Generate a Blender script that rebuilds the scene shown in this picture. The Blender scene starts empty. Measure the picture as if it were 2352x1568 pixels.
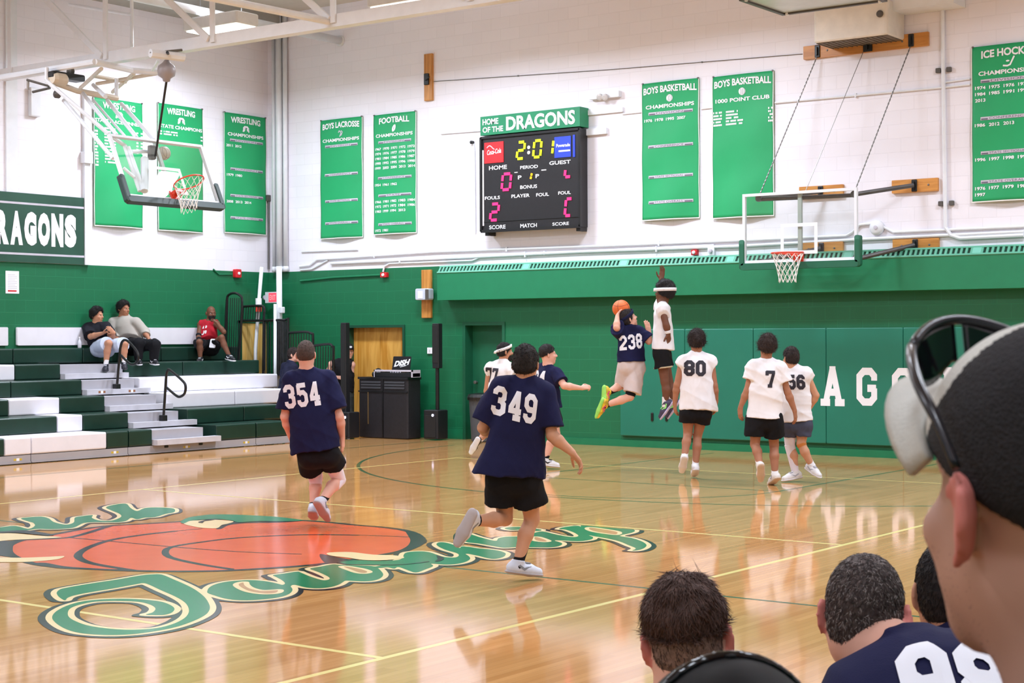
import bpy, bmesh, math, random
import numpy as np
from mathutils import Vector, Matrix
from mathutils.bvhtree import BVHTree
from mathutils.geometry import tessellate_polygon
random.seed(4); np.random.seed(4)
SC = bpy.context.scene
COL = SC.collection
# ------------------------------------------------------------------ camera
CAM = np.array([10.4816, -9.8616, 1.7997]); YAW, PITCH, ROLL, FPX = 0.6367, -0.0030, -0.0039, 3718.07
IW, IH = 2352, 1568
def cam_axes():
    cy, sy, cp, sp = math.cos(YAW), math.sin(YAW), math.cos(PITCH), math.sin(PITCH)
    f = np.array([-sy*cp, cy*cp, sp]); r = np.array([cy, sy, 0.0]); u = np.cross(r, f)
    return math.cos(ROLL)*r + math.sin(ROLL)*u, -math.sin(ROLL)*r + math.cos(ROLL)*u, f
CR, CU, CF = cam_axes()
cd = bpy.data.cameras.new('camera'); co = bpy.data.objects.new('camera', cd); COL.objects.link(co)
co.matrix_world = Matrix(((CR[0], CU[0], -CF[0], CAM[0]), (CR[1], CU[1], -CF[1], CAM[1]), (CR[2], CU[2], -CF[2], CAM[2]), (0, 0, 0, 1)))
cd.sensor_fit = 'HORIZONTAL'; cd.sensor_width = 36.0; cd.lens = FPX/IW*36.0
cd.clip_start = 0.05; cd.clip_end = 200
cd.dof.use_dof = True; cd.dof.focus_distance = 18.0; cd.dof.aperture_fstop = 20
SC.camera = co
# ------------------------------------------------------------------ light and exposure
SC.view_settings.view_transform = 'Standard'; SC.view_settings.look = 'None'
SC.view_settings.exposure = -0.08; SC.view_settings.gamma = 1.0; SC.view_settings.use_curve_mapping = False
W = bpy.data.worlds.new('world'); SC.world = W; W.use_nodes = True
W.node_tree.nodes['Background'].inputs[0].default_value = (0.9, 0.92, 1.0, 1); W.node_tree.nodes['Background'].inputs[1].default_value = 0.25
LAMP_W = 200.0          # watts of each gym lamp
LAMP_COL = (0.90, 0.985, 1.14)
LAMPS = [(-9.7, 9.2), (-5.9, 9.6), (-1.9, 9.3), (5.2, 9.3), (10.5, 9.3),
         (-9.7, 2.6), (-5.0, 2.6), (0.0, 2.6), (5.0, 2.6), (10.5, 2.6),
         (-9.7, -4.5), (-5.0, -4.5), (0.0, -4.5), (5.0, -4.5), (10.5, -4.5),
         (-7.5, -11.0), (-1.5, -11.0), (4.0, -11.0), (10.5, -11.0)]
LAMP_Z = 7.0
# ------------------------------------------------------------------ projection helpers (photo pixel -> point on a plane of the hall)
YW, XL, ZG = 12.503, -11.9, 3.056        # end wall, left wall, top of the green paint
def ray(x, y): return CF + CR*(x-IW/2)/FPX + CU*(IH/2-y)/FPX
def hit(x, y, ax, val):
    d = ray(x, y); return CAM + d*((val-CAM[ax])/d[ax])
def onF(x, y, z=0.0): return hit(x, y, 2, z)
def onE(x, y, d=0.0): return hit(x, y, 1, YW-d)
def onL(x, y, d=0.0): return hit(x, y, 0, XL+d)
def nrm(v):
    v = np.asarray(v, float); return v/(np.linalg.norm(v)+1e-12)
V3 = lambda *a: np.array(a, float)
XA, YA, ZA = V3(1,0,0), V3(0,1,0), V3(0,0,1)
# ------------------------------------------------------------------ materials
def lin(c):
    c = c/255.0
    return c/12.92 if c <= 0.04045 else ((c+0.055)/1.055)**2.4
MATS = {}
def mat(name, rgb, rough=0.5, metal=0.0, var=0.06, scale=6.0, bump=0.0, emit=0.0, spec=0.5, coat=0.0, bscale=None):
    if name in MATS: return MATS[name]
    m = bpy.data.materials.new(name); m.use_nodes = True; nt = m.node_tree; b = nt.nodes['Principled BSDF']
    c = [lin(v) for v in rgb]
    b.inputs['Roughness'].default_value = rough; b.inputs['Metallic'].default_value = metal
    b.inputs['Specular IOR Level'].default_value = spec; b.inputs['Coat Weight'].default_value = coat
    tc = nt.nodes.new('ShaderNodeTexCoord'); nz = nt.nodes.new('ShaderNodeTexNoise'); nz.inputs['Scale'].default_value = scale; nz.inputs['Detail'].default_value = 4
    nt.links.new(tc.outputs['Object'], nz.inputs['Vector'])
    rp = nt.nodes.new('ShaderNodeValToRGB'); e = rp.color_ramp.elements
    e[0].position = 0.3; e[1].position = 0.7
    e[0].color = (*[max(0, v*(1-var)) for v in c], 1); e[1].color = (*[min(1, v*(1+var)) for v in c], 1)
    nt.links.new(nz.outputs['Fac'], rp.inputs['Fac']); nt.links.new(rp.outputs['Color'], b.inputs['Base Color'])
    if bump:
        n2 = nt.nodes.new('ShaderNodeTexNoise'); n2.inputs['Scale'].default_value = bscale or scale*4; n2.inputs['Detail'].default_value = 3
        nt.links.new(tc.outputs['Object'], n2.inputs['Vector'])
        bp = nt.nodes.new('ShaderNodeBump'); bp.inputs['Strength'].default_value = bump; bp.inputs['Distance'].default_value = 0.02
        nt.links.new(n2.outputs['Fac'], bp.inputs['Height']); nt.links.new(bp.outputs['Normal'], b.inputs['Normal'])
    if emit:
        b.inputs['Emission Color'].default_value = (*c, 1); b.inputs['Emission Strength'].default_value = emit
    MATS[name] = m; return m
def block_wall(name, rgb, axes, rough=0.45, mort=0.93, var=0.015):
    m = bpy.data.materials.new(name); m.use_nodes = True; nt = m.node_tree; b = nt.nodes['Principled BSDF']
    c = [lin(v) for v in rgb]
    tc = nt.nodes.new('ShaderNodeTexCoord'); sp = nt.nodes.new('ShaderNodeSeparateXYZ'); cb = nt.nodes.new('ShaderNodeCombineXYZ')
    nt.links.new(tc.outputs['Object'], sp.inputs[0])
    nt.links.new(sp.outputs[axes[0]], cb.inputs[0]); nt.links.new(sp.outputs[axes[1]], cb.inputs[1])
    br = nt.nodes.new('ShaderNodeTexBrick'); nt.links.new(cb.outputs[0], br.inputs['Vector'])
    br.inputs['Scale'].default_value = 1.0; br.inputs['Brick Width'].default_value = 0.405; br.inputs['Row Height'].default_value = 0.203
    br.inputs['Mortar Size'].default_value = 0.005; br.inputs['Mortar Smooth'].default_value = 0.3
    br.inputs['Color1'].default_value = (*[v*(1-var) for v in c], 1); br.inputs['Color2'].default_value = (*[min(1, v*(1+var)) for v in c], 1)
    br.inputs['Mortar'].default_value = (*[v*mort for v in c], 1)
    nt.links.new(br.outputs['Color'], b.inputs['Base Color'])
    nz = nt.nodes.new('ShaderNodeTexNoise'); nz.inputs['Scale'].default_value = 60; nt.links.new(tc.outputs['Object'], nz.inputs['Vector'])
    ad = nt.nodes.new('ShaderNodeMath'); ad.operation = 'MULTIPLY_ADD'; ad.inputs[1].default_value = 0.12
    iv = nt.nodes.new('ShaderNodeMath'); iv.operation = 'SUBTRACT'; iv.inputs[0].default_value = 1.0; nt.links.new(br.outputs['Fac'], iv.inputs[1])
    nt.links.new(nz.outputs['Fac'], ad.inputs[0]); nt.links.new(iv.outputs[0], ad.inputs[2])
    bp = nt.nodes.new('ShaderNodeBump'); bp.inputs['Strength'].default_value = 0.3; bp.inputs['Distance'].default_value = 0.004
    nt.links.new(ad.outputs[0], bp.inputs['Height']); nt.links.new(bp.outputs['Normal'], b.inputs['Normal'])
    b.inputs['Roughness'].default_value = rough
    return m
def wood(name, c1, c2, axes=(0, 2, 1), stretch=(14, 1.0, 14), rough=0.35, scale=1.0):
    m = bpy.data.materials.new(name); m.use_nodes = True; nt = m.node_tree; b = nt.nodes['Principled BSDF']
    tc = nt.nodes.new('ShaderNodeTexCoord'); mp = nt.nodes.new('ShaderNodeMapping'); mp.inputs['Scale'].default_value = stretch
    nt.links.new(tc.outputs['Object'], mp.inputs[0])
    nz = nt.nodes.new('ShaderNodeTexNoise'); nz.inputs['Scale'].default_value = scale; nz.inputs['Detail'].default_value = 6; nz.inputs['Distortion'].default_value = 1.2
    nt.links.new(mp.outputs[0], nz.inputs['Vector'])
    rp = nt.nodes.new('ShaderNodeValToRGB'); e = rp.color_ramp.elements; e[0].position = 0.35; e[1].position = 0.65
    e[0].color = (*[lin(v) for v in c1], 1); e[1].color = (*[lin(v) for v in c2], 1)
    nt.links.new(nz.outputs['Fac'], rp.inputs[0]); nt.links.new(rp.outputs[0], b.inputs['Base Color'])
    b.inputs['Roughness'].default_value = rough
    return m
def floor_wood():
    m = bpy.data.materials.new('maple_floor'); m.use_nodes = True; nt = m.node_tree; b = nt.nodes['Principled BSDF']; L = nt.links.new
    tc = nt.nodes.new('ShaderNodeTexCoord'); sp = nt.nodes.new('ShaderNodeSeparateXYZ'); L(tc.outputs['Object'], sp.inputs[0])
    cb = nt.nodes.new('ShaderNodeCombineXYZ'); L(sp.outputs[1], cb.inputs[0]); L(sp.outputs[0], cb.inputs[1])
    br = nt.nodes.new('ShaderNodeTexBrick'); L(cb.outputs[0], br.inputs['Vector'])
    br.inputs['Scale'].default_value = 1; br.inputs['Brick Width'].default_value = 1.6; br.inputs['Row Height'].default_value = 0.057
    br.inputs['Mortar Size'].default_value = 0.0012; br.offset = 0.37; br.offset_frequency = 3
    br.inputs['Color1'].default_value = (*[lin(v) for v in (212, 162, 105)], 1); br.inputs['Color2'].default_value = (*[lin(v) for v in (195, 144, 89)], 1)
    br.inputs['Mortar'].default_value = (*[lin(v) for v in (178, 134, 90)], 1)
    mp = nt.nodes.new('ShaderNodeMapping'); mp.inputs['Scale'].default_value = (9, 0.5, 1); L(tc.outputs['Object'], mp.inputs[0])
    nz = nt.nodes.new('ShaderNodeTexNoise'); nz.inputs['Scale'].default_value = 1.5; nz.inputs['Detail'].default_value = 6; L(mp.outputs[0], nz.inputs['Vector'])
    rp = nt.nodes.new('ShaderNodeValToRGB'); e = rp.color_ramp.elements; e[0].position = 0.3; e[1].position = 0.7
    e[0].color = (0.92, 0.89, 0.85, 1); e[1].color = (1.03, 1.02, 1.0, 1); L(nz.outputs['Fac'], rp.inputs[0])
    mx = nt.nodes.new('ShaderNodeMix'); mx.data_type = 'RGBA'; mx.blend_type = 'MULTIPLY'; mx.inputs[0].default_value = 1
    L(br.outputs['Color'], mx.inputs[6]); L(rp.outputs[0], mx.inputs[7]); L(mx.outputs[2], b.inputs['Base Color'])
    b.inputs['Roughness'].default_value = 0.075; b.inputs['IOR'].default_value = 1.5
    wv = nt.nodes.new('ShaderNodeTexNoise'); wv.inputs['Scale'].default_value = 1.0; wv.inputs['Detail'].default_value = 2
    mp2 = nt.nodes.new('ShaderNodeMapping'); mp2.inputs['Scale'].default_value = (16, 3.0, 1); L(tc.outputs['Object'], mp2.inputs[0]); L(mp2.outputs[0], wv.inputs['Vector'])
    bp = nt.nodes.new('ShaderNodeBump'); bp.inputs['Strength'].default_value = 0.035; bp.inputs['Distance'].default_value = 0.004
    L(wv.outputs['Fac'], bp.inputs['Height']); L(bp.outputs['Normal'], b.inputs['Normal'])
    MATS['maple_floor'] = m; return m
def glass(name, tint=(0.965, 0.985, 0.975), refl=0.5):
    m = bpy.data.materials.new(name); m.use_nodes = True; nt = m.node_tree; nt.nodes.remove(nt.nodes['Principled BSDF'])
    o = nt.nodes['Material Output']; t = nt.nodes.new('ShaderNodeBsdfTransparent'); t.inputs[0].default_value = (*tint, 1)
    g = nt.nodes.new('ShaderNodeBsdfGlossy'); g.inputs['Roughness'].default_value = 0.03
    fr = nt.nodes.new('ShaderNodeLayerWeight'); fr.inputs[0].default_value = 0.5
    pw = nt.nodes.new('ShaderNodeMath'); pw.operation = 'POWER'; pw.inputs[1].default_value = 4.0; nt.links.new(fr.outputs['Facing'], pw.inputs[0])
    ml = nt.nodes.new('ShaderNodeMath'); ml.operation = 'MULTIPLY_ADD'; ml.inputs[1].default_value = refl; ml.inputs[2].default_value = 0.05; nt.links.new(pw.outputs[0], ml.inputs[0])
    mx = nt.nodes.new('ShaderNodeMixShader'); nt.links.new(ml.outputs[0], mx.inputs[0]); nt.links.new(t.outputs[0], mx.inputs[1]); nt.links.new(g.outputs[0], mx.inputs[2])
    nt.links.new(mx.outputs[0], o.inputs['Surface']); return m
# ------------------------------------------------------------------ mesh building
class MB:
    def __init__(s): s.v = []; s.f = []; s.mi = []
    def add(s, vs, fs, mi=0):
        o = len(s.v); s.v.extend([tuple(map(float, p)) for p in vs]); s.f.extend([tuple(i+o for i in f) for f in fs]); s.mi.extend([mi]*len(fs))
        return s
    def box(s, lo, hi, mi=0):
        x0, y0, z0 = lo; x1, y1, z1 = hi
        return s.add([(x0,y0,z0),(x1,y0,z0),(x1,y1,z0),(x0,y1,z0),(x0,y0,z1),(x1,y0,z1),(x1,y1,z1),(x0,y1,z1)],
              [(0,3,2,1),(4,5,6,7),(0,1,5,4),(1,2,6,5),(2,3,7,6),(3,0,4,7)], mi)
    def obox(s, c, ax, half, mi=0):
        c = np.asarray(c, float); a = [np.asarray(q, float)*h for q, h in zip(ax, half)]
        P = [c+i*a[0]+j*a[1]+k*a[2] for k in (-1,1) for j in (-1,1) for i in (-1,1)]
        return s.add(P, [(0,2,3,1),(4,5,7,6),(0,1,5,4),(1,3,7,5),(3,2,6,7),(2,0,4,6)], mi)
    def rbox(s, c, ax, half, r=0.02, seg=3, mi=0):
        # box with rounded edges in the plane of ax[0], ax[1], extruded along ax[2] with a small chamfer
        c = np.asarray(c, float); ax = [np.asarray(a, float) for a in ax]; pts = []
        for sx, sy, a0 in ((1,1,0),(-1,1,90),(-1,-1,180),(1,-1,270)):
            for i in range(seg+1):
                a = math.radians(a0+90*i/seg); pts.append((sx*(half[0]-r)+r*math.cos(a), sy*(half[1]-r)+r*math.sin(a)))
        ch = min(r*0.4, half[2]*0.4); n = len(pts); V = []
        for z, k in ((-half[2], 1-ch/half[0]), (-half[2]+ch, 1), (half[2]-ch, 1), (half[2], 1-ch/half[0])):
            V += [c+ax[0]*x*k+ax[1]*y*k+ax[2]*z for x, y in pts]
        F = [tuple(range(n))[::-1], tuple(range(3*n, 4*n))]
        for l in range(3): F += [(l*n+i, l*n+(i+1) % n, (l+1)*n+(i+1) % n, (l+1)*n+i) for i in range(n)]
        return s.add(V, F, mi)
    def tube(s, pts, r, seg=8, mi=0, closed=False, cap=True):
        P = [np.asarray(p, float) for p in pts]; n = len(P); rr = r if hasattr(r, '__len__') else [r]*n
        V = []; prev = None
        for i in range(n):
            a = P[(i-1) % n] if (closed or i > 0) else P[i]; b = P[(i+1) % n] if (closed or i < n-1) else P[i]
            t = nrm(b-a)
            if prev is None:
                up = ZA if abs(t[2]) < 0.9 else XA
            else: up = prev
            x = nrm(np.cross(up, t)); y = np.cross(t, x); prev = y
            V += [P[i]+rr[i]*(math.cos(2*math.pi*k/seg)*x+math.sin(2*math.pi*k/seg)*y) for k in range(seg)]
        F = []
        for i in range(n if closed else n-1):
            j = (i+1) % n
            F += [(i*seg+k, i*seg+(k+1) % seg, j*seg+(k+1) % seg, j*seg+k) for k in range(seg)]
        if cap and not closed: F += [tuple(range(seg))[::-1], tuple(range((n-1)*seg, n*seg))]
        return s.add(V, F, mi)
    def lathe(s, c, prof, axis=ZA, seg=24, mi=0):
        axis = nrm(axis); x = nrm(np.cross(axis, XA if abs(axis[0]) < 0.9 else YA)); y = np.cross(axis, x); c = np.asarray(c, float); V = []
        for r, h in prof: V += [c+axis*h+r*(math.cos(2*math.pi*k/seg)*x+math.sin(2*math.pi*k/seg)*y) for k in range(seg)]
        n = len(prof)
        F = [(i*seg+k, i*seg+(k+1) % seg, (i+1)*seg+(k+1) % seg, (i+1)*seg+k) for i in range(n-1) for k in range(seg)]
        F += [tuple(range(seg))[::-1], tuple(range((n-1)*seg, n*seg))]
        return s.add(V, F, mi)
    def poly(s, pts, mi=0, holes=()):
        L = [[Vector(p) for p in pts]]+[[Vector(p) for p in h] for h in holes]
        T = tessellate_polygon(L); allp = [p for l in L for p in l]
        return s.add(allp, [tuple(t) for t in T], mi)
    def prism(s, pts, off, mi=0):
        n = len(pts); P = [np.asarray(p, float) for p in pts]; o = np.asarray(off, float)
        s.poly(P, mi); s.poly([p+o for p in P], mi)
        return s.add(P+[p+o for p in P], [(i, (i+1) % n, n+(i+1) % n, n+i) for i in range(n)], mi)
    def build(s, name, m, parent=None, smooth=False, origin=None):
        me = bpy.data.meshes.new(name)
        V = np.array(s.v, float).reshape(-1, 3)
        o = np.asarray(origin, float) if origin is not None else np.zeros(3)
        me.from_pydata((V-o).tolist(), [], s.f)
        for q in (m if isinstance(m, (list, tuple)) else [m]): me.materials.append(q)
        me.polygons.foreach_set('material_index', s.mi)
        if smooth: me.polygons.foreach_set('use_smooth', [True]*len(me.polygons))
        bm = bmesh.new(); bm.from_mesh(me); bmesh.ops.recalc_face_normals(bm, faces=bm.faces); bm.to_mesh(me); bm.free()
        me.update()
        ob = bpy.data.objects.new(name, me); COL.objects.link(ob); ob.location = o
        if parent is not None: put(ob, parent)
        return ob
def put(ob, parent):
    ob.parent = parent; ob.matrix_parent_inverse = Matrix.Identity(4)
    ob.location = Vector(ob.location) - WLOC(parent)
def WLOC(o):
    v = Vector(o.location)
    while o.parent is not None: o = o.parent; v = v + Vector(o.location)
    return v
def tag(o, label, cat, group=None, kind=None):
    if label: o['label'] = label
    if cat: o['category'] = cat
    if group: o['group'] = group
    if kind: o['kind'] = kind
    return o
def empty(name, loc, label, cat, group=None):
    o = bpy.data.objects.new(name, None); COL.objects.link(o); o.location = [float(v) for v in loc]; o.empty_display_size = 0.1
    return tag(o, label, cat, group)
def struct(o): o['kind'] = 'structure'; return o
# ------------------------------------------------------------------ lettering
class Fr:
    """a drawing plane: o + u*x + v*y + n*z"""
    def __init__(s, o, u, v, n): s.o, s.u, s.v, s.n = [np.asarray(q, float) for q in (o, u, v, n)]
    def __call__(s, x, y, z=0.0): return s.o+s.u*x+s.v*y+s.n*z
def text_polys(txt, bold=0.0):
    cu = bpy.data.curves.new('t', 'FONT'); cu.body = txt; cu.size = 1.0; cu.offset = bold; cu.resolution_u = 3
    ob = bpy.data.objects.new('t', cu); COL.objects.link(ob)
    dg = bpy.context.evaluated_depsgraph_get(); dg.update(); me = bpy.data.meshes.new_from_object(ob.evaluated_get(dg))
    V = np.array([v.co[:2] for v in me.vertices]).reshape(-1, 2); F = [tuple(p.vertices) for p in me.polygons]
    bpy.data.objects.remove(ob); bpy.data.curves.remove(cu); bpy.data.meshes.remove(me)
    return V, F
def text(mb, fr, txt, x, y, w, h, z=0.004, bold=0.02, mi=0, mapf=None):
    """fit the text into the box x..x+w, y..y+h of plane fr"""
    V, F = text_polys(txt, bold)
    if not len(V): return
    lo, hi = V.min(0), V.max(0); V = (V-lo)/np.maximum(hi-lo, 1e-6)
    P = []
    for a, b in V:
        px, py = x+a*w, y+b*h
        pz = z
        if mapf: px, py, pz = mapf(px, py, z)
        P.append(fr(px, py, pz))
    mb.add(P, F, mi)
def octo(x0, y0, x1, y1, c): return [(x0+c,y0),(x1-c,y0),(x1,y0+c),(x1,y1-c),(x1-c,y1),(x0+c,y1),(x0,y1-c),(x0,y0+c),(x0+c,y0)]
GL = {  # stroke glyphs on a .62 x 1 cell (block college lettering)
 '0': [octo(.1,.1,.52,.9,.13)],
 '1': [[(.31,.0),(.31,.97)],[(.12,.78),(.33,.93)],[(.12,.07),(.5,.07)]],
 '2': [[(.1,.66),(.1,.77),(.22,.9),(.4,.9),(.52,.77),(.52,.62),(.12,.16)],[(.04,.1),(.58,.1)]],
 '3': [[(.1,.7),(.1,.8),(.2,.9),(.4,.9),(.52,.8),(.52,.62),(.42,.52),(.26,.52)],[(.4,.52),(.52,.42),(.52,.2),(.4,.1),(.2,.1),(.1,.2),(.1,.3)]],
 '4': [[(.42,.02),(.42,.98)],[(.4,.92),(.1,.36)],[(.02,.3),(.6,.3)],[(.24,.07),(.6,.07)]],
 '5': [[(.08,.9),(.56,.9)],[(.14,.93),(.13,.52)],[(.13,.52),(.22,.6),(.4,.6),(.52,.48),(.52,.22),(.4,.1),(.2,.1),(.1,.2),(.1,.3)]],
 '6': [[(.52,.7),(.52,.79),(.41,.9),(.22,.9),(.1,.77),(.1,.22),(.22,.1),(.4,.1),(.52,.22),(.52,.42),(.4,.54),(.12,.54)]],
 '7': [[(.03,.9),(.58,.9)],[(.5,.9),(.28,.0)],[(.08,.96),(.08,.7)],[(.14,.06),(.42,.06)]],
 '8': [octo(.1,.1,.52,.52,.12), octo(.1,.5,.52,.9,.12)],
 '9': [[(.1,.3),(.1,.21),(.21,.1),(.4,.1),(.52,.23),(.52,.78),(.4,.9),(.22,.9),(.1,.78),(.1,.58),(.22,.46),(.5,.46)]],
 'A': [[(.17,.05),(.4,.97)],[(.63,.05),(.4,.97)],[(.26,.34),(.54,.34)],[(.3,.93),(.5,.93)],[(.0,.07),(.32,.07)],[(.48,.07),(.8,.07)]],
 'G': [[(.62,.66),(.62,.78),(.5,.9),(.28,.9),(.14,.77),(.14,.23),(.28,.1),(.5,.1),(.62,.22),(.62,.46)],[(.4,.46),(.68,.46)]],
 'O': [octo(.14,.1,.64,.9,.14)],
 'D': [[(.03,.9),(.48,.9),(.62,.76),(.62,.24),(.48,.1),(.03,.1)],[(.2,.1),(.2,.9)]],
 'R': [[(.2,.03),(.2,.97)],[(.03,.9),(.48,.9),(.61,.8),(.61,.62),(.48,.5),(.2,.5)],[(.44,.5),(.62,.07)],[(.03,.07),(.37,.07)],[(.5,.07),(.76,.07)]],
 'N': [[(.16,.03),(.16,.97)],[(.16,.95),(.62,.05)],[(.62,.03),(.62,.97)],[(.02,.93),(.22,.93)],[(.5,.93),(.76,.93)],[(.02,.07),(.32,.07)]],
 'S': [[(.62,.68),(.62,.78),(.5,.9),(.28,.9),(.15,.78),(.15,.64),(.28,.53),(.5,.47),(.62,.37),(.62,.22),(.5,.1),(.28,.1),(.15,.22),(.15,.32)]],
}
def stroke_quads(pts, t, step=0.05, nw=3):
    """ribbon of width t along a 2-D polyline with mitred corners -> list of vertices/faces"""
    P = [np.array(p, float) for p in pts]; closed = np.allclose(P[0], P[-1])
    if closed: P = P[:-1]
    n = len(P); L, R = [], []
    for i in range(n):
        a = P[(i-1) % n] if (closed or i > 0) else None; b = P[(i+1) % n] if (closed or i < n-1) else None
        d1 = nrm(P[i]-a) if a is not None else None; d2 = nrm(b-P[i]) if b is not None else None
        if d1 is None: d1 = d2
        if d2 is None: d2 = d1
        m = nrm(d1+d2); k = 1/max(0.45, float(m@d1)); o = np.array([-m[1], m[0]])*t/2*k
        L.append(P[i]+o); R.append(P[i]-o)
    V, F = [], []
    for i in range(n if closed else n-1):
        j = (i+1) % n; ns = max(1, int(np.linalg.norm(P[j]-P[i])/step)); o = len(V)
        for s in range(ns+1):
            q = s/ns
            for w in range(nw+1):
                e = w/nw; V.append((L[i]*(1-q)+L[j]*q)*(1-e)+(R[i]*(1-q)+R[j]*q)*e)
        for s in range(ns):
            for w in range(nw):
                a = o+s*(nw+1)+w; F.append((a, a+1, a+nw+2, a+nw+1))
    return V, F
GZ = []
def glyphs(txt, gap=0.12, t=0.2):
    V, F = [], []; x = 0.0; GZ.clear(); si = 0
    for ch in txt:
        for st in GL[ch]:
            v, f = stroke_quads(st, t); o = len(V); V += [(p[0]+x, p[1]) for p in v]; GZ.extend([0.0004*(len(GZ) % 7)]*0+[0.0003*si]*len(v)); F += [tuple(i+o for i in q) for q in f]; si += 1
        x += (0.62 if ch.isdigit() else 0.8)+gap
    return np.array(V), F, x-gap
# ================================================================== THE HALL
M_WHITE = mat('white_paint', (236, 236, 240), 0.5, var=0.02)
M_GREEN = mat('green_paint', (24, 118, 78), 0.4, var=0.05)
M_METW = mat('white_steel', (230, 234, 240), 0.4, var=0.03)
M_BLACK = mat('black_plastic', (22, 22, 24), 0.35, var=0.1)
M_BLKM = mat('black_metal', (26, 28, 30), 0.4, var=0.1)
M_STEEL = mat('grey_steel', (120, 118, 116), 0.4, 0.6, var=0.1)
M_WT = mat('white_print', (240, 240, 244), 0.6, var=0.01)
M_BOARD = wood('pine_board', (186, 122, 52), (214, 150, 74), stretch=(1.2, 14, 14), rough=0.4)
M_BOARDV = wood('pine_post', (180, 118, 50), (214, 152, 78), stretch=(14, 14, 1.2), rough=0.4)
M_DOORW = wood('oak_door', (190, 128, 40), (226, 172, 84), stretch=(5, 5, 0.55), rough=0.4, scale=1.4)
M_BLU = block_wall('white_blocks_end', (238, 236, 244), (0, 2)); M_BLG = block_wall('green_blocks_end', (18, 106, 68), (0, 2), mort=1.25)
M_LLU = block_wall('white_blocks_left', (238, 236, 244), (1, 2)); M_LLG = block_wall('green_blocks_left', (18, 106, 68), (1, 2), mort=1.25)
M_CEIL = mat('ceiling_paint', (214, 206, 196), 0.7, var=0.03)
XR, YN, ZC = 13.6, -13.2, 8.0
floor_wood()
fl = struct(MB().box((XL-0.3, YN-0.3, -0.2), (XR+0.3, YW+0.6, 0.0)).build('floor', MATS['maple_floor']))
struct(MB().box((XL-0.3, YN-0.3, ZC), (XR+0.3, YW+0.6, ZC+0.2)).build('ceiling', M_CEIL))
# end wall with two door recesses (dark opening with the oak doors, and the green door)
d1 = [float(v) for v in (onE(797, 900)[0], onE(931, 900)[0], onE(860, 746)[2])]
d2 = [float(v) for v in (onE(1064, 900)[0], onE(1161, 900)[0], onE(1110, 739)[2])]
we = MB(); y0, y1 = YW, YW+0.3
def wall_piece(xa, xb, za, zb, mi): we.box((xa, y0, za), (xb, y1, zb), mi)
wall_piece(XL-0.3, XR+0.3, ZG, ZC, 0)
wall_piece(XL-0.3, d1[0], 0, ZG, 1); wall_piece(d1[0], d1[1], d1[2], ZG, 1)
wall_piece(d1[1], d2[0], 0, ZG, 1); wall_piece(d2[0], d2[1], d2[2], ZG, 1); wall_piece(d2[1], XR+0.3, 0, ZG, 1)
wall_end = struct(we.build('wall_end', [M_BLU, M_BLG]))
struct(MB().box((XL-0.3, YN, 0), (XL, YW, ZG), 1).box((XL-0.3, YN, ZG), (XL, YW, ZC), 0).build('wall_left', [M_LLU, M_LLG]))
struct(MB().box((XR, YN, 0), (XR+0.3, YW, ZG), 1).box((XR, YN, ZG), (XR+0.3, YW, ZC), 0).build('wall_right', [M_LLU, M_LLG]))
struct(MB().box((XL-0.3, YN-0.3, 0), (XR+0.3, YN, ZG), 1).box((XL-0.3, YN-0.3, ZG), (XR+0.3, YN, ZC), 0).build('wall_near', [M_BLU, M_BLG]))
# oak double door in the dark doorway
dm = (d1[0]+d1[1])/2
dr = struct(MB().box((d1[0]+0.05, YW+0.14, 0.0), (dm-0.003, YW+0.19, d1[2]-0.05)).box((dm+0.003, YW+0.14, 0), (d1[1]-0.05, YW+0.19, d1[2]-0.05)).build('door_1', M_DOORW))
M_FRG = mat('dark_green_frame', (20, 74, 52), 0.4)
f = MB()
f.box((d1[0], YW-0.02, 0), (d1[0]+0.05, YW+0.29, d1[2]-.05)); f.box((d1[1]-0.05, YW-0.02, 0), (d1[1], YW+0.29, d1[2]-.05)); f.box((d1[0], YW-0.02, d1[2]-0.05), (d1[1], YW+0.29, d1[2]))
f.build('door_frame', M_FRG, dr)
MB().tube([(dm-0.08, YW+0.14, 1.05), (dm-0.08, YW+0.09, 1.05), (dm-0.19, YW+0.09, 1.05)], 0.012).build('door_handle', M_STEEL, dr)
# green recessed door
dr = struct(MB().box((d2[0]+0.05, YW+0.2, 0.0), (d2[1]-0.05, YW+0.25, d2[2]-0.05)).build('door_2', mat('green_door', (22, 98, 68), 0.45)))
f = MB()
f.box((d2[0], YW-0.015, 0), (d2[0]+0.06, YW+0.29, d2[2]-.06)); f.box((d2[1]-0.06, YW-0.015, 0), (d2[1], YW+0.29, d2[2]-.06)); f.box((d2[0], YW-0.015, d2[2]-0.06), (d2[1], YW+0.29, d2[2]))
f.build('door_frame', mat('green_frame', (24, 92, 64), 0.4), dr)
MB().lathe((d2[0]+0.16, YW+0.2, 1.0), [(0.012, 0), (0.012, -0.04), (0.03, -0.045), (0.03, -0.08), (0.012, -0.085)], YA).build('door_knob', M_STEEL, dr)
# oak door on the left wall, seen through the guard rail
a, b = onL(550, 742), onL(586, 830)
yd0, yd1, zd = float(a[1]), float(b[1])+0.25, float(a[2])
dr = struct(MB().box((XL, yd0, 0), (XL+0.05, yd1, zd)).build('door_3', wood('pale_oak_door', (214, 160, 72), (246, 206, 130), stretch=(6, 9, 0.6), rough=0.4, scale=1.6)))
MB().box((XL, yd0-0.05, 0), (XL+0.07, yd0, zd+0.05)).box((XL, yd1, 0), (XL+0.07, yd1+0.05, zd+0.05)).box((XL, yd0-0.05, zd), (XL+0.07, yd1+0.05, zd+0.05)).build('door_frame', M_FRG, dr)
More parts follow.
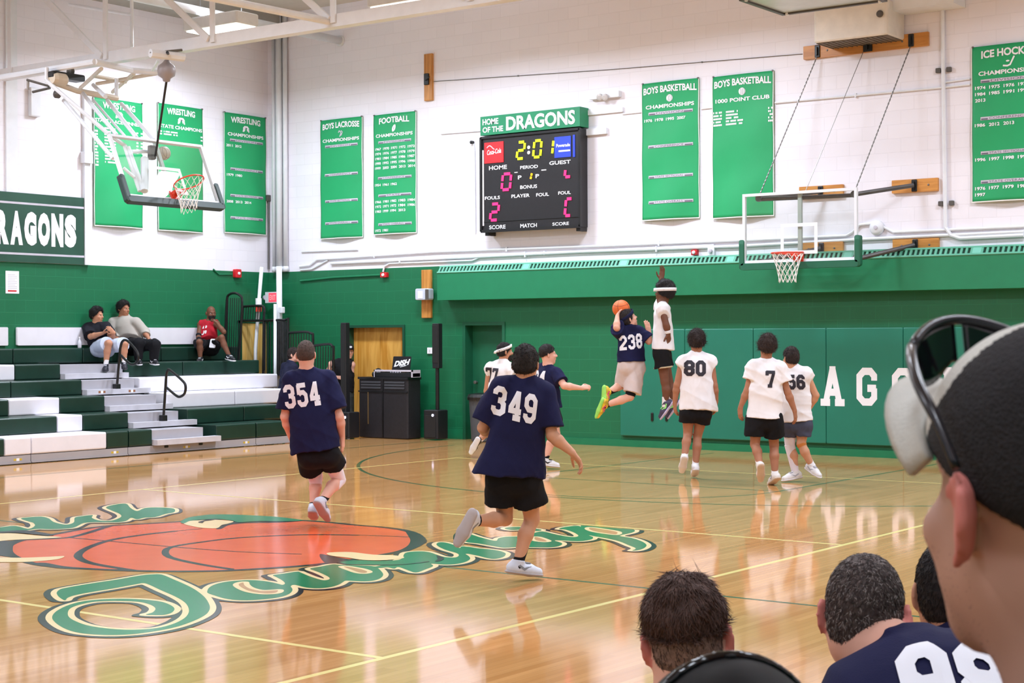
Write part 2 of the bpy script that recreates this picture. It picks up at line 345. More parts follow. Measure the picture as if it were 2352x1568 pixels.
# green base step along the end wall, left-wall base
zb = 0.17
bb = MB(); bb.box((XL, YW-0.02, 0), (d1[0], YW, zb)); bb.box((d1[1], YW-0.02, 0), (d2[0], YW, zb)); bb.box((d2[1], YW-0.04, 0), (XR, YW, 0.11))
struct(bb.build('baseboard_end', M_GREEN))
struct(MB().box((XL, YN, 0), (XL+0.02, YW-0.03, 0.1)).build('baseboard_left', M_GREEN))
# pilaster of the left wall that carries the truss, and the white pipe chase in the corner
struct(MB().box((XL, 6.5, ZG), (XL+0.03, 6.72, ZC)).build('trim_1', M_METW))
pl = onL(200, 500)
struct(MB().box((XL, float(pl[1])-0.1, ZG), (XL+0.07, float(pl[1])+0.02, 6.0)).build('trim_2', M_METW))
# ceiling beam along the top of the left wall
struct(MB().box((XL, -6, ZC-0.34), (XL+0.45, YW, ZC)).box((XL, -6, ZC-0.38), (XL+0.6, YW, ZC-0.34)).build('trim_3', mat('grey_beam', (168, 168, 162), 0.6)))
# ------------------------------------------------------------------ wall pads with the block letters
M_PAD = mat('teal_vinyl', (28, 118, 96), 0.42, var=0.05, scale=2)
za, zt = float(onE(1430, 1000, 0.06)[2]), float(onE(1770, 754, 0.06)[2])
xp = float(onE(1425, 990, 0.06)[0]); pw = 1.22
pad_first = None
xa = float(onE(1912, 880, 0.07)[0]); xg = float(onE(1992, 880, 0.07)[0]); sp = xg-xa
hz0, hz1 = float(onE(1912, 930, 0.07)[2]), float(onE(1912, 843, 0.07)[2]); hl = hz1-hz0
letters = {i: ch for i, ch in enumerate('DRAGONS')}
for i in range(9):
    x0 = xp+i*pw; x1 = x0+pw-0.006
    if x0 > XR: break
    xt = max(x0, float(onE(1545, 800, 0.06)[0])) if i == 0 else x0
    o = MB().rbox(((x0+x1)/2, YW-0.033, (za+zt)/2), (XA, ZA, YA), ((x1-x0)/2, (zt-za)/2, 0.033), r=0.02).build('wall_pad', M_PAD, origin=((x0+x1)/2, YW, za))
    tag(o, ['leftmost teal wall pad, behind the two leaping players', 'second teal wall pad from the left, behind the player in 80', 'third teal wall pad from the left, between the players in 80 and 7',
            'fourth teal wall pad from the left, with the white A', 'fifth teal wall pad from the left, with the white G and O', 'teal wall pad just behind the grey cap brim', 'teal wall pad hidden behind the capped head',
            'teal wall pad past the right frame edge', 'last teal wall pad towards the right wall'][i], 'wall pad', 'teal wall pads under the hoop')
    for k, ch in letters.items():
        xc = xa+(k-2)*sp
        if x0 <= xc < x0+pw:
            V, F, wd = glyphs(ch, t=0.19); w = wd*hl*0.86
            MB().add([(xc-w/2+v[0]*hl*0.86, YW-0.0675-gz, hz0+v[1]*hl) for v, gz in zip(V, GZ)], F).build('letter', M_WT, o)
    if i == 0:
        for px, py, h in ((1498, 957, 0.07), (1531, 960, 0.05)):
            c = onE(px, py, 0.07); MB().rbox(c, (XA, ZA, YA), (0.022, h, 0.012), r=0.015).build('handle', M_BLACK, o)
# ------------------------------------------------------------------ convector cabinet along the end wall
M_CONV = mat('green_cabinet', (28, 124, 84), 0.4, var=0.04); M_SLAT = mat('pale_green_grille', (96, 172, 146), 0.4)
d = 0.3; zc0 = float(onE(1540, 678, d)[2]); zc1 = float(onE(1003, 628, d)[2]); zc2 = float(onE(1000, 613)[2])+0.01; xc0 = float(onE(1004, 650, d)[0])
cv = empty('convector_cabinet', (xc0, YW, zc0), 'long green convector cabinet along the end wall, under the scoreboard', 'heater')
zt2 = float(onE(1000, 612, d-.09)[2])
b = MB(); b.prism([(xc0, YW-.004, zc0), (xc0, YW-d, zc0), (xc0, YW-d, zc1), (xc0, YW-d+0.03, zc1+0.004), (xc0, YW-d+.115, zt2-.004), (xc0, YW-.004, zt2-.004)], (XR-xc0-0.05, 0, 0)); b.build('cabinet', M_CONV, cv)
b = MB(); sl = MB(); dv = MB(); L = XR-xc0-0.05; n = int(L/0.075); zt2 = float(onE(1000, 612, d-.09)[2]); fr = Fr((xc0, YW-d, zc1), XA, nrm((0, .09, zt2-zc1)), nrm((0, -(zt2-zc1), .09))); gl = math.hypot(.09, zt2-zc1)
for i in range(n+1):
    x = 0.03+i*0.075
    if i % 26 == 25: MB().obox(fr(x, gl/2-.008, 0.004), (fr.u, fr.v, fr.n), (0.06, gl/2-.012, 0.012)).build('grille_divider', mat('paler_grille_divider', (120, 196, 176), 0.4), cv)
    else: sl.obox(fr(x, gl/2, 0.004), (fr.u, fr.v, fr.n), (0.017, gl/2-0.02, 0.01))
sl.obox(fr(L/2, 0.014, 0.006), (fr.u, fr.v, fr.n), (L/2, 0.014, 0.012)); sl.obox(fr(L/2, gl-0.014, 0.006), (fr.u, fr.v, fr.n), (L/2, 0.014, 0.012))
sl.build('grille', M_SLAT, cv)
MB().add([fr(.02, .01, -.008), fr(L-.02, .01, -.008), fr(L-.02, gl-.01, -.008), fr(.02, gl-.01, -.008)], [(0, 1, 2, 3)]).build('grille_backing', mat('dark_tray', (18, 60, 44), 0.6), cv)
# ------------------------------------------------------------------ painted lines and the centre logo
M_YEL = mat('yellow_line_paint', (236, 218, 140), 0.16, var=0.02); M_GLN = mat('green_line_paint', (52, 96, 66), 0.16, var=0.02)
M_LGR = mat('logo_green', (34, 128, 84), 0.16, var=0.05, scale=3); M_LCR = mat('logo_cream', (244, 220, 168), 0.16, var=0.02)
M_LOR = mat('logo_orange', (226, 96, 54), 0.16, var=0.06, scale=3); M_LBK = mat('logo_black', (36, 34, 40), 0.16, var=0.05)
def paint(name, m, fn):
    b = MB(); fn(b); return b.build(name, m, fl)
def line(b, x0, y0, x1, y1, w=0.05, z=0.0005):
    d = nrm((x1-x0, y1-y0)); o = np.array([-d[1], d[0]])*w/2; b.add([(x0+o[0], y0+o[1], z), (x1+o[0], y1+o[1], z), (x1-o[0], y1-o[1], z), (x0-o[0], y0-o[1], z)], [(0, 1, 2, 3)])
def arc(b, cx, cy, r, a0, a1, w=0.05, z=0.0003, n=72):
    V = []
    for i in range(n+1):
        a = math.radians(a0+(a1-a0)*i/n); V += [(cx+(r-w/2)*math.cos(a), cy+(r-w/2)*math.sin(a), z), (cx+(r+w/2)*math.cos(a), cy+(r+w/2)*math.sin(a), z)]
    b.add(V, [(2*i, 2*i+1, 2*i+3, 2*i+2) for i in range(n)])
def f1(b):
    line(b, 4.5, -9, 4.5, 9); line(b, -4.5, -9, -4.5, 9)
    for y in (-9, -3, 3, 9): line(b, -4.5, y, 4.5, y, z=0.0007)
paint('volleyball_line', M_YEL, f1)
def f2(b):
    line(b, -7.62, 0, 7.62, 0, 0.04); line(b, 7.3, -12, 7.3, 12, 0.04); line(b, -7.3, -12, -7.3, 12)
    line(b, -1.83, 7.0, 1.83, 7.0, 0.04); line(b, -1.83, 7.0, -1.83, 12.0, 0.04); line(b, 1.83, 7.0, 1.83, 12.0, 0.04); arc(b, 0, 7.0, 1.83, 180, 360, 0.04)
    arc(b, -0.1, 11.2, 6.2, 180, 360, 0.05)
paint('basketball_line', M_GLN, f2)
def pxs(pts, sx=1.0, ox=0.0, oy=0.0): return [(ox+x/sx, oy+y/sx) for x, y in pts]
def smooth(pts, closed=True, n=4):
    P = [np.array(p, float) for p in pts]; N = len(P); out = []
    for i in range(N if closed else N-1):
        g = (lambda k: P[k % N]) if closed else (lambda k: P[min(max(k, 0), N-1)])
        p0, p1, p2, p3 = g(i-1), g(i), g(i+1), g(i+2)
        for s in range(n):
            t = s/n; out.append(0.5*((2*p1)+(-p0+p2)*t+(2*p0-5*p1+4*p2-p3)*t*t+(-p0+3*p1-3*p2+p3)*t**3))
    if not closed: out.append(P[-1])
    return out
def fp(pts, z=0.0, closed=True, n=3): return [onF(x, y, 0.0)*V3(1, 1, 0)+V3(0, 0, z) for x, y in smooth(pts, closed, n)]
def ribbon(b, pts, w, z, closed=True):
    q = [p[:2] for p in pts]
    if closed: q = q+[q[0]]
    V, F = stroke_quads(q, w, step=9, nw=1); b.add([(v[0], v[1], z) for v in V], F)
C2 = lambda p: pxs(p, 5.345, 80, 1300); C4 = lambda p: pxs(p, 5.345, 460, 1260); C5 = lambda p: pxs(p, 6.189, 760, 1200); C6 = lambda p: pxs(p, 5.6, 1100, 1180); C1 = lambda p: pxs(p, 5.88, 0, 1140); C3 = lambda p: pxs(p, 5.345, 380, 1160)
T_ = C2([(370,425),(300,385),(268,335),(300,295),(380,270),(700,215),(1000,170),(1300,118),(1450,105),(1560,108),(1700,165),(1850,230),(1980,300),(2080,380),(2130,450),(2150,520),(2110,590),(2000,655),(1850,715),(1700,760),(1500,800),(1250,835),(1000,850),(750,845),(550,825),(400,785),(280,720),(215,650),(230,590),(300,535),(420,480),(600,435),(850,410),(1150,405),(1400,420),(1570,445),(1680,490),(1715,535),(1670,580),(1560,605),(1360,600),(1440,575),(1480,535),(1460,500),(1380,465),(1250,440),(1000,432),(750,440),(560,475),(440,520),(405,575),(420,630),(500,680),(640,730),(850,765),(1100,785),(1350,780),(1550,755),(1720,705),(1840,640),(1890,570),(1880,500),(1830,440),(1720,375),(1550,300),(1400,230),(1330,212),(1250,225),(950,280),(650,330),(480,365),(400,395)])
OW = C4([(85,530),(110,480),(200,435),(350,405),(550,390),(700,392),(850,410),(960,435),(1010,447),(1040,430),(1010,395),(930,350),(895,328),(1040,307),(1190,285),(1240,300),(1350,345),(1480,385),(1545,390),(1590,372),(1560,340),(1450,290),(1345,248),(1480,222),(1620,195),(1720,200),(1900,208),(2100,215),(2180,242),(2230,290),(2245,330),(2200,372),(2110,398),(2000,405),(1900,400),(1790,395),(1755,412),(1700,445),(1600,475),(1450,490),(1300,480),(1160,447),(1110,465),(1130,495),(1120,535),(1050,578),(900,612),(650,635),(450,635),(300,615),(180,580),(100,552)])
OWH = [C4([(450,450),(480,425),(545,415),(560,450),(620,490),(750,520),(900,515),(970,512),(960,540),(880,556),(750,555),(600,530),(500,490)]), C4([(1740,225),(1800,222),(1900,238),(2000,258),(2070,288),(2020,306),(1930,296),(1840,265)])]
RS = C5([(590,640),(700,650),(810,640),(900,660),(960,635),(1090,680),(1210,715),(1340,672),(1455,622),(1420,590),(1500,592),(1650,602),(1800,590),(1920,560),(1980,520),(1960,480),(1915,447),(2050,460),(2190,490),(2352,500),(2352,420),(2200,400),(1900,382),(1850,400),(1830,370),(1770,330),(1640,290),(1540,284),(1500,312),(1540,350),(1640,395),(1780,435),(1820,465),(1780,497),(1660,498),(1560,480),(1380,420),(1180,415),(1050,440),(1000,520),(760,600)])
HP = C6([(-185,247),(0,300),(210,350),(250,318),(350,297),(500,293),(600,285),(740,240),(830,230),(1000,270),(1150,296),(1240,300),(1280,282),(1220,242),(1110,205),(1030,198),(1090,175),(1270,155),(1310,175),(1322,145),(1450,130),(1650,135),(1850,165),(1980,200),(2005,225),(1950,250),(1810,285),(1950,310),(2080,350),(2155,400),(2130,440),(2050,470),(1970,475),(2020,447),(1930,408),(1800,355),(1650,320),(1500,293),(1400,275),(1465,300),(1450,330),(1350,350),(1250,355),(1100,347),(970,345),(1060,375),(1065,400),(1000,425),(880,435),(690,432),(480,430),(330,440),(200,420),(0,385),(-185,356)])
HPH = [C6([(1400,190),(1440,178),(1600,200),(1750,225),(1800,245),(1770,270),(1650,258),(1500,235),(1420,210)]), C6([(700,305),(770,305),(890,350),(840,362),(720,345)])]
SW = C6([(-230,425),(-120,430),(0,448),(150,460),(270,480),(335,505),(345,525),(310,560),(200,583),(100,570),(0,545),(-120,520),(-230,495)])
DT = C6([(330,190),(400,172),(560,172),(800,205),(740,225),(560,205),(420,212)])
WK = C1([(1430,150),(1540,115),(1700,100),(1760,155),(1850,200),(1950,160),(2100,150),(2250,155),(2352,170),(2352,215),(2230,240),(2100,280),(1950,290),(1850,312),(1770,290),(1700,335),(1560,352),(1300,350),(1130,362),(1040,405),(950,432),(700,445),(520,440),(400,455),(200,475),(0,490),(-300,500),(-300,430),(0,420),(200,400),(380,440),(470,400),(450,360),(400,345),(280,300),(420,282),(560,275),(660,300),(720,345),(850,380),(930,380),(1000,350),(1010,290),(1100,270),(1250,255),(1240,290),(1330,325),(1480,330),(1580,308),(1640,270),(1600,230),(1500,190)])
SHAPES = [(T_, []), (OW, OWH), (RS, []), (HP, HPH), (SW, []), (DT, []), (WK, [])]
BALL = [(19,1259),(22,1271),(45,1284),(85,1296),(150,1303),(250,1308.5),(370,1312),(500,1311),(600,1306),(700,1299),(770,1291),(860,1277),(930,1264),(966,1248),(970,1240),(955,1226),(920,1216),(870,1210),(820,1206),(760,1200),(698,1195.5),(600,1192),(500,1193),(414,1198),(330,1203),(255,1207),(190,1215),(119,1228),(60,1238),(25,1250)]
class Area:
    """union of painted shapes on the floor as one signed field, cut out along its zero line"""
    def __init__(s, lo, hi, h=0.011):
        s.h = h; s.lo = np.array(lo, float); s.n = np.ceil((np.array(hi)-s.lo)/h).astype(int)+1; s.D = np.full(s.n, 9.0, np.float32)
    def seg(s, P, pad):
        a = np.maximum(0, np.floor((P.min(0)-pad-s.lo)/s.h).astype(int)); b = np.minimum(s.n, np.ceil((P.max(0)+pad-s.lo)/s.h).astype(int)+1)
        if np.any(b <= a): return None
        return (slice(a[0], b[0]), slice(a[1], b[1])), (s.lo[0]+s.h*np.arange(a[0], b[0]))[:, None], (s.lo[1]+s.h*np.arange(a[1], b[1]))[None, :]
    @staticmethod
    def dist(P, Q, X, Y):
        D = None
        for p, q in zip(P, Q):
            d = q-p; t = np.clip(((X-p[0])*d[0]+(Y-p[1])*d[1])/(d@d+1e-12), 0, 1); e = (X-p[0]-d[0]*t)**2+(Y-p[1]-d[1]*t)**2
            D = e if D is None else np.minimum(D, e)
        return np.sqrt(D)
    def poly(s, pts, grow=0.0, holes=(), shift=(0, 0)):
        R = [np.array([q[:2] for q in r])+np.array(shift) for r in [pts]+list(holes)]; g = s.seg(R[0], abs(grow)+0.05)
        if g is None: return s
        S, X, Y = g; ins = np.zeros(s.D[S].shape, bool); D = None
        for P in R:
            Q = np.roll(P, -1, 0); d = s.dist(P, Q, X, Y); D = d if D is None else np.minimum(D, d)
            for p, q in zip(P, Q):
                if p[1] != q[1]: ins ^= ((p[1] > Y) != (q[1] > Y)) & (X < (q[0]-p[0])*(Y-p[1])/(q[1]-p[1])+p[0])
        s.D[S] = np.minimum(s.D[S], np.where(ins, -D, D)-grow); return s
    def line(s, pts, w, closed=False):
        P = np.array([q[:2] for q in pts]); Q = np.roll(P, -1, 0)
        if not closed: P, Q = P[:-1], Q[:-1]
        g = s.seg(np.array([q[:2] for q in pts]), w+0.05)
        if g is None: return s
        S, X, Y = g; s.D[S] = np.minimum(s.D[S], s.dist(P, Q, X, Y)-w/2); return s
    def build(s, name, m, z):
        z = z*0.6; D = s.D; I = D < 0; C = I[:-1, :-1].astype(int)+I[1:, :-1]+I[1:, 1:]+I[:-1, 1:]; b = MB(); h = s.h
        pt = lambda i, j: s.lo+h*np.array([i, j])
        full = C == 4
        for j in range(full.shape[1]):
            col = np.flatnonzero(full[:, j])
            if not len(col): continue
            for run in np.split(col, np.flatnonzero(np.diff(col) > 1)+1):
                a, c = pt(run[0], j), pt(run[-1]+1, j+1); b.add([(a[0], a[1], z), (c[0], a[1], z), (c[0], c[1], z), (a[0], c[1], z)], [(0, 1, 2, 3)])
        for i, j in np.argwhere((C > 0) & (C < 4)):
            cs = [(i, j), (i+1, j), (i+1, j+1), (i, j+1)]; P = []
            for a in range(4):
                u, v = cs[a], cs[(a+1) % 4]
                if I[u]: P.append(pt(*u))
                if I[u] != I[v]: t = D[u]/(D[u]-D[v]); P.append(pt(*u)*(1-t)+pt(*v)*t)
            if len(P) >= 3: b.add([(q[0], q[1], z) for q in P], [tuple(range(len(P)))])
        return b.build(name, m, fl)
AL, AH = (-4.6, -4.6), (3.9, 2.9)
Area(AL, AH).poly(fp(BALL)).build('logo_ball', M_LOR, 0.0020)
SEAMS = [([(400,1220),(330,1228),(255,1240),(204,1257),(180,1273),(187,1285),(221,1296),(306,1310)], .07), ([(820,1229),(698,1228),(548,1235),(455,1246),(399,1255),(380,1265),(391,1280),(455,1295),(530,1307)], .06),
         ([(934,1233),(850,1229.5),(760,1228),(690,1228)], .03), ([(163,1235),(255,1243),(400,1256),(548,1267),(690,1272.5)], .03), ([(400,1220),(430,1217),(462,1214)], .03), ([(255,1207),(235,1213),(204,1223),(163,1233.5),(119,1237),(42,1240)], .07)]
A = Area(AL, AH); A.line(fp(BALL), 0.075, True)
for s_, w_ in SEAMS: A.line(fp(s_, 0, False), w_)
for q in (C5([(1060,115),(1180,155),(1270,210),(1310,265),(1260,330),(1130,395),(950,445),(840,432),(980,390),(1090,330),(1130,255),(1100,190)]), C3([(620,290),(700,240),(830,200),(1100,190),(1400,185),(1720,190),(1400,215),(1000,222),(780,245),(690,290)]),
          C1([(-200,620),(0,600),(130,600),(230,590),(160,640),(115,700),(120,770),(240,800),(180,820),(0,800),(-200,760)]), C5([(-160,450),(0,475),(280,525),(500,545),(250,580),(60,600),(-100,560)]), C5([(1040,490),(1180,460),(1200,490),(1050,520)]), C1([(410,905),(520,895),(640,900),(850,940),(1100,965),(1100,980),(850,975),(600,945)])): A.poly(fp(q))
A.build('logo_ball_seam', M_LBK, 0.0030)
A = Area(AL, AH)
for s_, hs_ in SHAPES: A.poly(fp(s_), 0.062, shift=(0.035, -0.012)); A.poly(fp(s_), 0.05, shift=(-0.02, -0.035))
A.build('logo_shadow', M_LBK, 0.0040)
A = Area(AL, AH)
for s_, hs_ in SHAPES: A.poly(fp(s_), 0.042)
for q in (C3([(225,230),(300,195),(420,188),(600,180),(835,200),(760,230),(690,245),(630,285),(450,280),(330,260)]), C1([(-200,500),(0,500),(200,500),(500,530),(840,552),(500,575),(200,588),(0,605),(-200,640)]), C1([(-200,850),(0,828),(300,830),(700,815),(870,808),(780,850),(500,878),(300,888),(0,890),(-200,890)])): A.poly(fp(q))
A.build('logo_cream_outline', M_LCR, 0.0050)
A = Area(AL, AH)
for s_, hs_ in SHAPES: A.poly(fp(s_))
A.poly(fp(C3([(185,210),(220,180),(300,150),(450,128),(600,115),(900,120),(1300,140),(1500,160),(1690,190),(1400,200),(1150,198),(900,213),(830,195),(700,178),(600,172),(420,182),(300,195),(225,228)]))); A.poly(fp(C5([(100,570),(350,540),(700,550),(1000,530),(1200,470),(1400,470),(1520,500),(1450,550),(1200,580),(900,605),(500,600),(200,595)])))
A.build('logo_green_lettering', M_LGR, 0.0060)
A = Area(AL, AH)
for s_, hs_ in SHAPES:
    for q in hs_: A.poly(fp(q), 0.03)
A.poly(fp(C5([(-60,440),(60,425),(300,425),(600,460),(900,470),(1045,497),(950,525),(700,540),(450,535),(250,505),(0,475)]))); A.build('logo_cream_detail', M_LCR, 0.0070)
A = Area(AL, AH)
for s_, hs_ in SHAPES:
    for q in hs_: A.poly(fp(q), -0.012)
A.build('logo_counter', mat('logo_wood_tone', (196, 150, 104), 0.16, var=0.05), 0.0080)
A = Area(AL, AH)
for q in (C1([(-200,500),(0,480),(300,460),(500,480),(720,520),(660,535),(400,510),(100,492),(-200,520)]), C3([(400,212),(500,185),(640,172),(560,190),(480,200),(455,222)]), C5([(1500,470),(1580,490),(1610,520),(1560,550),(1480,560),(1520,520)])): A.poly(fp(q))
A.line(fp(C5([(100,570),(220,600),(500,605),(900,608),(1200,585),(1380,560)]), 0, False), .03); A.build('logo_swash_edge', M_LBK, 0.0090)
# ================================================================== CEILING STEEL AND LAMPS
YT = 6.3; zt0 = 5.99
tr = empty('roof_truss', (XL+0.1, YT, zt0), 'white steel roof truss crossing the hall above the folded hoop', 'roof truss')
x0t, x1t = XL+0.06, XR-0.05
MB().box((x0t, YT, zt0+.0142), (x1t, YT+0.012, zt0+0.17)).box((x0t, YT, zt0), (x1t, YT+0.16, zt0+0.014)).build('bottom_chord', M_METW, tr)
MB().box((x0t, YT, ZC-0.3), (x1t, YT+0.014, ZC-0.12)).box((x0t, YT, ZC-0.14), (x1t, YT+0.18, ZC-0.12)).build('top_chord', M_METW, tr)
M_DGRY = mat('warm_grey_steel', (150, 142, 134), 0.5)  # warm grey steel of one hoop stay
vx = [float(hit(px, py, 1, YT)[0]) for px, py in ((244, 120), (497, 70), (767, 30))]
st = (vx[2]-vx[0])/2
xs = [vx[0]+st*k for k in range(-1, 12)]
for i, x in enumerate(xs):
    if x > x1t or x < x0t: continue
    MB().box((x-0.045, YT-0.03, zt0+0.05), (x+0.045, YT-0.018, ZC-0.15)).box((x+0.033, YT-0.0178, zt0+0.05), (x+0.045, YT-0.001, ZC-0.15)).build('vertical', M_METW, tr)
    if x-st > x0t:
        a, b = V3(x-0.06, YT-0.04, zt0+0.1), V3(x-st+0.1, YT-0.04, ZC-0.2); dd = nrm(b-a)
        MB().obox((a+b)/2, (dd, YA, np.cross(dd, YA)), (np.linalg.norm(b-a)/2, 0.02, 0.045)).build('diagonal', M_METW, tr)
# lateral brace pipes running along the hall, and the roof pipe that dies into the end wall
a = hit(760, 50, 1, YT+0.05); b = hit(512, 0, 0, a[0]-0.02)
MB().tube([a, a+(b-a)*1.8], 0.05, 10).build('lateral_brace', M_METW, tr)
a = hit(303, 108, 1, YT+0.9); MB().tube([a, a*V3(1,1,0)+V3(0,0,ZC-0.05)], 0.028).build('hanger', M_METW, tr)
a2 = hit(158, 10, 1, YT+0.5); b2 = hit(303, 34, 1, YT+0.9); MB().tube([a2, b2], 0.025).build('lateral_brace', M_METW, tr)
a = onE(783, 94); pz = float(a[2])
p = MB().tube([(a[0], YW, pz), (a[0], YW-9, pz)], 0.075, 12).lathe((a[0], YW, pz), [(0.1, -0.04), (0.1, 0), (0.02, 0)], YA)
tag(p.build('roof_pipe', M_METW, smooth=True), 'thick white pipe running under the ceiling into the end wall', 'pipe')
# lamps
M_LENS = mat('lamp_lens', (255, 250, 240), 0.3, var=0.0, emit=3.0); M_HOUS = mat('lamp_housing', (214, 212, 208), 0.5)
def lamp(x, y, z=LAMP_Z, lab=''):
    t = empty('ceiling_lamp', (x, y, z), lab, 'ceiling lamp', 'high bay lamps under the ceiling')
    MB().rbox((x, y, z+0.11), (XA, YA, ZA), (0.66, 0.26, 0.1), r=0.05).build('housing', M_HOUS, t)
    MB().box((x-0.6, y-0.22, z-0.012), (x+0.6, y+0.22, z+0.008)).build('lens', M_LENS, t)
    for s in (-0.5, 0.5): MB().tube([(x+s, y, z+0.2), (x+s, y, ZC)], 0.008, 6).build('hanger_rod', M_STEEL, t)
    l = bpy.data.lights.new('bulb', 'AREA'); l.shape = 'RECTANGLE'; l.size = 1.2; l.size_y = 0.44; l.energy = LAMP_W; l.color = LAMP_COL; l.spread = math.radians(166)
    o = bpy.data.objects.new('bulb', l); COL.objects.link(o); o.location = (x, y, z-0.03); l.energy = LAMP_W*(1.2 if y > 8 else 1.05 if y > 0 else 0.62); put(o, t)
    l2 = bpy.data.lights.new('fill_uplight', 'AREA'); l2.shape = 'RECTANGLE'; l2.size = 1.2; l2.size_y = 0.44; l2.energy = l.energy*0.13; l2.color = LAMP_COL  # added fill above the opaque housing, brightens ceiling, truss and upper walls
    o2 = bpy.data.objects.new('fill_uplight', l2); COL.objects.link(o2); o2.location = (x, y, z+0.24); o2.rotation_euler = (math.pi, 0, 0); put(o2, t)
LN = ['glowing ceiling lamp seen behind the truss, leftmost in the corner', 'glowing ceiling lamp cut by the top edge right of the truss']
for i, (x, y) in enumerate(LAMPS): lamp(x, y, lab=LN[i] if i < 2 else 'ceiling lamp above the frame, row %s from the end wall, place %s across' % ('first second third fourth fifth'.split()[int((9.7-y)//6.0)], 'one two three four five'.split()[i % 5]))
# big caged fixture at the top edge of the picture
A, B, C = hit(1708, 3, 2, 6.2), hit(1793, 35, 2, 6.2), hit(2043, 6, 2, 6.2)
w = float(C[0]-B[0]); dd = float(A[1]-B[1]); cx, cy = float((B[0]+C[0])/2), float((A[1]+B[1])/2)
t = empty('caged_lamp', (cx, cy, 6.2), 'wide caged lamp with grey frame hanging at the top edge of the photo', 'ceiling lamp')
M_FRM = mat('dark_lamp_frame', (92, 88, 84), 0.5, 0.3)
MB().box((cx-w/2+0.05, cy-dd/2+0.05, 6.25), (cx+w/2-0.05, cy+dd/2-0.05, 6.45)).build('housing', M_HOUS, t)
f = MB(); e = 0.055
f.box((cx-w/2, cy-dd/2, 6.2), (cx+w/2, cy-dd/2+e, 6.28)); f.box((cx-w/2, cy+dd/2-e, 6.2), (cx+w/2, cy+dd/2, 6.28)); f.box((cx-w/2, cy-dd/2, 6.2), (cx-w/2+e, cy+dd/2, 6.28)); f.box((cx+w/2-e, cy-dd/2, 6.2), (cx+w/2, cy+dd/2, 6.28))
f.build('frame', M_FRM, t)
MB().box((cx-w/2+e, cy-dd/2+e, 6.225), (cx+w/2-e, cy+dd/2-e, 6.235)).build('diffuser', mat('grey_diffuser', (196, 208, 214), 0.3), t)
for sx in (-1, 1):
    for sy in (-1, 1): MB().lathe((cx+sx*(w/2-0.09), cy+sy*(dd/2-0.02), 6.19), [(0.022, 0.0), (0.03, 0.02), (0.022, 0.05)]).build('latch', M_METW, t)
    MB().tube([(cx+sx*w*0.35, cy, 6.44), (cx+sx*w*0.35, cy, ZC)], 0.012, 6).build('hanger_rod', M_STEEL, t)
# white heater box on the end wall
dh = 0.62; hx0, hx1 = float(onE(1868, 60, dh)[0]), float(onE(2040, 60, dh)[0]); hz = float(onE(1925, 92, dh)[2])
t = empty('unit_heater', ((hx0+hx1)/2, YW, hz), 'white heater box with dark grille high above the right hoop', 'heater')
MB().rbox(((hx0+hx1)/2, YW-dh/2-.004, hz+0.25), (XA, YA, ZA), ((hx1-hx0)/2, dh/2, 0.25), r=0.05).build('casing', mat('ivory_casing', (228, 222, 212), 0.5), t)
g = MB().box((hx0+0.03, YW-dh+0.04, hz-0.01), (hx1-0.03, YW-0.03, hz+0.004))
for i in range(14): g.box((hx0+0.05+i*(hx1-hx0-0.1)/14, YW-dh+0.05, hz-0.018), (hx0+0.06+i*(hx1-hx0-0.1)/14, YW-0.04, hz-0.008))
g.build('grille', mat('rusty_grille', (104, 92, 76), 0.6, var=0.3, scale=20), t)
c = V3(hx1-0.12, YW-dh-0.005, hz+0.3); MB().lathe(c, [(0.05, 0.01), (0.05, -0.02), (0.03, -0.03)], YA).build('dial', M_FRM, t)
MB().box((hx0-0.14, YW-0.3, hz+0.24), (hx0, YW-0.004, hz+0.36)).build('side_bracket', M_METW, t)
MB().box((hx1+0.0, YW-0.45, hz+0.36), (hx1+0.9, YW-0.004, hz+0.66)).build('duct', M_METW, t)
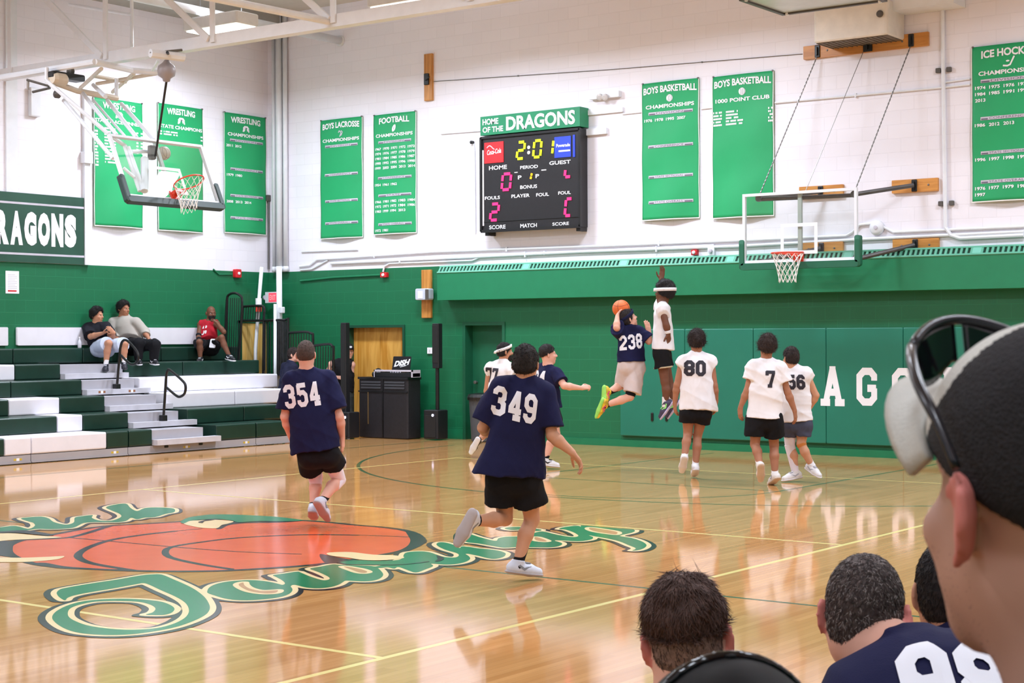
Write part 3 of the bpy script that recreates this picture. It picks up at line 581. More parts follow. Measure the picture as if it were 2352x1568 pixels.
# ================================================================== BANNERS
M_BAN = mat('banner_green', (26, 160, 98), 0.55, var=0.07, scale=1.2); M_SILV = mat('banner_silver', (198, 194, 206), 0.5, var=0.12, scale=3); M_SDK = mat('banner_slate', (104, 100, 116), 0.6)
M_HEM = mat('banner_hem', (236, 234, 230), 0.6)
def banner(fr, Wd, H, label, title, sub, emblem, bars, years, extra=None, bow=0.055, tw=0.86):
    """fr: origin top-left, x right, y up, n out of the wall"""
    def mp(x, y, z):
        u, v = x/Wd, -y/H
        return x, y, z+0.03+bow*math.sin(math.pi*min(max(u, 0), 1))*(0.25+0.75*v)+0.010*math.sin(u*9+v*3)*v+0.006*math.sin(v*14+u*4)
    b = MB(); nu, nv = 24, 36
    b.add([fr(*mp(Wd*i/nu, -H*j/nv, 0)) for j in range(nv+1) for i in range(nu+1)], [(j*(nu+1)+i, j*(nu+1)+i+1, (j+1)*(nu+1)+i+1, (j+1)*(nu+1)+i) for j in range(nv) for i in range(nu)])
    o = b.build('banner', M_BAN, smooth=True, origin=fr(Wd/2, -H/2, 0.03)); tag(o, label, 'banner', 'green champions banners on the hall walls')
    m = o.modifiers.new('thickness', 'SOLIDIFY'); m.thickness = 0.003; m.offset = -1
    h = MB()
    for (x0, x1, y0, y1) in ((0, Wd, -H, -H+0.016), (Wd-0.014, Wd, -H, 0), (0, 0.012, -H, 0)):
        n = 24; V = []
        for i in range(n+1):
            for (x, y) in (((x0+(x1-x0)*i/n, y0), (x0+(x1-x0)*i/n, y1)) if y1-y0 < 0.1 else ((x0, y0+(y1-y0)*i/n), (x1, y0+(y1-y0)*i/n))): V.append(fr(*mp(x, y, 0.004)))
        h.add(V, [(2*i, 2*i+1, 2*i+3, 2*i+2) for i in range(n)])
    h.build('hem', M_HEM, o)
    g = MB()
    for x in (0.02, Wd-0.02): g.lathe(fr(x, 0.0, 0.0), [(0.012, 0.004), (0.016, 0.03), (0.012, 0.045)], fr.n, 10)
    g.build('grommet', M_STEEL, o)
    t = MB(); amp = 0.028*H/2.3
    arch = lambda x, y, z: mp(x, y+amp*(1-((x/Wd-0.5)*2)**2)*(1 if y > -0.2*H else 0), z)
    text(t, fr, title, Wd*(0.5-tw/2), -H*0.088, Wd*tw, H*0.05, 0.006, 0.035, mapf=arch); t.build('title_lettering', M_WT, o)
    if sub:
        t = MB(); text(t, fr, sub[0], Wd*(0.5-sub[1]/2), -H*0.19, Wd*sub[1], H*0.028, 0.006, 0.03, mapf=mp); t.build('subtitle_lettering', M_WT, o)
    e = MB(); cx, cy = Wd/2, -H*0.122; R = H*0.026
    P = lambda x, y, z=0.006: fr(*mp(cx+x*R, cy+y*R, z))
    if emblem == 'ball':
        e.add([P(0, 0)]+[P(math.cos(a), math.sin(a)) for a in np.linspace(0, 2*math.pi, 25)[:-1]], [(0, 1+i, 1+(i+1) % 24) for i in range(24)])
        for s in (-0.5, 0.0, 0.5):
            V, F = stroke_quads([(s+0.25*(1-q*q), q*0.85) for q in np.linspace(-1, 1, 9)], 0.09, nw=1); e.add([P(v[0], v[1], 0.009) for v in V], F, 1)
    elif emblem == 'football':
        c, s = math.cos(1.1), math.sin(1.1); Q = [(math.cos(a)*1.25, math.sin(a)*0.66*abs(math.sin(a))**0.3) for a in np.linspace(0, 2*math.pi, 33)[:-1]]
        e.add([P(0, 0)]+[P(x*c-y*s, x*s+y*c) for x, y in Q], [(0, 1+i, 1+(i+1) % 32) for i in range(32)])
        V, F = stroke_quads([(-0.5*c, -0.5*s), (0.5*c, 0.5*s)], 0.1, nw=1); e.add([P(v[0], v[1], 0.009) for v in V], F, 1)
    elif emblem == 'stick':
        for q, w in (([(1.5, 1.5), (0.5, -0.5), (-0.2, -0.75), (-1.3, -0.6)], 0.4),): V, F = stroke_quads(q, w); e.add([P(v[0], v[1]) for v in V], F)
        e.add([P(-0.1, 0.45)]+[P(-0.1+0.45*math.cos(a), 0.45+0.22*math.sin(a)) for a in np.linspace(0, 2*math.pi, 17)[:-1]], [(0, 1+i, 1+(i+1) % 16) for i in range(16)])
    elif emblem == 'lacrosse':
        for q, w in (([(-0.9, 0.2), (-0.5, 0.75), (0.0, 0.5), (0.2, -0.2), (-0.4, -1.1)], 0.34), ([(0.3, 0.8), (0.8, 0.3), (0.5, -0.4), (0.1, -0.8)], 0.3)): V, F = stroke_quads(q, w); e.add([P(v[0], v[1]) for v in V], F, 2)
    else:
        for q, w in (([(-1.2, 0.1), (-0.6, 0.7), (0.6, 0.7), (1.2, 0.1)], 0.7), ([(-1.0, 0.4), (-1.25, -0.9)], 0.5), ([(1.0, 0.4), (1.3, -0.9)], 0.5), ([(-0.4, 0.4), (-0.75, -0.7)], 0.4), ([(0.4, 0.4), (0.7, -0.6)], 0.4)): V, F = stroke_quads(q, w); e.add([P(v[0], v[1]) for v in V], F)
        V, F = stroke_quads([(-0.3, 0.5), (0.1, 0.2), (0.4, 0.45)], 0.3); e.add([P(v[0], v[1], 0.009) for v in V], F, 1)
    e.build('emblem', [M_WT, M_SDK, M_SILV], o)
    for vv, word in bars:
        b = MB(); x0, x1, hh = Wd*0.13, Wd*0.9, H*0.021; n = 14
        def band(xa, xb, y0, y1, z, mi):
            V = []
            for i in range(n+1): V += [fr(*mp(xa+(xb-xa)*i/n, y0, z)), fr(*mp(xa+(xb-xa)*i/n, y1, z))]
            b.add(V, [(2*i, 2*i+1, 2*i+3, 2*i+2) for i in range(n)], mi)
        band(x0, x1, -H*vv-hh/2, -H*vv+hh/2, 0.007, 0); lw = Wd*min(0.5, 0.045*len(word)+0.1)
        band(x0+0.01, Wd/2-lw/2-0.02, -H*vv-hh*0.42, -H*vv+hh*0.05, 0.008, 1); band(Wd/2+lw/2+0.02, x1-0.01, -H*vv-hh*0.42, -H*vv+hh*0.05, 0.008, 1)
        d = b.build('divider_bar', [M_SILV, M_SDK], o)
        t = MB(); text(t, fr, word, Wd/2-lw/2, -H*vv-hh*0.36, lw, hh*0.7, 0.0085, 0.0, mapf=mp); t.build('bar_lettering', M_SDK, d)
    t = MB()
    for vv, row in years:
        for k, yv in enumerate(row):
            if yv: text(t, fr, yv, Wd*(0.05+0.195*k), -H*vv-H*0.012, Wd*0.145, H*0.022, 0.006, 0.03, mapf=mp)
    if years: t.build('year_lettering', M_WT, o)
    for col in sorted({e[0] for e in (extra or [])}):
        t = MB()
        for (x, v, w, hgt) in extra:
            if x != col: continue
            n = max(2, int(w*Wd/0.02))
            for k in range(n):
                if random.random() < 0.12: continue
                xa = Wd*x+w*Wd*k/n; t.add([fr(*mp(xx, yy, 0.006)) for xx, yy in ((xa, -H*v), (xa+w*Wd/n*0.82, -H*v), (xa+w*Wd/n*0.82, -H*v+H*hgt), (xa, -H*v+H*hgt))], [(0, 1, 2, 3)])
        t.build('name_list', M_WT, o)
    return o
def bfrE(tl, br):
    a, b = onE(*tl), onE(*br); return Fr((a[0], YW, a[2]), XA, ZA, -YA), float(b[0]-a[0]), float(a[2]-b[2])
def bfrL(tl, br):
    a, b = onL(*tl), onL(*br); return Fr((XL, a[1], a[2]), YA, ZA, XA), float(b[1]-a[1]), float(a[2]-b[2])
ST = [(0.225, 'DIVISION'), (0.465, 'CONFERENCE'), (0.685, 'STATE SECTIONAL'), (0.87, 'STATE OVERALL')]
fr, w, h = bfrE((738, 278), (836, 545)); banner(fr, w, h, 'green boys lacrosse banner on the end wall beside the corner pipes', 'BOYS LACROSSE', ('CHAMPIONSHIPS', 0.86), 'lacrosse', ST, [])
fr, w, h = bfrE((860, 266), (959, 535))
Y = lambda s: s.split()
banner(fr, w, h, 'green football banner with many rows of years, left of the scoreboard', 'FOOTBALL', ('CHAMPIONSHIPS', 0.86), 'football', [(0.232, 'DIVISION'), (0.53, 'CONFERENCE'), (0.675, 'STATE'), (0.915, 'STATE OVERALL')],
       [(0.285, Y('1967 1970 1971 1972 1973')), (0.325, Y('1974 1976 1977 1978 1979')), (0.365, Y('1981 1984 1985 1986 1987')), (0.405, Y('1990 1992 1995 1996 1998')), (0.445, Y('1999 2003 2004 2013 2014')), (0.585, Y('1954 1961 1962')), (0.725, Y('1966 1981 1982 1983 1984')), (0.765, Y('1972 1971 1972 1984 1986')), (0.805, Y('1983 1999 1994 2013')), (0.965, Y('1972 1981'))], tw=0.7)
fr, w, h = bfrE((1476, 194), (1609, 501)); banner(fr, w, h, 'green boys basketball championships banner right of the scoreboard', 'BOYS BASKETBALL', ('CHAMPIONSHIPS', 0.84), 'ball', ST, [(0.272, Y('1976 1978 1995 2007'))], tw=0.92)
ex = []
for k in range(5): ex += [(0.02, 0.262+0.022*k, 0.15, 0.013), (0.235, 0.262+0.022*k, [0.2, 0.2, 0.21, 0.29, 0.28][k], 0.013), (0.92, 0.262+0.022*k, 0.07, 0.013)]
fr, w, h = bfrE((1638, 178), (1780, 496)); banner(fr, w, h, 'green thousand point club banner behind the right hoop', 'BOYS BASKETBALL', ('1000 POINT CLUB', 0.88), 'ball', [], [], ex, tw=0.92)
fr, w, h = bfrE((2233, 110), (2352, 460)); w = h*0.485
banner(fr, w, h, 'green ice hockey banner cut by the right edge of the photo', 'ICE HOCKEY', ('CHAMPIONSHIPS', 0.8), 'stick', ST, [(0.265, Y('1974 1975 1976 1978 1979')), (0.305, Y('1984 1985 1991 1992 1995')), (0.345, ['2013']), (0.505, Y('1986 2012 2013')), (0.725, Y('1996 1997 1998 1999 2000')), (0.91, Y('1976 1977 1979 1980 1981')), (0.95, ['1997'])], tw=0.72)
ex = []
for k in range(12): ex += [(0.02, 0.27+0.024*k, 0.06, 0.015), (0.2, 0.24+0.024*k, 0.22, 0.013)]
for k in range(7): ex += [(0.84, 0.25+0.026*k, 0.05, 0.013), (0.94, 0.25+0.026*k, 0.05, 0.013)]
fr, w, h = bfrL((212, 222), (327, 526)); banner(fr, w, h, 'green wrestling place winners banner behind the folded hoop, leftmost', 'WRESTLING', ('STATE PLACEWINNERS', 0.96), 'none', [], [], ex, tw=0.66)
fr, w, h = bfrL((359, 236), (465, 536)); banner(fr, w, h, 'green wrestling state champions banner behind the hoop glass', 'WRESTLING', ('STATE CHAMPIONS', 0.94), 'bull', [], [], [(0.02, 0.225, 0.07, 0.012), (0.12, 0.225, 0.3, 0.012), (0.02, 0.245, 0.07, 0.012), (0.12, 0.245, 0.3, 0.012), (0.93, 0.235, 0.05, 0.012), (0.93, 0.262, 0.05, 0.012)], tw=0.62)
fr, w, h = bfrL((511, 257), (610, 541)); banner(fr, w, h, 'green wrestling championships banner nearest the corner', 'WRESTLING', ('CHAMPIONSHIPS', 0.84), 'bull', ST, [(0.27, Y('2011 2012')), (0.515, Y('1979 1980')), (0.735, Y('2008 2013 2014'))], tw=0.7)
# dark DRAGONS banner of the left wall
a, b = onL(0, 443), onL(191, 608); zt_, zb_ = float(onL(191, 455)[2]), float(b[2]); y1_ = float(b[1]); y0_ = y1_-4.6; H = zt_-zb_
fr = Fr((XL, y0_, zb_), YA, ZA, XA); Wd = y1_-y0_
o = MB().box((XL+.032, y0_, zb_), (XL+0.046, y1_, zt_)).build('team_banner', mat('dark_banner_green', (34, 76, 60), 0.6, var=0.2, scale=1.5), origin=(XL, y1_, zb_))
tag(o, 'dark green DRAGONS banner on the left wall above the bleachers', 'banner')
MB().box((XL+0.046, y0_, zb_+H*0.105), (XL+0.049, y1_, zb_+H*0.135)).build('stripe', M_SILV, o); MB().box((XL+0.046, y0_, zb_+H*0.835), (XL+0.049, y1_, zb_+H*0.865)).build('stripe', M_SILV, o)
t = MB(); ya = float(onL(18, 530)[1]); yb = float(onL(173, 530)[1]); per = (yb-ya)/5.0
for k, ch in enumerate('DRAGONS'): text(t, fr, ch, ya+(k-2)*per-y0_+per*0.04, H*0.245, per*0.9, H*0.49, 0.05, 0.085)
t.build('lettering', M_WT, o)
# ================================================================== SCOREBOARD
ds = 0.24
def SB(px, py): q = onE(px, py, ds); return float(q[0]), float(q[2])
sx0, sx1 = SB(1106, 420)[0], SB(1333, 420)[0]; sz0, sz1 = SB(1110, 532)[1], SB(1108, 316)[1]
sb = empty('scoreboard', ((sx0+sx1)/2, YW, sz0), 'black electronic scoreboard with lit digits on the end wall', 'scoreboard')
fr = Fr((0, YW-ds, 0), XA, ZA, -YA)
b = MB(); b.box((sx0, YW-ds, sz0), (sx1, YW-0.03, sz1))
b.build('cabinet', mat('scoreboard_black', (24, 22, 26), 0.45, var=0.15, scale=20), sb)
f = MB()
for (x0, x1, z0, z1) in ((sx0-0.02, sx0+0.02, sz0, sz1), (sx1-0.02, sx1+0.02, sz0, sz1), (sx0, sx1, sz0-0.02, sz0+0.03), (sx0, sx1, sz1-0.03, sz1+0.01)): f.box((x0, YW-ds-0.03, z0), (x1, YW-ds+0.01, z1))
f.box((sx0, YW-ds-0.01, sz0+0.16), (sx1, YW-ds, sz0+0.168)); f.build('frame', M_BLACK, sb)
MB().box((sx0+0.03, YW-ds-0.014, sz0+0.1), (sx0+0.055, YW-ds, sz1-0.22)).build('led_strip', M_WT, sb)
for xx in (sx0+0.1, sx1-0.06): MB().box((xx-0.04, YW-ds+0.02, sz0-0.07), (xx+0.04, YW-0.02, sz0)).build('mount_foot', M_BLACK, sb)
gz0, gz1 = SB(1110, 312)[1], SB(1108, 269)[1]
sg = MB().box((sx0+0.01, YW-ds-0.04, gz0), (sx1+0.02, YW-0.02, gz1)).build('header_sign', mat('sign_green', (20, 132, 88), 0.45), sb)
t = MB(); hh = gz1-gz0; ww = sx1-sx0
text(t, fr, 'HOME', sx0+ww*0.03, gz0+hh*0.54, ww*0.165, hh*0.32, 0.045, 0.03); text(t, fr, 'OF THE', sx0+ww*0.03, gz0+hh*0.13, ww*0.215, hh*0.3, 0.045, 0.03); text(t, fr, 'DRAGONS', sx0+ww*0.275, gz0+hh*0.13, ww*0.69, hh*0.74, 0.045, 0.035)
t.build('lettering', M_WT, sg)
t = MB()
def lab(s, x0, y0, x1, y1):
    a = SB(x0, y1); c = SB(x1, y0); t = MB(); text(t, fr, s, a[0], a[1], c[0]-a[0], c[1]-a[1], 0.004, 0.02); t.build('caption_lettering', M_WT, sb)
X_ = lambda x: 1080+x/5.057; Y_ = lambda y: 240+y/5.057
for s, q in (('HOME', (220, 698, 428, 764)), ('PERIOD', (582, 697, 788, 752)), ('GUEST', (920, 640, 1168, 704)), ('P', (556, 822, 598, 870)), ('P', (760, 806, 802, 854)), ('BONUS', (582, 926, 778, 982)), ('FOULS', (172, 1058, 346, 1108)), ('PLAYER', (480, 1032, 692, 1086)),
             ('FOUL', (768, 1020, 916, 1070)), ('FOUL', (1024, 1000, 1170, 1048)), ('SCORE', (222, 1394, 412, 1450)), ('MATCH', (584, 1376, 776, 1432)), ('SCORE', (956, 1360, 1148, 1408))): lab(s, X_(q[0]), Y_(q[1]), X_(q[2]), Y_(q[3]))
for q in ((515, 782, 552, 794), (828, 752, 884, 768)):
    a = SB(X_(q[0]), Y_(q[3])); c = SB(X_(q[2]), Y_(q[1])); MB().box((a[0], YW-ds-0.004, a[1]), (c[0], YW-ds, c[1])).build('caption_dash', M_WT, sb)
M_LY = mat('led_yellow', (232, 255, 20), 0.4, var=0, emit=1.1); M_LP = mat('led_pink', (255, 40, 110), 0.4, var=0, emit=1.1); M_LO = mat('led_amber', (255, 190, 10), 0.4, var=0, emit=1.1)
SEG = {'a': ((.12,1),(.88,1)), 'b': ((1,.93),(1,.56)), 'c': ((1,.44),(1,.07)), 'd': ((.12,0),(.88,0)), 'e': ((0,.44),(0,.07)), 'f': ((0,.93),(0,.56)), 'g': ((.12,.5),(.88,.5))}
def digit(segs, x0, y0, x1, y1, m, w=0.045):
    a = SB(X_(x0), Y_(y1)); c = SB(X_(x1), Y_(y0)); b = MB(); W_, H_ = c[0]-a[0]-w, c[1]-a[1]-w; sl = 0.03
    for s in segs:
        (u0, v0), (u1, v1) = SEG[s]; V, F = stroke_quads([(a[0]+w/2+u0*W_+v0*sl, a[1]+w/2+v0*H_), (a[0]+w/2+u1*W_+v1*sl, a[1]+w/2+v1*H_)], w, nw=1)
        b.add([fr(v[0], v[1], 0.012) for v in V], F)
    b.build('led_digit', m, sb)
digit('abged', 532, 418, 636, 648, M_LY); digit('abcdef', 722, 400, 830, 630, M_LY); digit('bc', 888, 395, 968, 600, M_LY)
digit('bc', 648, 780, 716, 888, M_LO, 0.04); digit('abcdef', 356, 785, 478, 1010, M_LP, 0.05); digit('abged', 222, 1135, 336, 1362, M_LP, 0.05); digit('ed', 1088, 640, 1186, 860, M_LP, 0.05); digit('aefd', 1088, 1075, 1186, 1310, M_LP, 0.05)
b = MB()
for yy in (498, 558): q = SB(X_(682), Y_(yy)); b.lathe((q[0], YW-ds, q[1]), [(0.03, 0), (0.03, -0.01), (0.01, -0.012)], YA, 12)
b.build('clock_colon', M_WT, sb)
a = SB(X_(168), Y_(688)); c = SB(X_(390), Y_(425)); ad = MB().box((a[0], YW-ds-0.01, a[1]), (c[0], YW-ds, c[1])).build('advert_panel', mat('advert_red', (206, 36, 44), 0.4), sb)
t = MB(); W_, H_ = c[0]-a[0], c[1]-a[1]; text(t, fr, 'Coca-Cola', a[0]+W_*0.1, a[1]+H_*0.38, W_*0.74, H_*0.24, 0.013, 0.02, mapf=lambda x, y, z: (x+(y-a[1])*0.12, y+(x-a[0])*0.08, z)); t.build('lettering', M_WT, ad)
V, F = stroke_quads([(a[0]+W_*(0.14+0.08*k), a[1]+H_*(0.74+0.1*math.sin(k*0.9))) for k in range(6)], 0.016, nw=1); MB().add([fr(v[0], v[1], 0.013) for v in V], F).build('swirl', M_SILV, ad)
a = SB(X_(982), Y_(622)); c = SB(X_(1172), Y_(362)); ad = MB().box((a[0], YW-ds-0.01, a[1]), (c[0], YW-ds, c[1])).build('advert_panel', mat('advert_blue', (44, 72, 200), 0.4), sb)
W_, H_ = c[0]-a[0], c[1]-a[1]; t = MB(); text(t, fr, 'Powerade', a[0]+W_*0.12, a[1]+H_*0.5, W_*0.84, H_*0.16, 0.013, 0.03); t.box((a[0]+W_*0.26, YW-ds-0.013, a[1]+H_*0.27), (a[0]+W_*0.96, YW-ds-0.01, a[1]+H_*0.35)); t.build('lettering', M_WT, ad)
a = SB(X_(1196), Y_(610)); c = SB(X_(1220), Y_(350)); MB().box((a[0], YW-ds-0.01, a[1]), (c[0], YW-ds, c[1])).build('side_strip', MATS['advert_blue'], sb)
# ================================================================== SMALL THINGS ON THE END WALL
def slab(name, px0, py0, px1, py1, d0, d1, m, label, cat, r=0.02, group=None):
    a, c = onE(px0, py1, d1), onE(px1, py0, d1); x0, x1, z0, z1 = float(a[0]), float(c[0]), float(a[2]), float(c[2])
    o = MB().rbox(((x0+x1)/2, YW-(d0+d1)/2, (z0+z1)/2), (XA, ZA, YA), ((x1-x0)/2, (z1-z0)/2, (d1-d0)/2), r=min(r, abs(x1-x0)*0.2, abs(z1-z0)*0.2)).build(name, m, origin=((x0+x1)/2, YW-d0, (z0+z1)/2))
    return tag(o, label, cat, group)
o = slab('wood_post', 974, 122, 992, 232, 0, 0.05, M_BOARDV, 'short upright pine board high on the wall left of the scoreboard', 'board', 0.008)
c = onE(981, 182, 0.05); MB().rbox(c-V3(0, 0.015, 0), (XA, ZA, YA), (0.05, 0.1, 0.02), r=0.01).tube([c-V3(0, 0.05, 0.02), c-V3(-0.12, 0.08, -0.02)], 0.012).build('bracket', M_BLKM, o)
o = slab('wood_post', 968, 619, 989, 730, 0, 0.05, M_BOARDV, 'upright pine board on the green wall beside the convector cabinet', 'board', 0.008)
o = slab('alarm_box', 953, 662, 984, 689, 0.05, 0.2, mat('pale_box', (196, 204, 220), 0.4), 'pale grey horn box on the lower pine board', 'alarm', 0.03)
c = onE(966, 676, 0.2); MB().box((c[0]-0.06, c[1]-0.006, c[2]-0.07), (c[0]+0.05, c[1], c[2]+0.06)).build('face_plate', M_WT, o); c = onE(980, 676, 0.2); MB().box((c[0]-0.03, c[1]-0.007, c[2]-0.09), (c[0]+0.045, c[1], c[2]+0.09)).build('side_panel', M_FRM, o)
M_RED = mat('alarm_red', (206, 30, 40), 0.4)
for q, lb in (((873, 625, 887, 637), 'red fire alarm on the end wall above the oak doors'), ((1587, 573, 1600, 586), 'red fire alarm above the convector, left of the right hoop')):
    o = slab('fire_alarm', *q, 0, 0.07, M_RED, lb, 'alarm', 0.01, 'red fire alarms'); c = onE((q[0]+q[2])/2, (q[1]+q[3])/2, 0.07); MB().lathe(c, [(0.03, 0), (0.026, -0.02), (0.01, -0.025)], YA, 12).build('strobe', M_WT, o)
a = onL(541, 628); o = MB().rbox((XL+0.045, a[1], a[2]), (YA, ZA, XA), (0.075, 0.08, 0.045), r=0.02).build('fire_alarm', M_RED, origin=(XL, a[1], a[2])); tag(o, 'red fire alarm on the left wall above the seated spectators', 'alarm', 'red fire alarms')
MB().lathe((XL+0.09, a[1], a[2]), [(0.03, 0), (0.026, 0.02), (0.01, 0.025)], XA, 12).build('strobe', M_WT, o)
o = slab('light_switch', 981, 798, 994, 812, 0, 0.025, M_WT, 'white light switch plate between the oak doors and the green door', 'switch', 0.005)
c = onE(987, 805, 0.025); MB().box((c[0]-0.008, c[1]-0.01, c[2]-0.02), (c[0]+0.008, c[1], c[2]+0.02)).build('toggle', M_SILV, o)
o = slab('emergency_light', 1353, 207, 1421, 229, 0, 0.09, M_METW, 'white emergency light unit right of the scoreboard sign', 'light', 0.01)
for px in (1380, 1392): c = onE(px, 222, 0.1); MB().lathe(c, [(0.05, 0), (0.055, -0.05), (0.03, -0.06), (0.01, -0.06)], nrm((0, 1, 0.35)), 14).build('lamp_head', mat('pale_lamp', (206, 204, 204), 0.3), o)
slab('junction_box', 1336, 245, 1430, 266, 0, 0.04, M_METW, 'upper white wiring box right of the scoreboard', 'wiring box', 0.008); slab('junction_box', 1336, 292, 1392, 312, 0, 0.06, M_METW, 'lower white wiring box touching the scoreboard', 'wiring box', 0.008)
a = onE(2016, 523, 0); o = MB().lathe(a, [(0.11, 0), (0.11, -0.05), (0.08, -0.075), (0.02, -0.08)], YA, 24).build('alarm_bell', M_METW, smooth=True, origin=a); tag(o, 'round white alarm bell on the wall right of the backboard', 'alarm'); MB().lathe(a-V3(0, 0.08, 0), [(0.03, 0.0), (0.03, -0.012), (0.01, -0.015)], YA, 12).build('boss', M_SILV, o)
c = onE(1637, 577, 0.0); o = MB().rbox(c-V3(0, 0.03, 0), (XA, ZA, YA), (0.06, 0.07, 0.03), r=0.01).build('alarm_strobe', M_METW, origin=c); tag(o, 'white strobe just right of the red alarm above the convector', 'alarm'); MB().lathe(c-V3(0, 0.06, 0), [(0.035, 0), (0.03, -0.03), (0.01, -0.035)], YA, 12).build('lens', M_SILV, o)
def conduit(pts, r, label, m=None, plane=onE, name='conduit'):
    P = [plane(x, y, r+0.004) for x, y in pts]; b = MB().tube(P, r, 8)
    for i in range(1, len(P)):
        Ln = np.linalg.norm(P[i]-P[i-1]); k = int(Ln/2.2); dv = (P[i]-P[i-1])
        for j in range(1, k+1):
            c = P[i-1]+dv*j/(k+1); b.obox(c, (nrm(dv), np.cross(nrm(dv), -YA if plane is onE else XA), YA if plane is onE else XA), (0.012, r*1.9, r+0.003))
    o = b.build(name, m or M_METW, smooth=False, origin=P[0]); return tag(o, label, 'pipe', 'wall conduits')
conduit([(688, 612), (712, 609), (728, 596), (1000, 578), (1340, 566), (1700, 552), (1944, 541), (1958, 533), (1975, 516), (2012, 512), (2052, 533), (2352, 520)], 0.02, 'long white conduit along the end wall that jumps over the round bell')
conduit([(760, 605), (1090, 590), (1330, 578), (1700, 565), (1985, 549), (2172, 540), (2352, 532)], 0.024, 'thick white conduit running just under the long conduit')
conduit([(690, 620), (716, 618), (752, 598)], 0.016, 'short bent white conduit beside the corner')
conduit([(693, 578), (822, 573)], 0.014, 'short straight white conduit beneath the lacrosse banner')
conduit([(880, 624), (883, 612), (895, 605), (1085, 598), (1110, 587), (1400, 574), (1640, 563)], 0.018, 'white conduit feeding the red alarm above the oak doors')
conduit([(690, 645), (766, 637), (874, 631)], 0.02, 'green painted conduit left of the red alarm on the end wall', M_GREEN)
conduit([(1013, 307), (1106, 300)], 0.014, 'white conduit left of the green header sign'); conduit([(1430, 262), (1476, 257)], 0.012, 'white conduit stub left of the basketball championships banner')
conduit([(1611, 250), (1638, 247)], 0.012, 'white conduit stub between the two basketball banners')
conduit([(1780, 236), (2164, 201), (2228, 194)], 0.016, 'white conduit across the wall behind the hoop chains'); conduit([(2164, 190), (2228, 181)], 0.014, 'short white conduit beside the ice hockey banner')
conduit([(996, 187), (1400, 160), (1843, 124)], 0.006, 'thin cable from the high pine board to the hoop board', M_STEEL)
v = conduit([(2164, -60), (2167, 200), (2172, 522), (2184, 540), (2205, 547), (2352, 540)], 0.03, 'tall white vertical pipe right of the hoop that bends along the wall')
for px, py in ((2168, 161), (2174, 467)):
    c = onE(px, py, 0.02)
    for s in (-1, 1): MB().rbox(c+V3(s*0.08, -0.01, 0), (XA, ZA, YA), (0.035, 0.035, 0.02), r=0.01).build('pipe_clamp', M_FRM, v)
conduit([(1088, 330), (1090, 345), (1092, 535)], 0.012, 'thin white cable tube beside the left edge of the scoreboard'); c = onE(1085, 327, 0.02); tag(MB().lathe(c, [(0.03, 0.02), (0.03, -0.04), (0.01, -0.045)], YA, 12).build('sensor', M_BLACK, origin=c), 'small dark sensor left of the scoreboard', 'sensor')
# corner pipes
for px, r, lb in ((629, 0.04, 'left one of the tall white corner pipes'), (641, 0.066, 'middle and thickest of the tall white corner pipes'), (655, 0.046, 'right one of the tall white corner pipes')):
    a = onE(px, 300, r*1.3+0.01); o = MB().tube([(a[0], a[1], 3.06), (a[0], a[1], ZC-0.02)], r, 14).lathe((a[0], a[1], 3.06), [(r*1.25, 0), (r*1.25, 0.08), (r, 0.1)], ZA, 14).build('corner_pipe', M_METW, smooth=True, origin=(a[0], a[1], 3.06)); tag(o, lb, 'pipe', 'white corner pipes')
a, b = onL(617, 455, 0.04), onL(617, 618, 0.04); o = MB().tube([a, b], 0.022, 8).build('corner_rod', M_STEEL, origin=b); tag(o, 'dark rod on the left wall beside the corner pipes', 'rod'); MB().rbox(a, (YA, ZA, XA), (0.06, 0.06, 0.03), r=0.01).build('end_box', M_FRM, o)
a, b = onL(196, 345, 0.05), onL(197, 440, 0.05); o = MB().rbox(onL(199, 362, 0.06), (YA, ZA, XA), (0.09, 0.1, 0.06), r=0.01).build('outlet_box', M_METW); tag(o, 'white box on the pilaster above the DRAGONS banner', 'wiring box')
a = onL(76, 235); o = MB().rbox(a+V3(0.04, 0, 0), (YA, ZA, XA), (0.1, 0.24, 0.04), r=0.02).build('wall_unit', M_METW, origin=a); tag(o, 'white wall unit left of the folded hoop', 'wall unit')
a = onL(28, 648); o = MB().box((XL, a[1]-0.13, a[2]-0.185), (XL+0.006, a[1]+0.13, a[2]+0.185)).build('notice', M_WT, origin=a); tag(o, 'white paper notice taped to the green left wall', 'notice')
t = MB()
for k in range(9): t.box((XL+0.006, a[1]-0.09, a[2]+0.12-k*0.028), (XL+0.0068, a[1]+(0.09 if k % 3 else 0.05), a[2]+0.128-k*0.028))
t.build('printed_line', M_SILV, o); MB().box((XL+0.006, a[1]-0.09, a[2]-0.155), (XL+0.0068, a[1]+0.08, a[2]-0.13)).build('red_line', M_RED, o)
conduit([(490, 618), (503, 630), (533, 630)], 0.014, 'short green conduit beside the red alarm on the left wall', M_GREEN, onL)
# exit sign in the corner
c = onE(625, 683, 0.25); o = MB().rbox(c, (XA, ZA, YA), (0.16, 0.105, 0.03), r=0.01).build('exit_sign', M_METW, origin=c); tag(o, 'red lit EXIT sign above the corner doorway', 'sign')
M_EX = mat('exit_red', (250, 70, 90), 0.4, var=0.02, emit=0.9)
f2_ = Fr(c+V3(0, -0.031, 0), XA, ZA, -YA); MB().add([f2_(-0.06, -0.085, 0.001), f2_(0.15, -0.085, 0.001), f2_(0.15, 0.085, 0.001), f2_(-0.06, 0.085, 0.001)], [(0, 1, 2, 3)]).build('lit_face', M_EX, o)
t = MB(); text(t, f2_, 'EXIT', -0.035, -0.05, 0.16, 0.1, 0.003, 0.02); t.build('lettering', mat('exit_white', (255, 214, 214), 0.4), o); MB().tube([c+V3(-0.16, 0, 0), c+V3(-0.22, 0.03, 0)], 0.05, 12).tube([c+V3(0, 0, 0), (c[0], YW, c[2])], 0.02, 8).build('bracket', M_SILV, o)
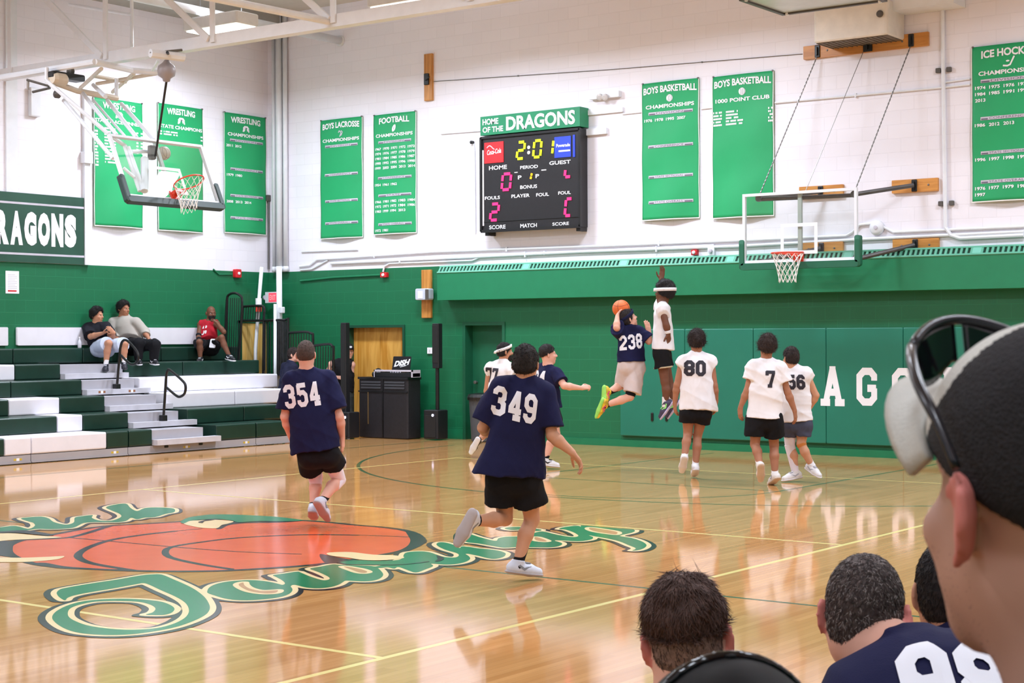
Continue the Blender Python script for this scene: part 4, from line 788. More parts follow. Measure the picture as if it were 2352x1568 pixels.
# ================================================================== HOOPS
M_GLS = glass('hoop_glass'); M_RIM = mat('rim_orange', (222, 62, 34), 0.35, var=0.05); M_NET = mat('net_cord', (238, 236, 232), 0.7); M_HPAD = mat('hoop_pad_green', (26, 98, 72), 0.5); M_HPADD = mat('hoop_pad_dark', (40, 60, 58), 0.5)
M_PIPE = mat('grey_pipe', (88, 86, 86), 0.4, 0.4, var=0.15)
def hitp(x, y, c, n):
    d = ray(x, y); n = np.asarray(n, float); return CAM+d*(np.dot(np.asarray(c)-CAM, n)/np.dot(d, n))
def board(fr, root, w=1.83, h=1.07, padm=None):
    MB().obox(fr(0, 0, 0), (fr.u, fr.v, fr.n), (w/2-0.03, h/2-0.03, 0.006)).build('glass_pane', M_GLS, root)
    f = MB(); e = 0.04
    for (x, y, a, b) in ((0, h/2-e/2, w/2, e/2), (0, -h/2+e/2, w/2, e/2), (-w/2+e/2, 0, e/2, h/2-e), (w/2-e/2, 0, e/2, h/2-e)): f.obox(fr(x, y, 0), (fr.u, fr.v, fr.n), (a, b, 0.028))
    f.obox(fr(0, -h/2+0.05, 0.008), (fr.u, fr.v, fr.n), (w/2-0.03, 0.03, 0.003))
    f.build('frame', M_METW, root)
    s = MB(); sw, sh, sy = 0.59, 0.45, -h/2+0.15
    for (x, y, a, b) in ((0, sy+0.025, sw/2, 0.025), (0, sy+sh-0.025, sw/2, 0.025), (-sw/2+0.025, sy+sh/2, 0.025, sh/2-.05), (sw/2-0.025, sy+sh/2, 0.025, sh/2-.05)): s.obox(fr(x, y, 0.008), (fr.u, fr.v, fr.n), (a, b, 0.0015))
    s.build('target_square', M_WT, root)
    p = MB(); p.rbox(fr(0, -h/2-0.012, 0), (fr.u, fr.v, fr.n), (w/2+0.035, 0.05, 0.05), r=0.03)
    for q in (-1, 1): p.rbox(fr(q*(w/2+0.012), -h/2+0.17, 0), (fr.u, fr.v, fr.n), (0.045, 0.22, 0.05), r=0.03)
    p.build('edge_padding', padm or M_HPAD, root)
    MB().obox(fr(0, 0.02, -0.035), (fr.u, fr.v, fr.n), (0.03, h/2-0.03, 0.02)).build('centre_strut', mat('dull_strut', (176, 184, 178), 0.5), root)
    R = 0.2286; zc = -h/2+0.15; cz = 0.15+R
    ring = [fr(R*math.sin(a), zc, cz+R*math.cos(a)) for a in np.linspace(0, 2*math.pi, 41)[:-1]]
    r = MB().tube(ring, 0.011, 8, closed=True)
    r.obox(fr(0, zc-0.05, 0.02), (fr.u, fr.v, fr.n), (0.075, 0.085, 0.015)).obox(fr(0, zc-0.015, 0.09), (fr.u, fr.v, fr.n), (0.06, 0.025, 0.07))
    for q in (-1, 1): r.tube([fr(q*0.06, zc-0.09, 0.03), fr(q*0.11, zc-0.012, 0.2)], 0.009, 6)
    r.build('rim', M_RIM, root, smooth=False)
    n = MB(); N = 12; rows = 6; dn = V3(0, 0, -1); c = fr(0, zc, cz)
    def np_(i, j):
        a = 2*math.pi*(i+0.5*(j % 2))/N; t = j/rows; rr = R*(1-t)+0.125*t if t < 0.8 else R*0.2+0.125*0.8+0.012*(t-0.8)/0.2
        rr = R-(R-0.125)*min(1, t*1.25)**0.8
        q = fr(rr*math.sin(a), zc, cz+rr*math.cos(a)); q0 = fr(rr*math.sin(a), zc, cz+rr*math.cos(a))
        return q+dn*(0.42*t+0.008*math.sin(i*2.3+j))
    for j in range(rows):
        for i in range(N):
            b = (i, j+1) if j % 2 == 0 else (i+1, j+1); a2 = (i-1, j+1) if j % 2 == 0 else (i, j+1)
            for q in (b, a2): n.tube([np_(i, j), np_(*q)], 0.0042 if j else 0.005, 5, cap=False)
    n.build('net', M_NET, root)
HX, HY, HZT = -0.192, 11.632, 3.908
hp = empty('basketball_hoop', (HX, YW, 2.8), 'right glass basketball hoop held out from the end wall by grey pipes and chains', 'basketball hoop')
fr = Fr((HX, HY, HZT-0.535), XA, ZA, -YA); board(fr, hp)
back = HY+0.07
for (x0, y0, x1, y1), at in (((1845, 105, 2132, 74), None), ((1835, 428, 1936, 424), 0), ((2048, 414, 2154, 408), 1), ((1838, 559, 1936, 553), 2), ((2050, 551, 2156, 545), 3)):
    hgt = {None: 24, 0: 18, 1: 29, 2: 33, 3: 28}[at]
    a, c = onE(x0, y0+hgt, 0.05), onE(x1, y1, 0.05); X0, X1 = float(a[0]), float(c[0]); Z1 = float((onE(x0, y0, 0.05)[2]+c[2])/2); hh = 0.19 if at is not None else 0.2
    o = MB().rbox(((X0+X1)/2, YW-0.025, Z1-hh/2), (XA, ZA, YA), ((X1-X0)/2, hh/2, 0.025), r=0.008).build('mounting_board', M_BOARD, hp)
    br = MB(); xs_ = [0.5] if at is not None else [0.12, 0.53, 0.87]
    for q in xs_:
        br = MB(); br.rbox((X0+(X1-X0)*q, YW-0.06, Z1-hh/2), (XA, ZA, YA), (0.04 if q != 0.53 else 0.07, hh*0.46, 0.012), r=0.01); br.obox((X0+(X1-X0)*q, YW-0.085, Z1-hh/2), (XA, ZA, YA), (0.012, hh*0.3, 0.02))
        br.build('bracket', M_BLKM, o)
    for q in (0.2, 0.8): MB().lathe((X0+(X1-X0)*q, YW-0.05, Z1-hh*0.5), [(0.016, 0), (0.014, -0.008), (0.006, -0.01)], YA, 8).build('bolt', M_STEEL, o)
    if at is not None:
        src = V3((X0+X1)/2, YW-0.1, Z1-hh/2); dst = hit(*((1745, 456), (1964, 446), (1750, 602), (1966, 595))[at], 1, back)
        MB().tube([src, src*0.35+dst*0.65, dst], 0.034, 10).tube([dst, dst-V3(0, 0.05, 0)], 0.05, 10).build('support_pipe', M_PIPE, hp, smooth=False)
    else:
        for q, (ex, ey) in zip((0.12, 0.5, 0.87), ((1742, 440), (1848, 430), (1962, 428))):
            s = V3(X0+(X1-X0)*q, YW-0.09, Z1-hh); e = hit(ex, ey+14, 1, back); L = np.linalg.norm(e-s); k = int(L/0.03)
            MB().tube([s+(e-s)*i/k for i in range(k+1)], [0.006 if i % 2 else 0.012 for i in range(k+1)] if q != 0.5 else 0.005, 5).build('chain' if q != 0.5 else 'cable', M_STEEL, hp)
MB().tube([hit(1742, 458, 1, back), hit(1962, 448, 1, back)], 0.03, 8).tube([hit(1742, 603, 1, back), hit(1962, 597, 1, back)], 0.03, 8).build('back_bar', M_PIPE, hp)
# folded cross-court hoop on the left
HC = V3(-8.263, 6.708, 4.316); ta = 0.428; HU = V3(-math.sin(ta), 0, math.cos(ta)); HN = V3(math.cos(ta), 0, math.sin(ta))
hl_ = empty('basketball_hoop', (HC[0]-1.2, HC[1], 5.9), 'left folded-up glass basketball hoop hanging on white pipes from the roof truss', 'basketball hoop')
fr = Fr(HC, YA, HU, HN); board(fr, hl_, padm=M_HPADD)
P3 = lambda x, y: (x/3.734, 80+y/3.734)
ZH = 5.86
def up(x, y, z=ZH): return hit(*P3(x, y), 2, z)
def bk(x, y, o=-0.09): return hitp(*P3(x, y), HC+HN*o, HN)
def pipe(pts, r, nm='mast_pipe', m=None): MB().tube(pts, r, 8).build(nm, m or M_METW, hl_, smooth=False)
pipe([up(-60, 378), up(405, 300), up(815, 232)], 0.05, 'ceiling_pipe'); pipe([up(815, 232), up(1130, 305), up(1390, 325)], 0.045, 'ceiling_pipe'); pipe([up(1290, 157), up(1575, 192)], 0.065, 'stub_pipe')
pipe([up(1290, 157), up(1560, 190)+V3(0, 0, 0.1)], 0.02, 'tie_rod', M_STEEL)
M_IVO = mat('ivory_pipe', (214, 200, 180), 0.45)
XB = -9.55
def hx(x, y, X=XB): return hit(*P3(x, y), 0, X)
pipe([up(870, 290), up(690, 455)], 0.03, 'brace', M_IVO); pipe([up(800, 352), up(1080, 403)], 0.03, 'brace', M_IVO); pipe([up(830, 420), up(1380, 325)], 0.03, 'brace', M_IVO); pipe([up(1150, 330), up(965, 490)], 0.03, 'brace', M_IVO)
pipe([up(1360, 215), up(1310, 300)], 0.025, 'brace'); pipe([hx(400, 385), hx(660, 480), hx(1005, 545)], 0.045, 'hinge_pipe', M_IVO); pipe([hx(400, 385), hx(400, 385)*V3(1, 1, 0)+V3(0, 0, ZH)], 0.03, 'hinge_hanger'); pipe([hx(1000, 540), hx(1000, 540)*V3(1, 1, 0)+V3(0, 0, ZH)], 0.03, 'hinge_hanger')
for a, b in (((395, 390), (930, 850)), ((545, 560), (970, 1060)), ((700, 490), (1000, 860)), ((920, 560), (1170, 880)), ((1040, 590), (1320, 900)), ((800, 430), (905, 530))): pipe([hx(*a), bk(*b)], 0.032)
pipe([hx(800, 560), bk(1080, 880)], 0.02, 'brace'); pipe([bk(930, 850, -0.16), bk(1070, 950, -0.16), bk(1200, 1340, -0.16)], 0.034); pipe([bk(1130, 1000, -0.16), bk(1310, 1000, -0.16)], 0.03, 'brace'); pipe([bk(1060, 1140, -0.14), bk(1150, 1220, -0.14)], 0.025, 'brace'); pipe([bk(1100, 960, -0.12), bk(1230, 1330, -0.12)], 0.03)
pipe([bk(1240, 1060, -0.1), bk(1240, 1340, -0.1)], 0.06, 'mount_plate')
mo = hx(560, 360, -9.5); MB().rbox(mo, (YA, ZA, XA), (0.3, 0.05, 0.1), r=0.03).build('winch_motor', M_BLKM, hl_); MB().lathe(hx(500, 380, -9.45), [(0.08, -0.12), (0.1, -0.06), (0.1, 0.1), (0.07, 0.14)], YA, 14).build('winch_drum', M_IVO, hl_)
for q in ((490, 510), (605, 315)): MB().lathe(hx(*q), [(0.02, -0.06), (0.06, -0.03), (0.06, 0.03), (0.02, 0.06)], YA, 12).build('pulley', M_FRM, hl_)
pipe([hx(230, 385, -9.9), hx(420, 440, -9.6)], 0.018, 'stay', M_FRM); pipe([hx(280, 490, -9.9), hx(430, 455, -9.6)], 0.02, 'stay', M_FRM); pipe([hx(240, 385, -9.9), hx(240, 470, -9.9)], 0.02, 'stay', M_DGRY)
rl = up(1428, 310, ZH-0.18); MB().lathe(rl, [(0.02, -0.16), (0.05, -0.15), (0.06, -0.11), (0.12, -0.07), (0.135, 0.0), (0.12, 0.07), (0.06, 0.12), (0.03, 0.16)], ZA, 18).build('safety_reel', mat('reel_grey', (158, 150, 152), 0.4), hl_, smooth=True)
pipe([rl+V3(0, 0, 0.12), rl+V3(0.03, 0.02, 0.22), up(1435, 150)], 0.022, 'reel_strap', M_BLACK)
tl = bk(1330, 1060, -0.05); pipe([rl-V3(0, 0, 0.14), tl], 0.018, 'safety_strap', M_BLACK); MB().rbox(bk(1300, 1010, -0.06), (YA, ZA, XA), (0.05, 0.11, 0.04), r=0.02).build('strap_clamp', M_FRM, hl_)
# ball wedged behind the left backboard
bc = bk(1405, 1015, -0.17); V = []
def ballmesh(name, c, r, m1, m2, style, parent=None):
    o = MB(); n1, n2 = 32, 20; V = []; F = []; mi = []
    o.lathe(c, [(max(1e-4, r*math.sin(math.pi*j/n2)), -r*math.cos(math.pi*j/n2)) for j in range(n2+1)], nrm((0.4, 0.3, 1)), n1)
    b = o.build(name, m1, None, smooth=True, origin=c); s = MB()
    for ax, offs in ((nrm((1, .2, .1)), (0,)), (nrm((-.1, 1, .3)), (0,)), (nrm((.1, -.3, 1)), (-.55, .55)) ) if style == 'basket' else ((nrm((1, .2, .3)), (0, .45, -.45)), (nrm((-.2, 1, .2)), (0, .45, -.45))):
        x = nrm(np.cross(ax, (0.3, 0.5, 0.8))); y = np.cross(ax, x)
        for of in offs:
            rr = r*math.sqrt(1-of*of); s.tube([c+ax*r*of+rr*(math.cos(t)*x+math.sin(t)*y) for t in np.linspace(0, 2*math.pi, 33)[:-1]], r*0.018, 5, closed=True)
    s.build('seam', m2, b); return b
o = ballmesh('volleyball', bc, 0.105, mat('ball_tan', (190, 178, 160), 0.5), mat('ball_dark', (56, 54, 60), 0.5), 'volley'); tag(o, 'tan ball wedged behind the glass of the left folded hoop', 'ball')
# ================================================================== BLEACHERS
M_SW = mat('bleacher_white', (232, 230, 238), 0.4, var=0.02); M_SG = mat('bleacher_green', (22, 52, 42), 0.35, var=0.12, scale=5); M_STP = mat('bleacher_step', (172, 170, 178), 0.5, var=0.04); M_SKT = mat('bleacher_skirt', (166, 162, 166), 0.5, var=0.05, scale=2)
BX, BP, BZ, BR = -8.95, 0.55, 0.385, 0.25
def RX(k): return BX-BP*k
def RZ(k): return BZ+BR*k
def RY(px, k, y): return float(hit(px, y, 0, RX(k))[1])
bl = empty('bleachers', (BX, 6.0, 0), 'white and dark green telescopic bleachers along the left wall', 'bleachers')
rows = [(985, [(-140, 10, 'g'), (11, 72, 'w'), (73, 245, 'w'), (246, 295, 'g'), (297, 350, 'g'), (350, 497, 's', 468), (497, 588, 'g'), (590, 664, 'g')]),
        (946, [(-140, 131, 'g'), (132, 190, 'w'), (191, 295, 'g'), (295, 442, 's', 411), (430, 560, 'g'), (561, 660, 'g')]),
        (908, [(-140, 20, 'g'), (21, 137, 'w'), (138, 241, 'g'), (241, 387, 's', 360), (383, 540, 'w'), (541, 656, 'w')]),
        (873, [(-140, 25, 'g'), (26, 188, 'g'), (189, 336, 's', 310), (320, 384, 'w'), (385, 638, 'w')]),
        (838, [(-140, 34, 'w'), (35, 139, 'g'), (139, 286, 's', 283), (287, 420, 'g'), (421, 596, 'g')]),
        (803, [(-140, 30, 'g'), (31, 190, 'g'), (191, 370, 'g'), (371, 551, 'g')])]
ends = []
for k, (yt, segs) in enumerate(rows):
    x1, zt = RX(k), RZ(k); x0 = RX(k+1) if k < 5 else XL+0.01
    for sgm in segs:
        ya, yb = RY(sgm[0], k, yt), RY(sgm[1], k, yt); c = sgm[2]
        if c in 'wg':
            MB().rbox(((x0-0.02+x1)/2, (ya+yb)/2, zt-0.125), (XA, ZA, YA), ((x1-x0+0.02)/2, 0.125, (yb-ya)/2-0.003), r=0.025).build('seat_panel', M_SW if c == 'w' else M_SG, bl)
        else:
            ym = RY(sgm[3], k, yt)
            MB().box((x0-0.01, ya+0.005, zt-0.25), (x1-0.02, ym, zt-0.02)).build('step_riser', M_STP, bl)
            MB().box((x1-0.04, ya+0.005, zt-0.25), (x1+0.11, yb, zt-0.165)).build('step', mat('step_nose', (200, 198, 206), 0.5), bl)
    ye = RY(segs[-1][1], k, yt); ends.append(ye)
    MB().box((x0+0.02, RY(-140, k, yt), max(0.0, zt-0.30)), (x1-0.08, ye-0.02, zt-0.255)).build('deck', mat('deck_dark', (40, 44, 46), 0.6), bl)
ys = [RY(px, 0, 1040) for px in (-140, 72, 295, 589, 672)]
for a, b in zip(ys[:-1], ys[1:]):
    o = MB().box((BX-0.05, a+0.006, 0.012), (BX-0.012, b-0.006, 0.128)).box((BX-0.05, a+0.006, 0.012), (BX+0.004, b-0.006, 0.03)).build('skirt', M_SKT, bl)
for k in range(6):
    for y in (ys[0]+0.3, 5.2, 7.1, 8.8, ends[k]-0.3): MB().box((RX(k)-0.2, y-0.03, 0.0), (RX(k)-0.14, y+0.03, RZ(k)-0.25)).build('frame_post', M_BLKM, bl)
M_HAZ = mat('hazard_yellow', (206, 176, 60), 0.5)
for px in (42, 265, 430, 567):
    y = RY(px, 0, 1040); o = MB().box((BX-0.012, y-0.07, 0.055), (BX-0.0105, y+0.07, 0.085)).build('hazard_sticker', M_HAZ, bl); MB().box((BX-0.0105, y-0.025, 0.05), (BX-0.0095, y+0.025, 0.09)).build('sticker_centre', M_WT, o)
for px in (383, 462):
    y = RY(px, 0, 1020); MB().rbox((BX-0.01, y, 0.1), (YA, ZA, XA), (0.04, 0.018, 0.006), r=0.01).build('handle_slot', M_BLACK, bl)
for k, px in ((3, 224), (3, 293)):
    y = RY(px, k, 900); o = MB().box((RX(k)+0.11, y-0.07, RZ(k)-0.225), (RX(k)+0.112, y+0.07, RZ(k)-0.19)).build('hazard_sticker', mat('hazard_brown', (150, 96, 60), 0.5), bl); MB().box((RX(k)+0.112, y-0.025, RZ(k)-0.23), (RX(k)+0.113, y+0.025, RZ(k)-0.185)).build('sticker_centre', M_WT, o)
# aisle handrails
def rail(px, py, k, loop):
    x = RX(k)+0.05; yy = float(hit(px, py, 0, x)[1]); base = hit(px, py, 1, yy)
    h = MB(); P = [hit(a, b, 1, yy) for a, b in loop]
    h.rbox(base+V3(0, 0, 0.02), (XA, YA, ZA), (0.05, 0.05, 0.07), r=0.015)
    h.tube([base, P[0]], 0.021, 10); h.tube(smooth(P, False, 4), 0.021, 10); h.build('handrail', M_BLACK, bl, smooth=False)
rail(268, 894, 3, [(276, 800), (281, 784), (292, 782), (312, 803), (318, 818), (314, 832), (300, 836), (277, 815)])
rail(375, 966, 1, [(382, 860), (385, 850), (391, 850), (417, 872), (426, 885), (424, 903), (413, 911), (403, 907), (383, 890)])
# end guard rails of the bleachers (black, stepping down)
YG = max(ends[4:6])+0.12
YGT = float(hit(508, 760, 0, XL+.06)[1]); YGC = [YGT]
gp = lambda a, b: hit(a, b, 1, YGC[0])
def guard(pts, bars, r=0.024):
    h = MB(); h.tube(smooth([gp(*p) for p in pts], False, 3), r, 8); g = MB()
    for (xa, ya, xb, yb) in bars: g.tube([gp(xa, ya), gp(xb, yb)], 0.008, 6)
    o = h.build('guard_rail', M_BLACK, bl); g.build('baluster', M_BLKM, o)
guard([(515, 850), (518, 760), (521, 690), (527, 676), (540, 673), (552, 679), (556, 692), (553, 760), (547, 850)], [(524+5*i, 684, 520+5*i, 845) for i in range(6)])
YGC[0] = YG
guard([(556, 704), (600, 702), (607, 712), (606, 735), (606, 850)], [(560+5.5*i, 704, 558+5.5*i, 736) for i in range(8)]); guard([(556, 736), (604, 736), (655, 735), (662, 742), (660, 880)], [(610+6*i, 738, 609+6*i, 860) for i in range(8)])
guard([(664, 764), (700, 762), (715, 766), (719, 778), (716, 900)], [(668+6*i, 766, 667+6*i, 890) for i in range(8)]); guard([(718, 794), (755, 790), (764, 796), (766, 806), (764, 930)], [(724+6*i, 795, 723+6*i, 915) for i in range(7)])
for (xa, ya, xb, yb) in ((606, 740, 603, 1000), (660, 880, 659, 1010), (716, 900, 715, 1010), (764, 930, 763, 1008)):
    q = gp(xb, yb); q[2] = 0.0; MB().tube([gp(xa, ya), q], 0.024, 8).build('guard_post', M_BLACK, bl)
# white back boards leaning on the wall behind the top row
for a, b in ((-120, 18), (38, 330), (332, 470)):
    p0, p1 = onL(a, 766, 0.04), onL(b, 798, 0.04); zz = RZ(5)+0.03
    MB().rbox((XL+0.035, (p0[1]+p1[1])/2, zz+0.17), (YA, ZA, XA), ((p1[1]-p0[1])/2, 0.15, 0.025), r=0.02).build('back_panel', M_SW, bl)
# bottle on the top row
y = RY(189, 5, 790); o = MB().lathe((XL+0.13, y, RZ(5)), [(0.03, 0), (0.034, 0.01), (0.034, 0.1), (0.02, 0.13), (0.012, 0.15), (0.012, 0.17)], ZA, 14).build('water_bottle', mat('bottle_pale', (214, 216, 226), 0.2), smooth=True, origin=(XL+0.13, y, RZ(5))); tag(o, 'pale water bottle standing on the top row left of the spectators', 'bottle'); MB().lathe((XL+0.13, y, RZ(5)+0.168), [(0.014, 0), (0.014, 0.02), (0.01, 0.022)], ZA, 12).build('cap', M_WT, o)
# ================================================================== CORNER EQUIPMENT
def pole(pts, r, d, name, m, label, cat, cap=None):
    P = [onE(x, y, d) for x, y in pts]; P[-1][2] = 0.02
    o = MB().tube(P, r, 12).build(name, m, smooth=True, origin=P[-1]); tag(o, label, cat); MB().lathe((P[-1][0], P[-1][1], 0), [(0.09, 0), (0.09, 0.02), (0.05, 0.03)], ZA, 18).build('base_plate', M_BLKM, o)
    return o, P
o, P = pole([(601, 613), (594, 700), (587, 800), (586, 960)], 0.035, 0.75, 'volleyball_post', M_METW, 'slanting white pole with a red and white cap, behind the guard rail', 'pole')
c = onE(594, 697, 0.79); b = MB().tube([c+V3(0, 0, 0.1), c-V3(0.0, 0, 0.05)], 0.06, 12); b.build('white_collar', M_WT, o); MB().tube([c-V3(0, 0, 0.05), c-V3(0.005, 0, 0.15)], 0.062, 12).build('red_collar', mat('collar_red', (206, 66, 50), 0.5), o)
o, P = pole([(641, 612), (642, 740), (642, 1000)], 0.055, 0.5, 'volleyball_post', M_METW, 'thick upright white pole with black padding right of the EXIT sign', 'pole')
MB().tube([onE(646, 738, 0.55), onE(646, 862, 0.55)], 0.12, 16).build('padding', mat('worn_black_pad', (34, 36, 40), 0.6, var=0.5, scale=14), o); MB().rbox(onE(647, 712, 0.56), (XA, ZA, YA), (0.05, 0.06, 0.04), r=0.02).build('crank', M_METW, o)
o, P = pole([(632, 698), (632, 1000)], 0.03, 0.85, 'volleyball_post', M_METW, 'thin white pole just left of the padded pole', 'pole')
# DJ booth
db = 0.62; bx0, bx1 = float(onE(824, 940, db)[0]), float(onE(937, 940, db)[0]); bz = float(onE(890, 866, db)[2]); by0, by1 = YW-db, YW-db+.36
M_BTH = mat('booth_black', (26, 24, 30), 0.6, var=0.25, scale=30)
bt = empty('music_booth', ((bx0+bx1)/2, (by0+by1)/2, 0), 'black draped music booth in front of the oak doors', 'booth')
MB().rbox(((bx0+bx1)/2, (by0+by1)/2, bz/2), (XA, YA, ZA), ((bx1-bx0)/2, (by1-by0)/2, bz/2-0.01), r=0.03).build('case', M_BTH, bt)
f = MB(); f.box((bx0-0.01, by0-0.015, bz-0.04), (bx1+0.01, by1, bz)); f.box((bx0, by0-0.012, bz-0.27), (bx1, by0, bz-0.245)); f.box(((bx0+bx1)/2-0.012, by0-0.012, 0.02), ((bx0+bx1)/2+0.012, by0, bz)); f.build('frame', mat('booth_frame', (16, 16, 18), 0.35), bt)
g = MB()
for s in (0.24, 0.72):
    for q in range(3): g.rbox((bx0+(bx1-bx0)*s+0.02, by0-0.008, bz-0.09-0.05*q), (XA, ZA, YA), ((bx1-bx0)*.2, 0.016, 0.006), r=0.008)
g.build('slot_panel', mat('booth_slot', (66, 68, 74), 0.35), bt)
MB().box((bx0+0.22, by0-0.01, 0.25), (bx0+0.24, by0-0.001, bz-0.27)).build('trim_strip', mat('brass_strip', (104, 84, 54), 0.4), bt)
ct = empty('music_mixer', (bx0+0.75, by0+0.25, bz), 'silver edged music mixer on the black booth', 'mixer')
ca, cb = float(onE(856, 860, db)[0]), float(onE(944, 860, db)[0])
MB().rbox(((ca+cb)/2, by0+0.15, bz+0.04), (XA, YA, ZA), ((cb-ca)/2, 0.12, 0.04), r=0.02).build('body', M_BLACK, ct); MB().box((ca, by0+0.03, bz+0.1), (cb, by0+0.06, bz+0.13)).box((ca, by0+0.03, bz+0.0), (ca+0.02, by0+0.26, bz+0.13)).box((cb-0.02, by0+0.03, bz), (cb, by0+0.26, bz+0.13)).build('silver_rail', M_SILV, ct)
for s in (0.22, 0.75): MB().lathe((ca+(cb-ca)*s, by0+0.15, bz+0.08), [(0.10, 0), (0.11, 0.02), (0.09, 0.025), (0.02, 0.026)], ZA, 24).build('jog_wheel', M_STEEL, ct)
k = MB()
for i in range(8): k.lathe((ca+0.34+0.045*(i % 4)*1.2, by0+0.1+0.14*(i//4), bz+0.08), [(0.012, 0), (0.012, 0.025), (0.008, 0.028)], ZA, 8)
k.build('knob', M_SILV, ct)
lx0, lx1 = float(onE(894, 840, db-0.22)[0]), float(onE(935, 840, db-0.22)[0]); lz1 = float(onE(915, 818, db-0.3)[2]); ly = YW-db+0.31
lp = empty('laptop', ((lx0+lx1)/2, ly, bz+0.1), 'black laptop with a white logo standing behind the mixer', 'laptop')
MB().rbox(((lx0+lx1)/2, ly, (bz+0.02+lz1)/2), (XA, nrm((0, 0.18, 1)), nrm((0, 1, -0.18))), ((lx1-lx0)/2, (lz1-bz-0.02)/2, 0.008), r=0.015).build('screen_lid', mat('laptop_black', (24, 20, 26), 0.4), lp); MB().box((lx0, ly, bz+0.0), (lx1, ly+0.06, bz+0.02)).build('base', M_BLACK, lp)
lf = Fr(((lx0+lx1)/2, ly, (bz+0.02+lz1)/2), XA, nrm((0, 0.18, 1)), -nrm((0, 1, -0.18))); t = MB(); lw = lx1-lx0
text(t, lf, 'DISH', -lw*0.40, 0.0, lw*0.8, lw*0.26, 0.011, 0.05, mapf=lambda x, y, z: (x+y*0.3, y+x*0.12, z)); V, F = stroke_quads([(-0.02, -0.02), (lw*0.3, 0.01)], 0.012, nw=1); t.add([lf(v[0], v[1], 0.011) for v in V], F); t.build('logo', M_WT, lp)
hc = onE(869, 858, db-0.12); hd = MB().tube([hc+V3(-0.09*math.cos(a), 0, 0.09*math.sin(a)) for a in np.linspace(0, math.pi, 13)], 0.012, 8)
for s in (-1, 1): hd.lathe(hc+V3(s*0.09, 0, -0.01), [(0.02, -0.03), (0.045, -0.025), (0.045, 0.025), (0.02, 0.03)], XA, 16)
o = hd.build('headphones', M_BLACK, origin=hc); tag(o, 'black headphones resting on the left end of the mixer', 'headphones')
def pa(px0, px1, ytop, d, colx0, colx1, cy0, cy1, label):
    a, b = onE(px0, 970, d), onE(px1, 970, d); x0, x1 = float(a[0]), float(b[0]); z = float(onE(px0, ytop, d)[2]); w = x1-x0; cy = YW-d+0.15; cx = (x0+x1)/2
    t = empty('column_speaker', (cx, cy, 0), label, 'speaker', 'black column speakers')
    MB().rbox((cx, cy, z/2+0.01), (XA, YA, ZA), (w/2, 0.15, z/2-0.01), r=0.03).build('bass_box', mat('speaker_black', (24, 25, 30), 0.45), t)
    MB().rbox((cx, cy-0.152, z/2-0.02), (XA, ZA, YA), (w/2-0.04, z/2-0.07, 0.006), r=0.03).build('front_grille', mat('grille_black', (15, 15, 18), 0.6, bump=0.4, scale=60), t)
    MB().lathe((cx+w*0.18, cy-0.156, z-0.09), [(0.025, 0), (0.02, -0.01), (0.008, -0.012)], YA, 12).build('status_lamp', mat('cool_led', (220, 220, 255), 0.3, var=0, emit=3.0), t)
    c0, c1 = float(onE(colx0, 800, d-0.15)[0]), float(onE(colx1, 800, d-0.15)[0]); zc_, zt_ = float(onE(px0, cy1, d-0.15)[2]), float(onE(px0, cy0, d-0.15)[2]); cc = (c0+c1)/2
    MB().tube([(cc, cy, z-0.01), (cc, cy, zc_)], 0.035, 12).build('pole', M_BLACK, t)
    MB().rbox((cc, cy, (zc_+zt_)/2), (XA, YA, ZA), ((c1-c0)/2, 0.06, (zt_-zc_)/2), r=0.02).build('column', MATS['speaker_black'], t); MB().rbox((cc, cy-0.062, (zc_+zt_)/2+0.03), (XA, ZA, YA), ((c1-c0)/2-0.01, (zt_-zc_)/2-0.06, 0.004), r=0.01).build('column_grille', MATS['grille_black'], t)
pa(972, 1005, 941, 0.55, 997, 1012, 743, 845, 'black column speaker on its bass box between the booth and the green door')
pa(776, 801, 946, 1.15, 787, 799, 741, 952, 'black column speaker left of the booth, in front of the man in black')
# grey bin and door stop block
c = onE(1108, 990, 0.33); tc_ = float(onE(1108, 902, 0.33)[2])
o = MB().lathe((c[0], c[1], 0), [(0.17, 0), (0.19, 0.02), (0.23, tc_-0.12), (0.235, tc_-0.1)], ZA, 20).build('waste_bin', mat('bin_grey', (72, 76, 82), 0.5), smooth=False, origin=(c[0], c[1], 0)); tag(o, 'grey waste bin with a black lid in front of the green door', 'bin')
MB().lathe((c[0], c[1], tc_-0.12), [(0.26, 0), (0.265, 0.05), (0.24, 0.1), (0.1, 0.12), (0.01, 0.12)], ZA, 20).build('lid', M_BLACK, o)
c = onF(1078, 1006); o = MB().prism([c+V3(-0.17, 0, 0), c+V3(0.22, 0, 0), c+V3(0.22, 0, 0.07), c+V3(0.0, 0, 0.085), c+V3(-0.15, 0, 0.03)], (0, 0.2, 0)).build('floor_block', mat('pale_grey_block', (176, 180, 184), 0.6), origin=c); tag(o, 'pale grey wedge block on the floor by the green door', 'door wedge')
# small white box by the left bass box
c = onF(794, 1011); o = MB().rbox(c+V3(0, -0.3, 0.06), (XA, YA, ZA), (0.08, 0.06, 0.06), r=0.01).build('power_box', mat('grey_power_box', (150, 154, 164), 0.5), origin=c); tag(o, 'small grey power box on the floor in front of the left bass box', 'box')
MB().box((c[0]-0.05, c[1]-0.363, 0.04), (c[0]+0.05, c[1]-0.36, 0.08)).build('socket_strip', M_BLACK, o)
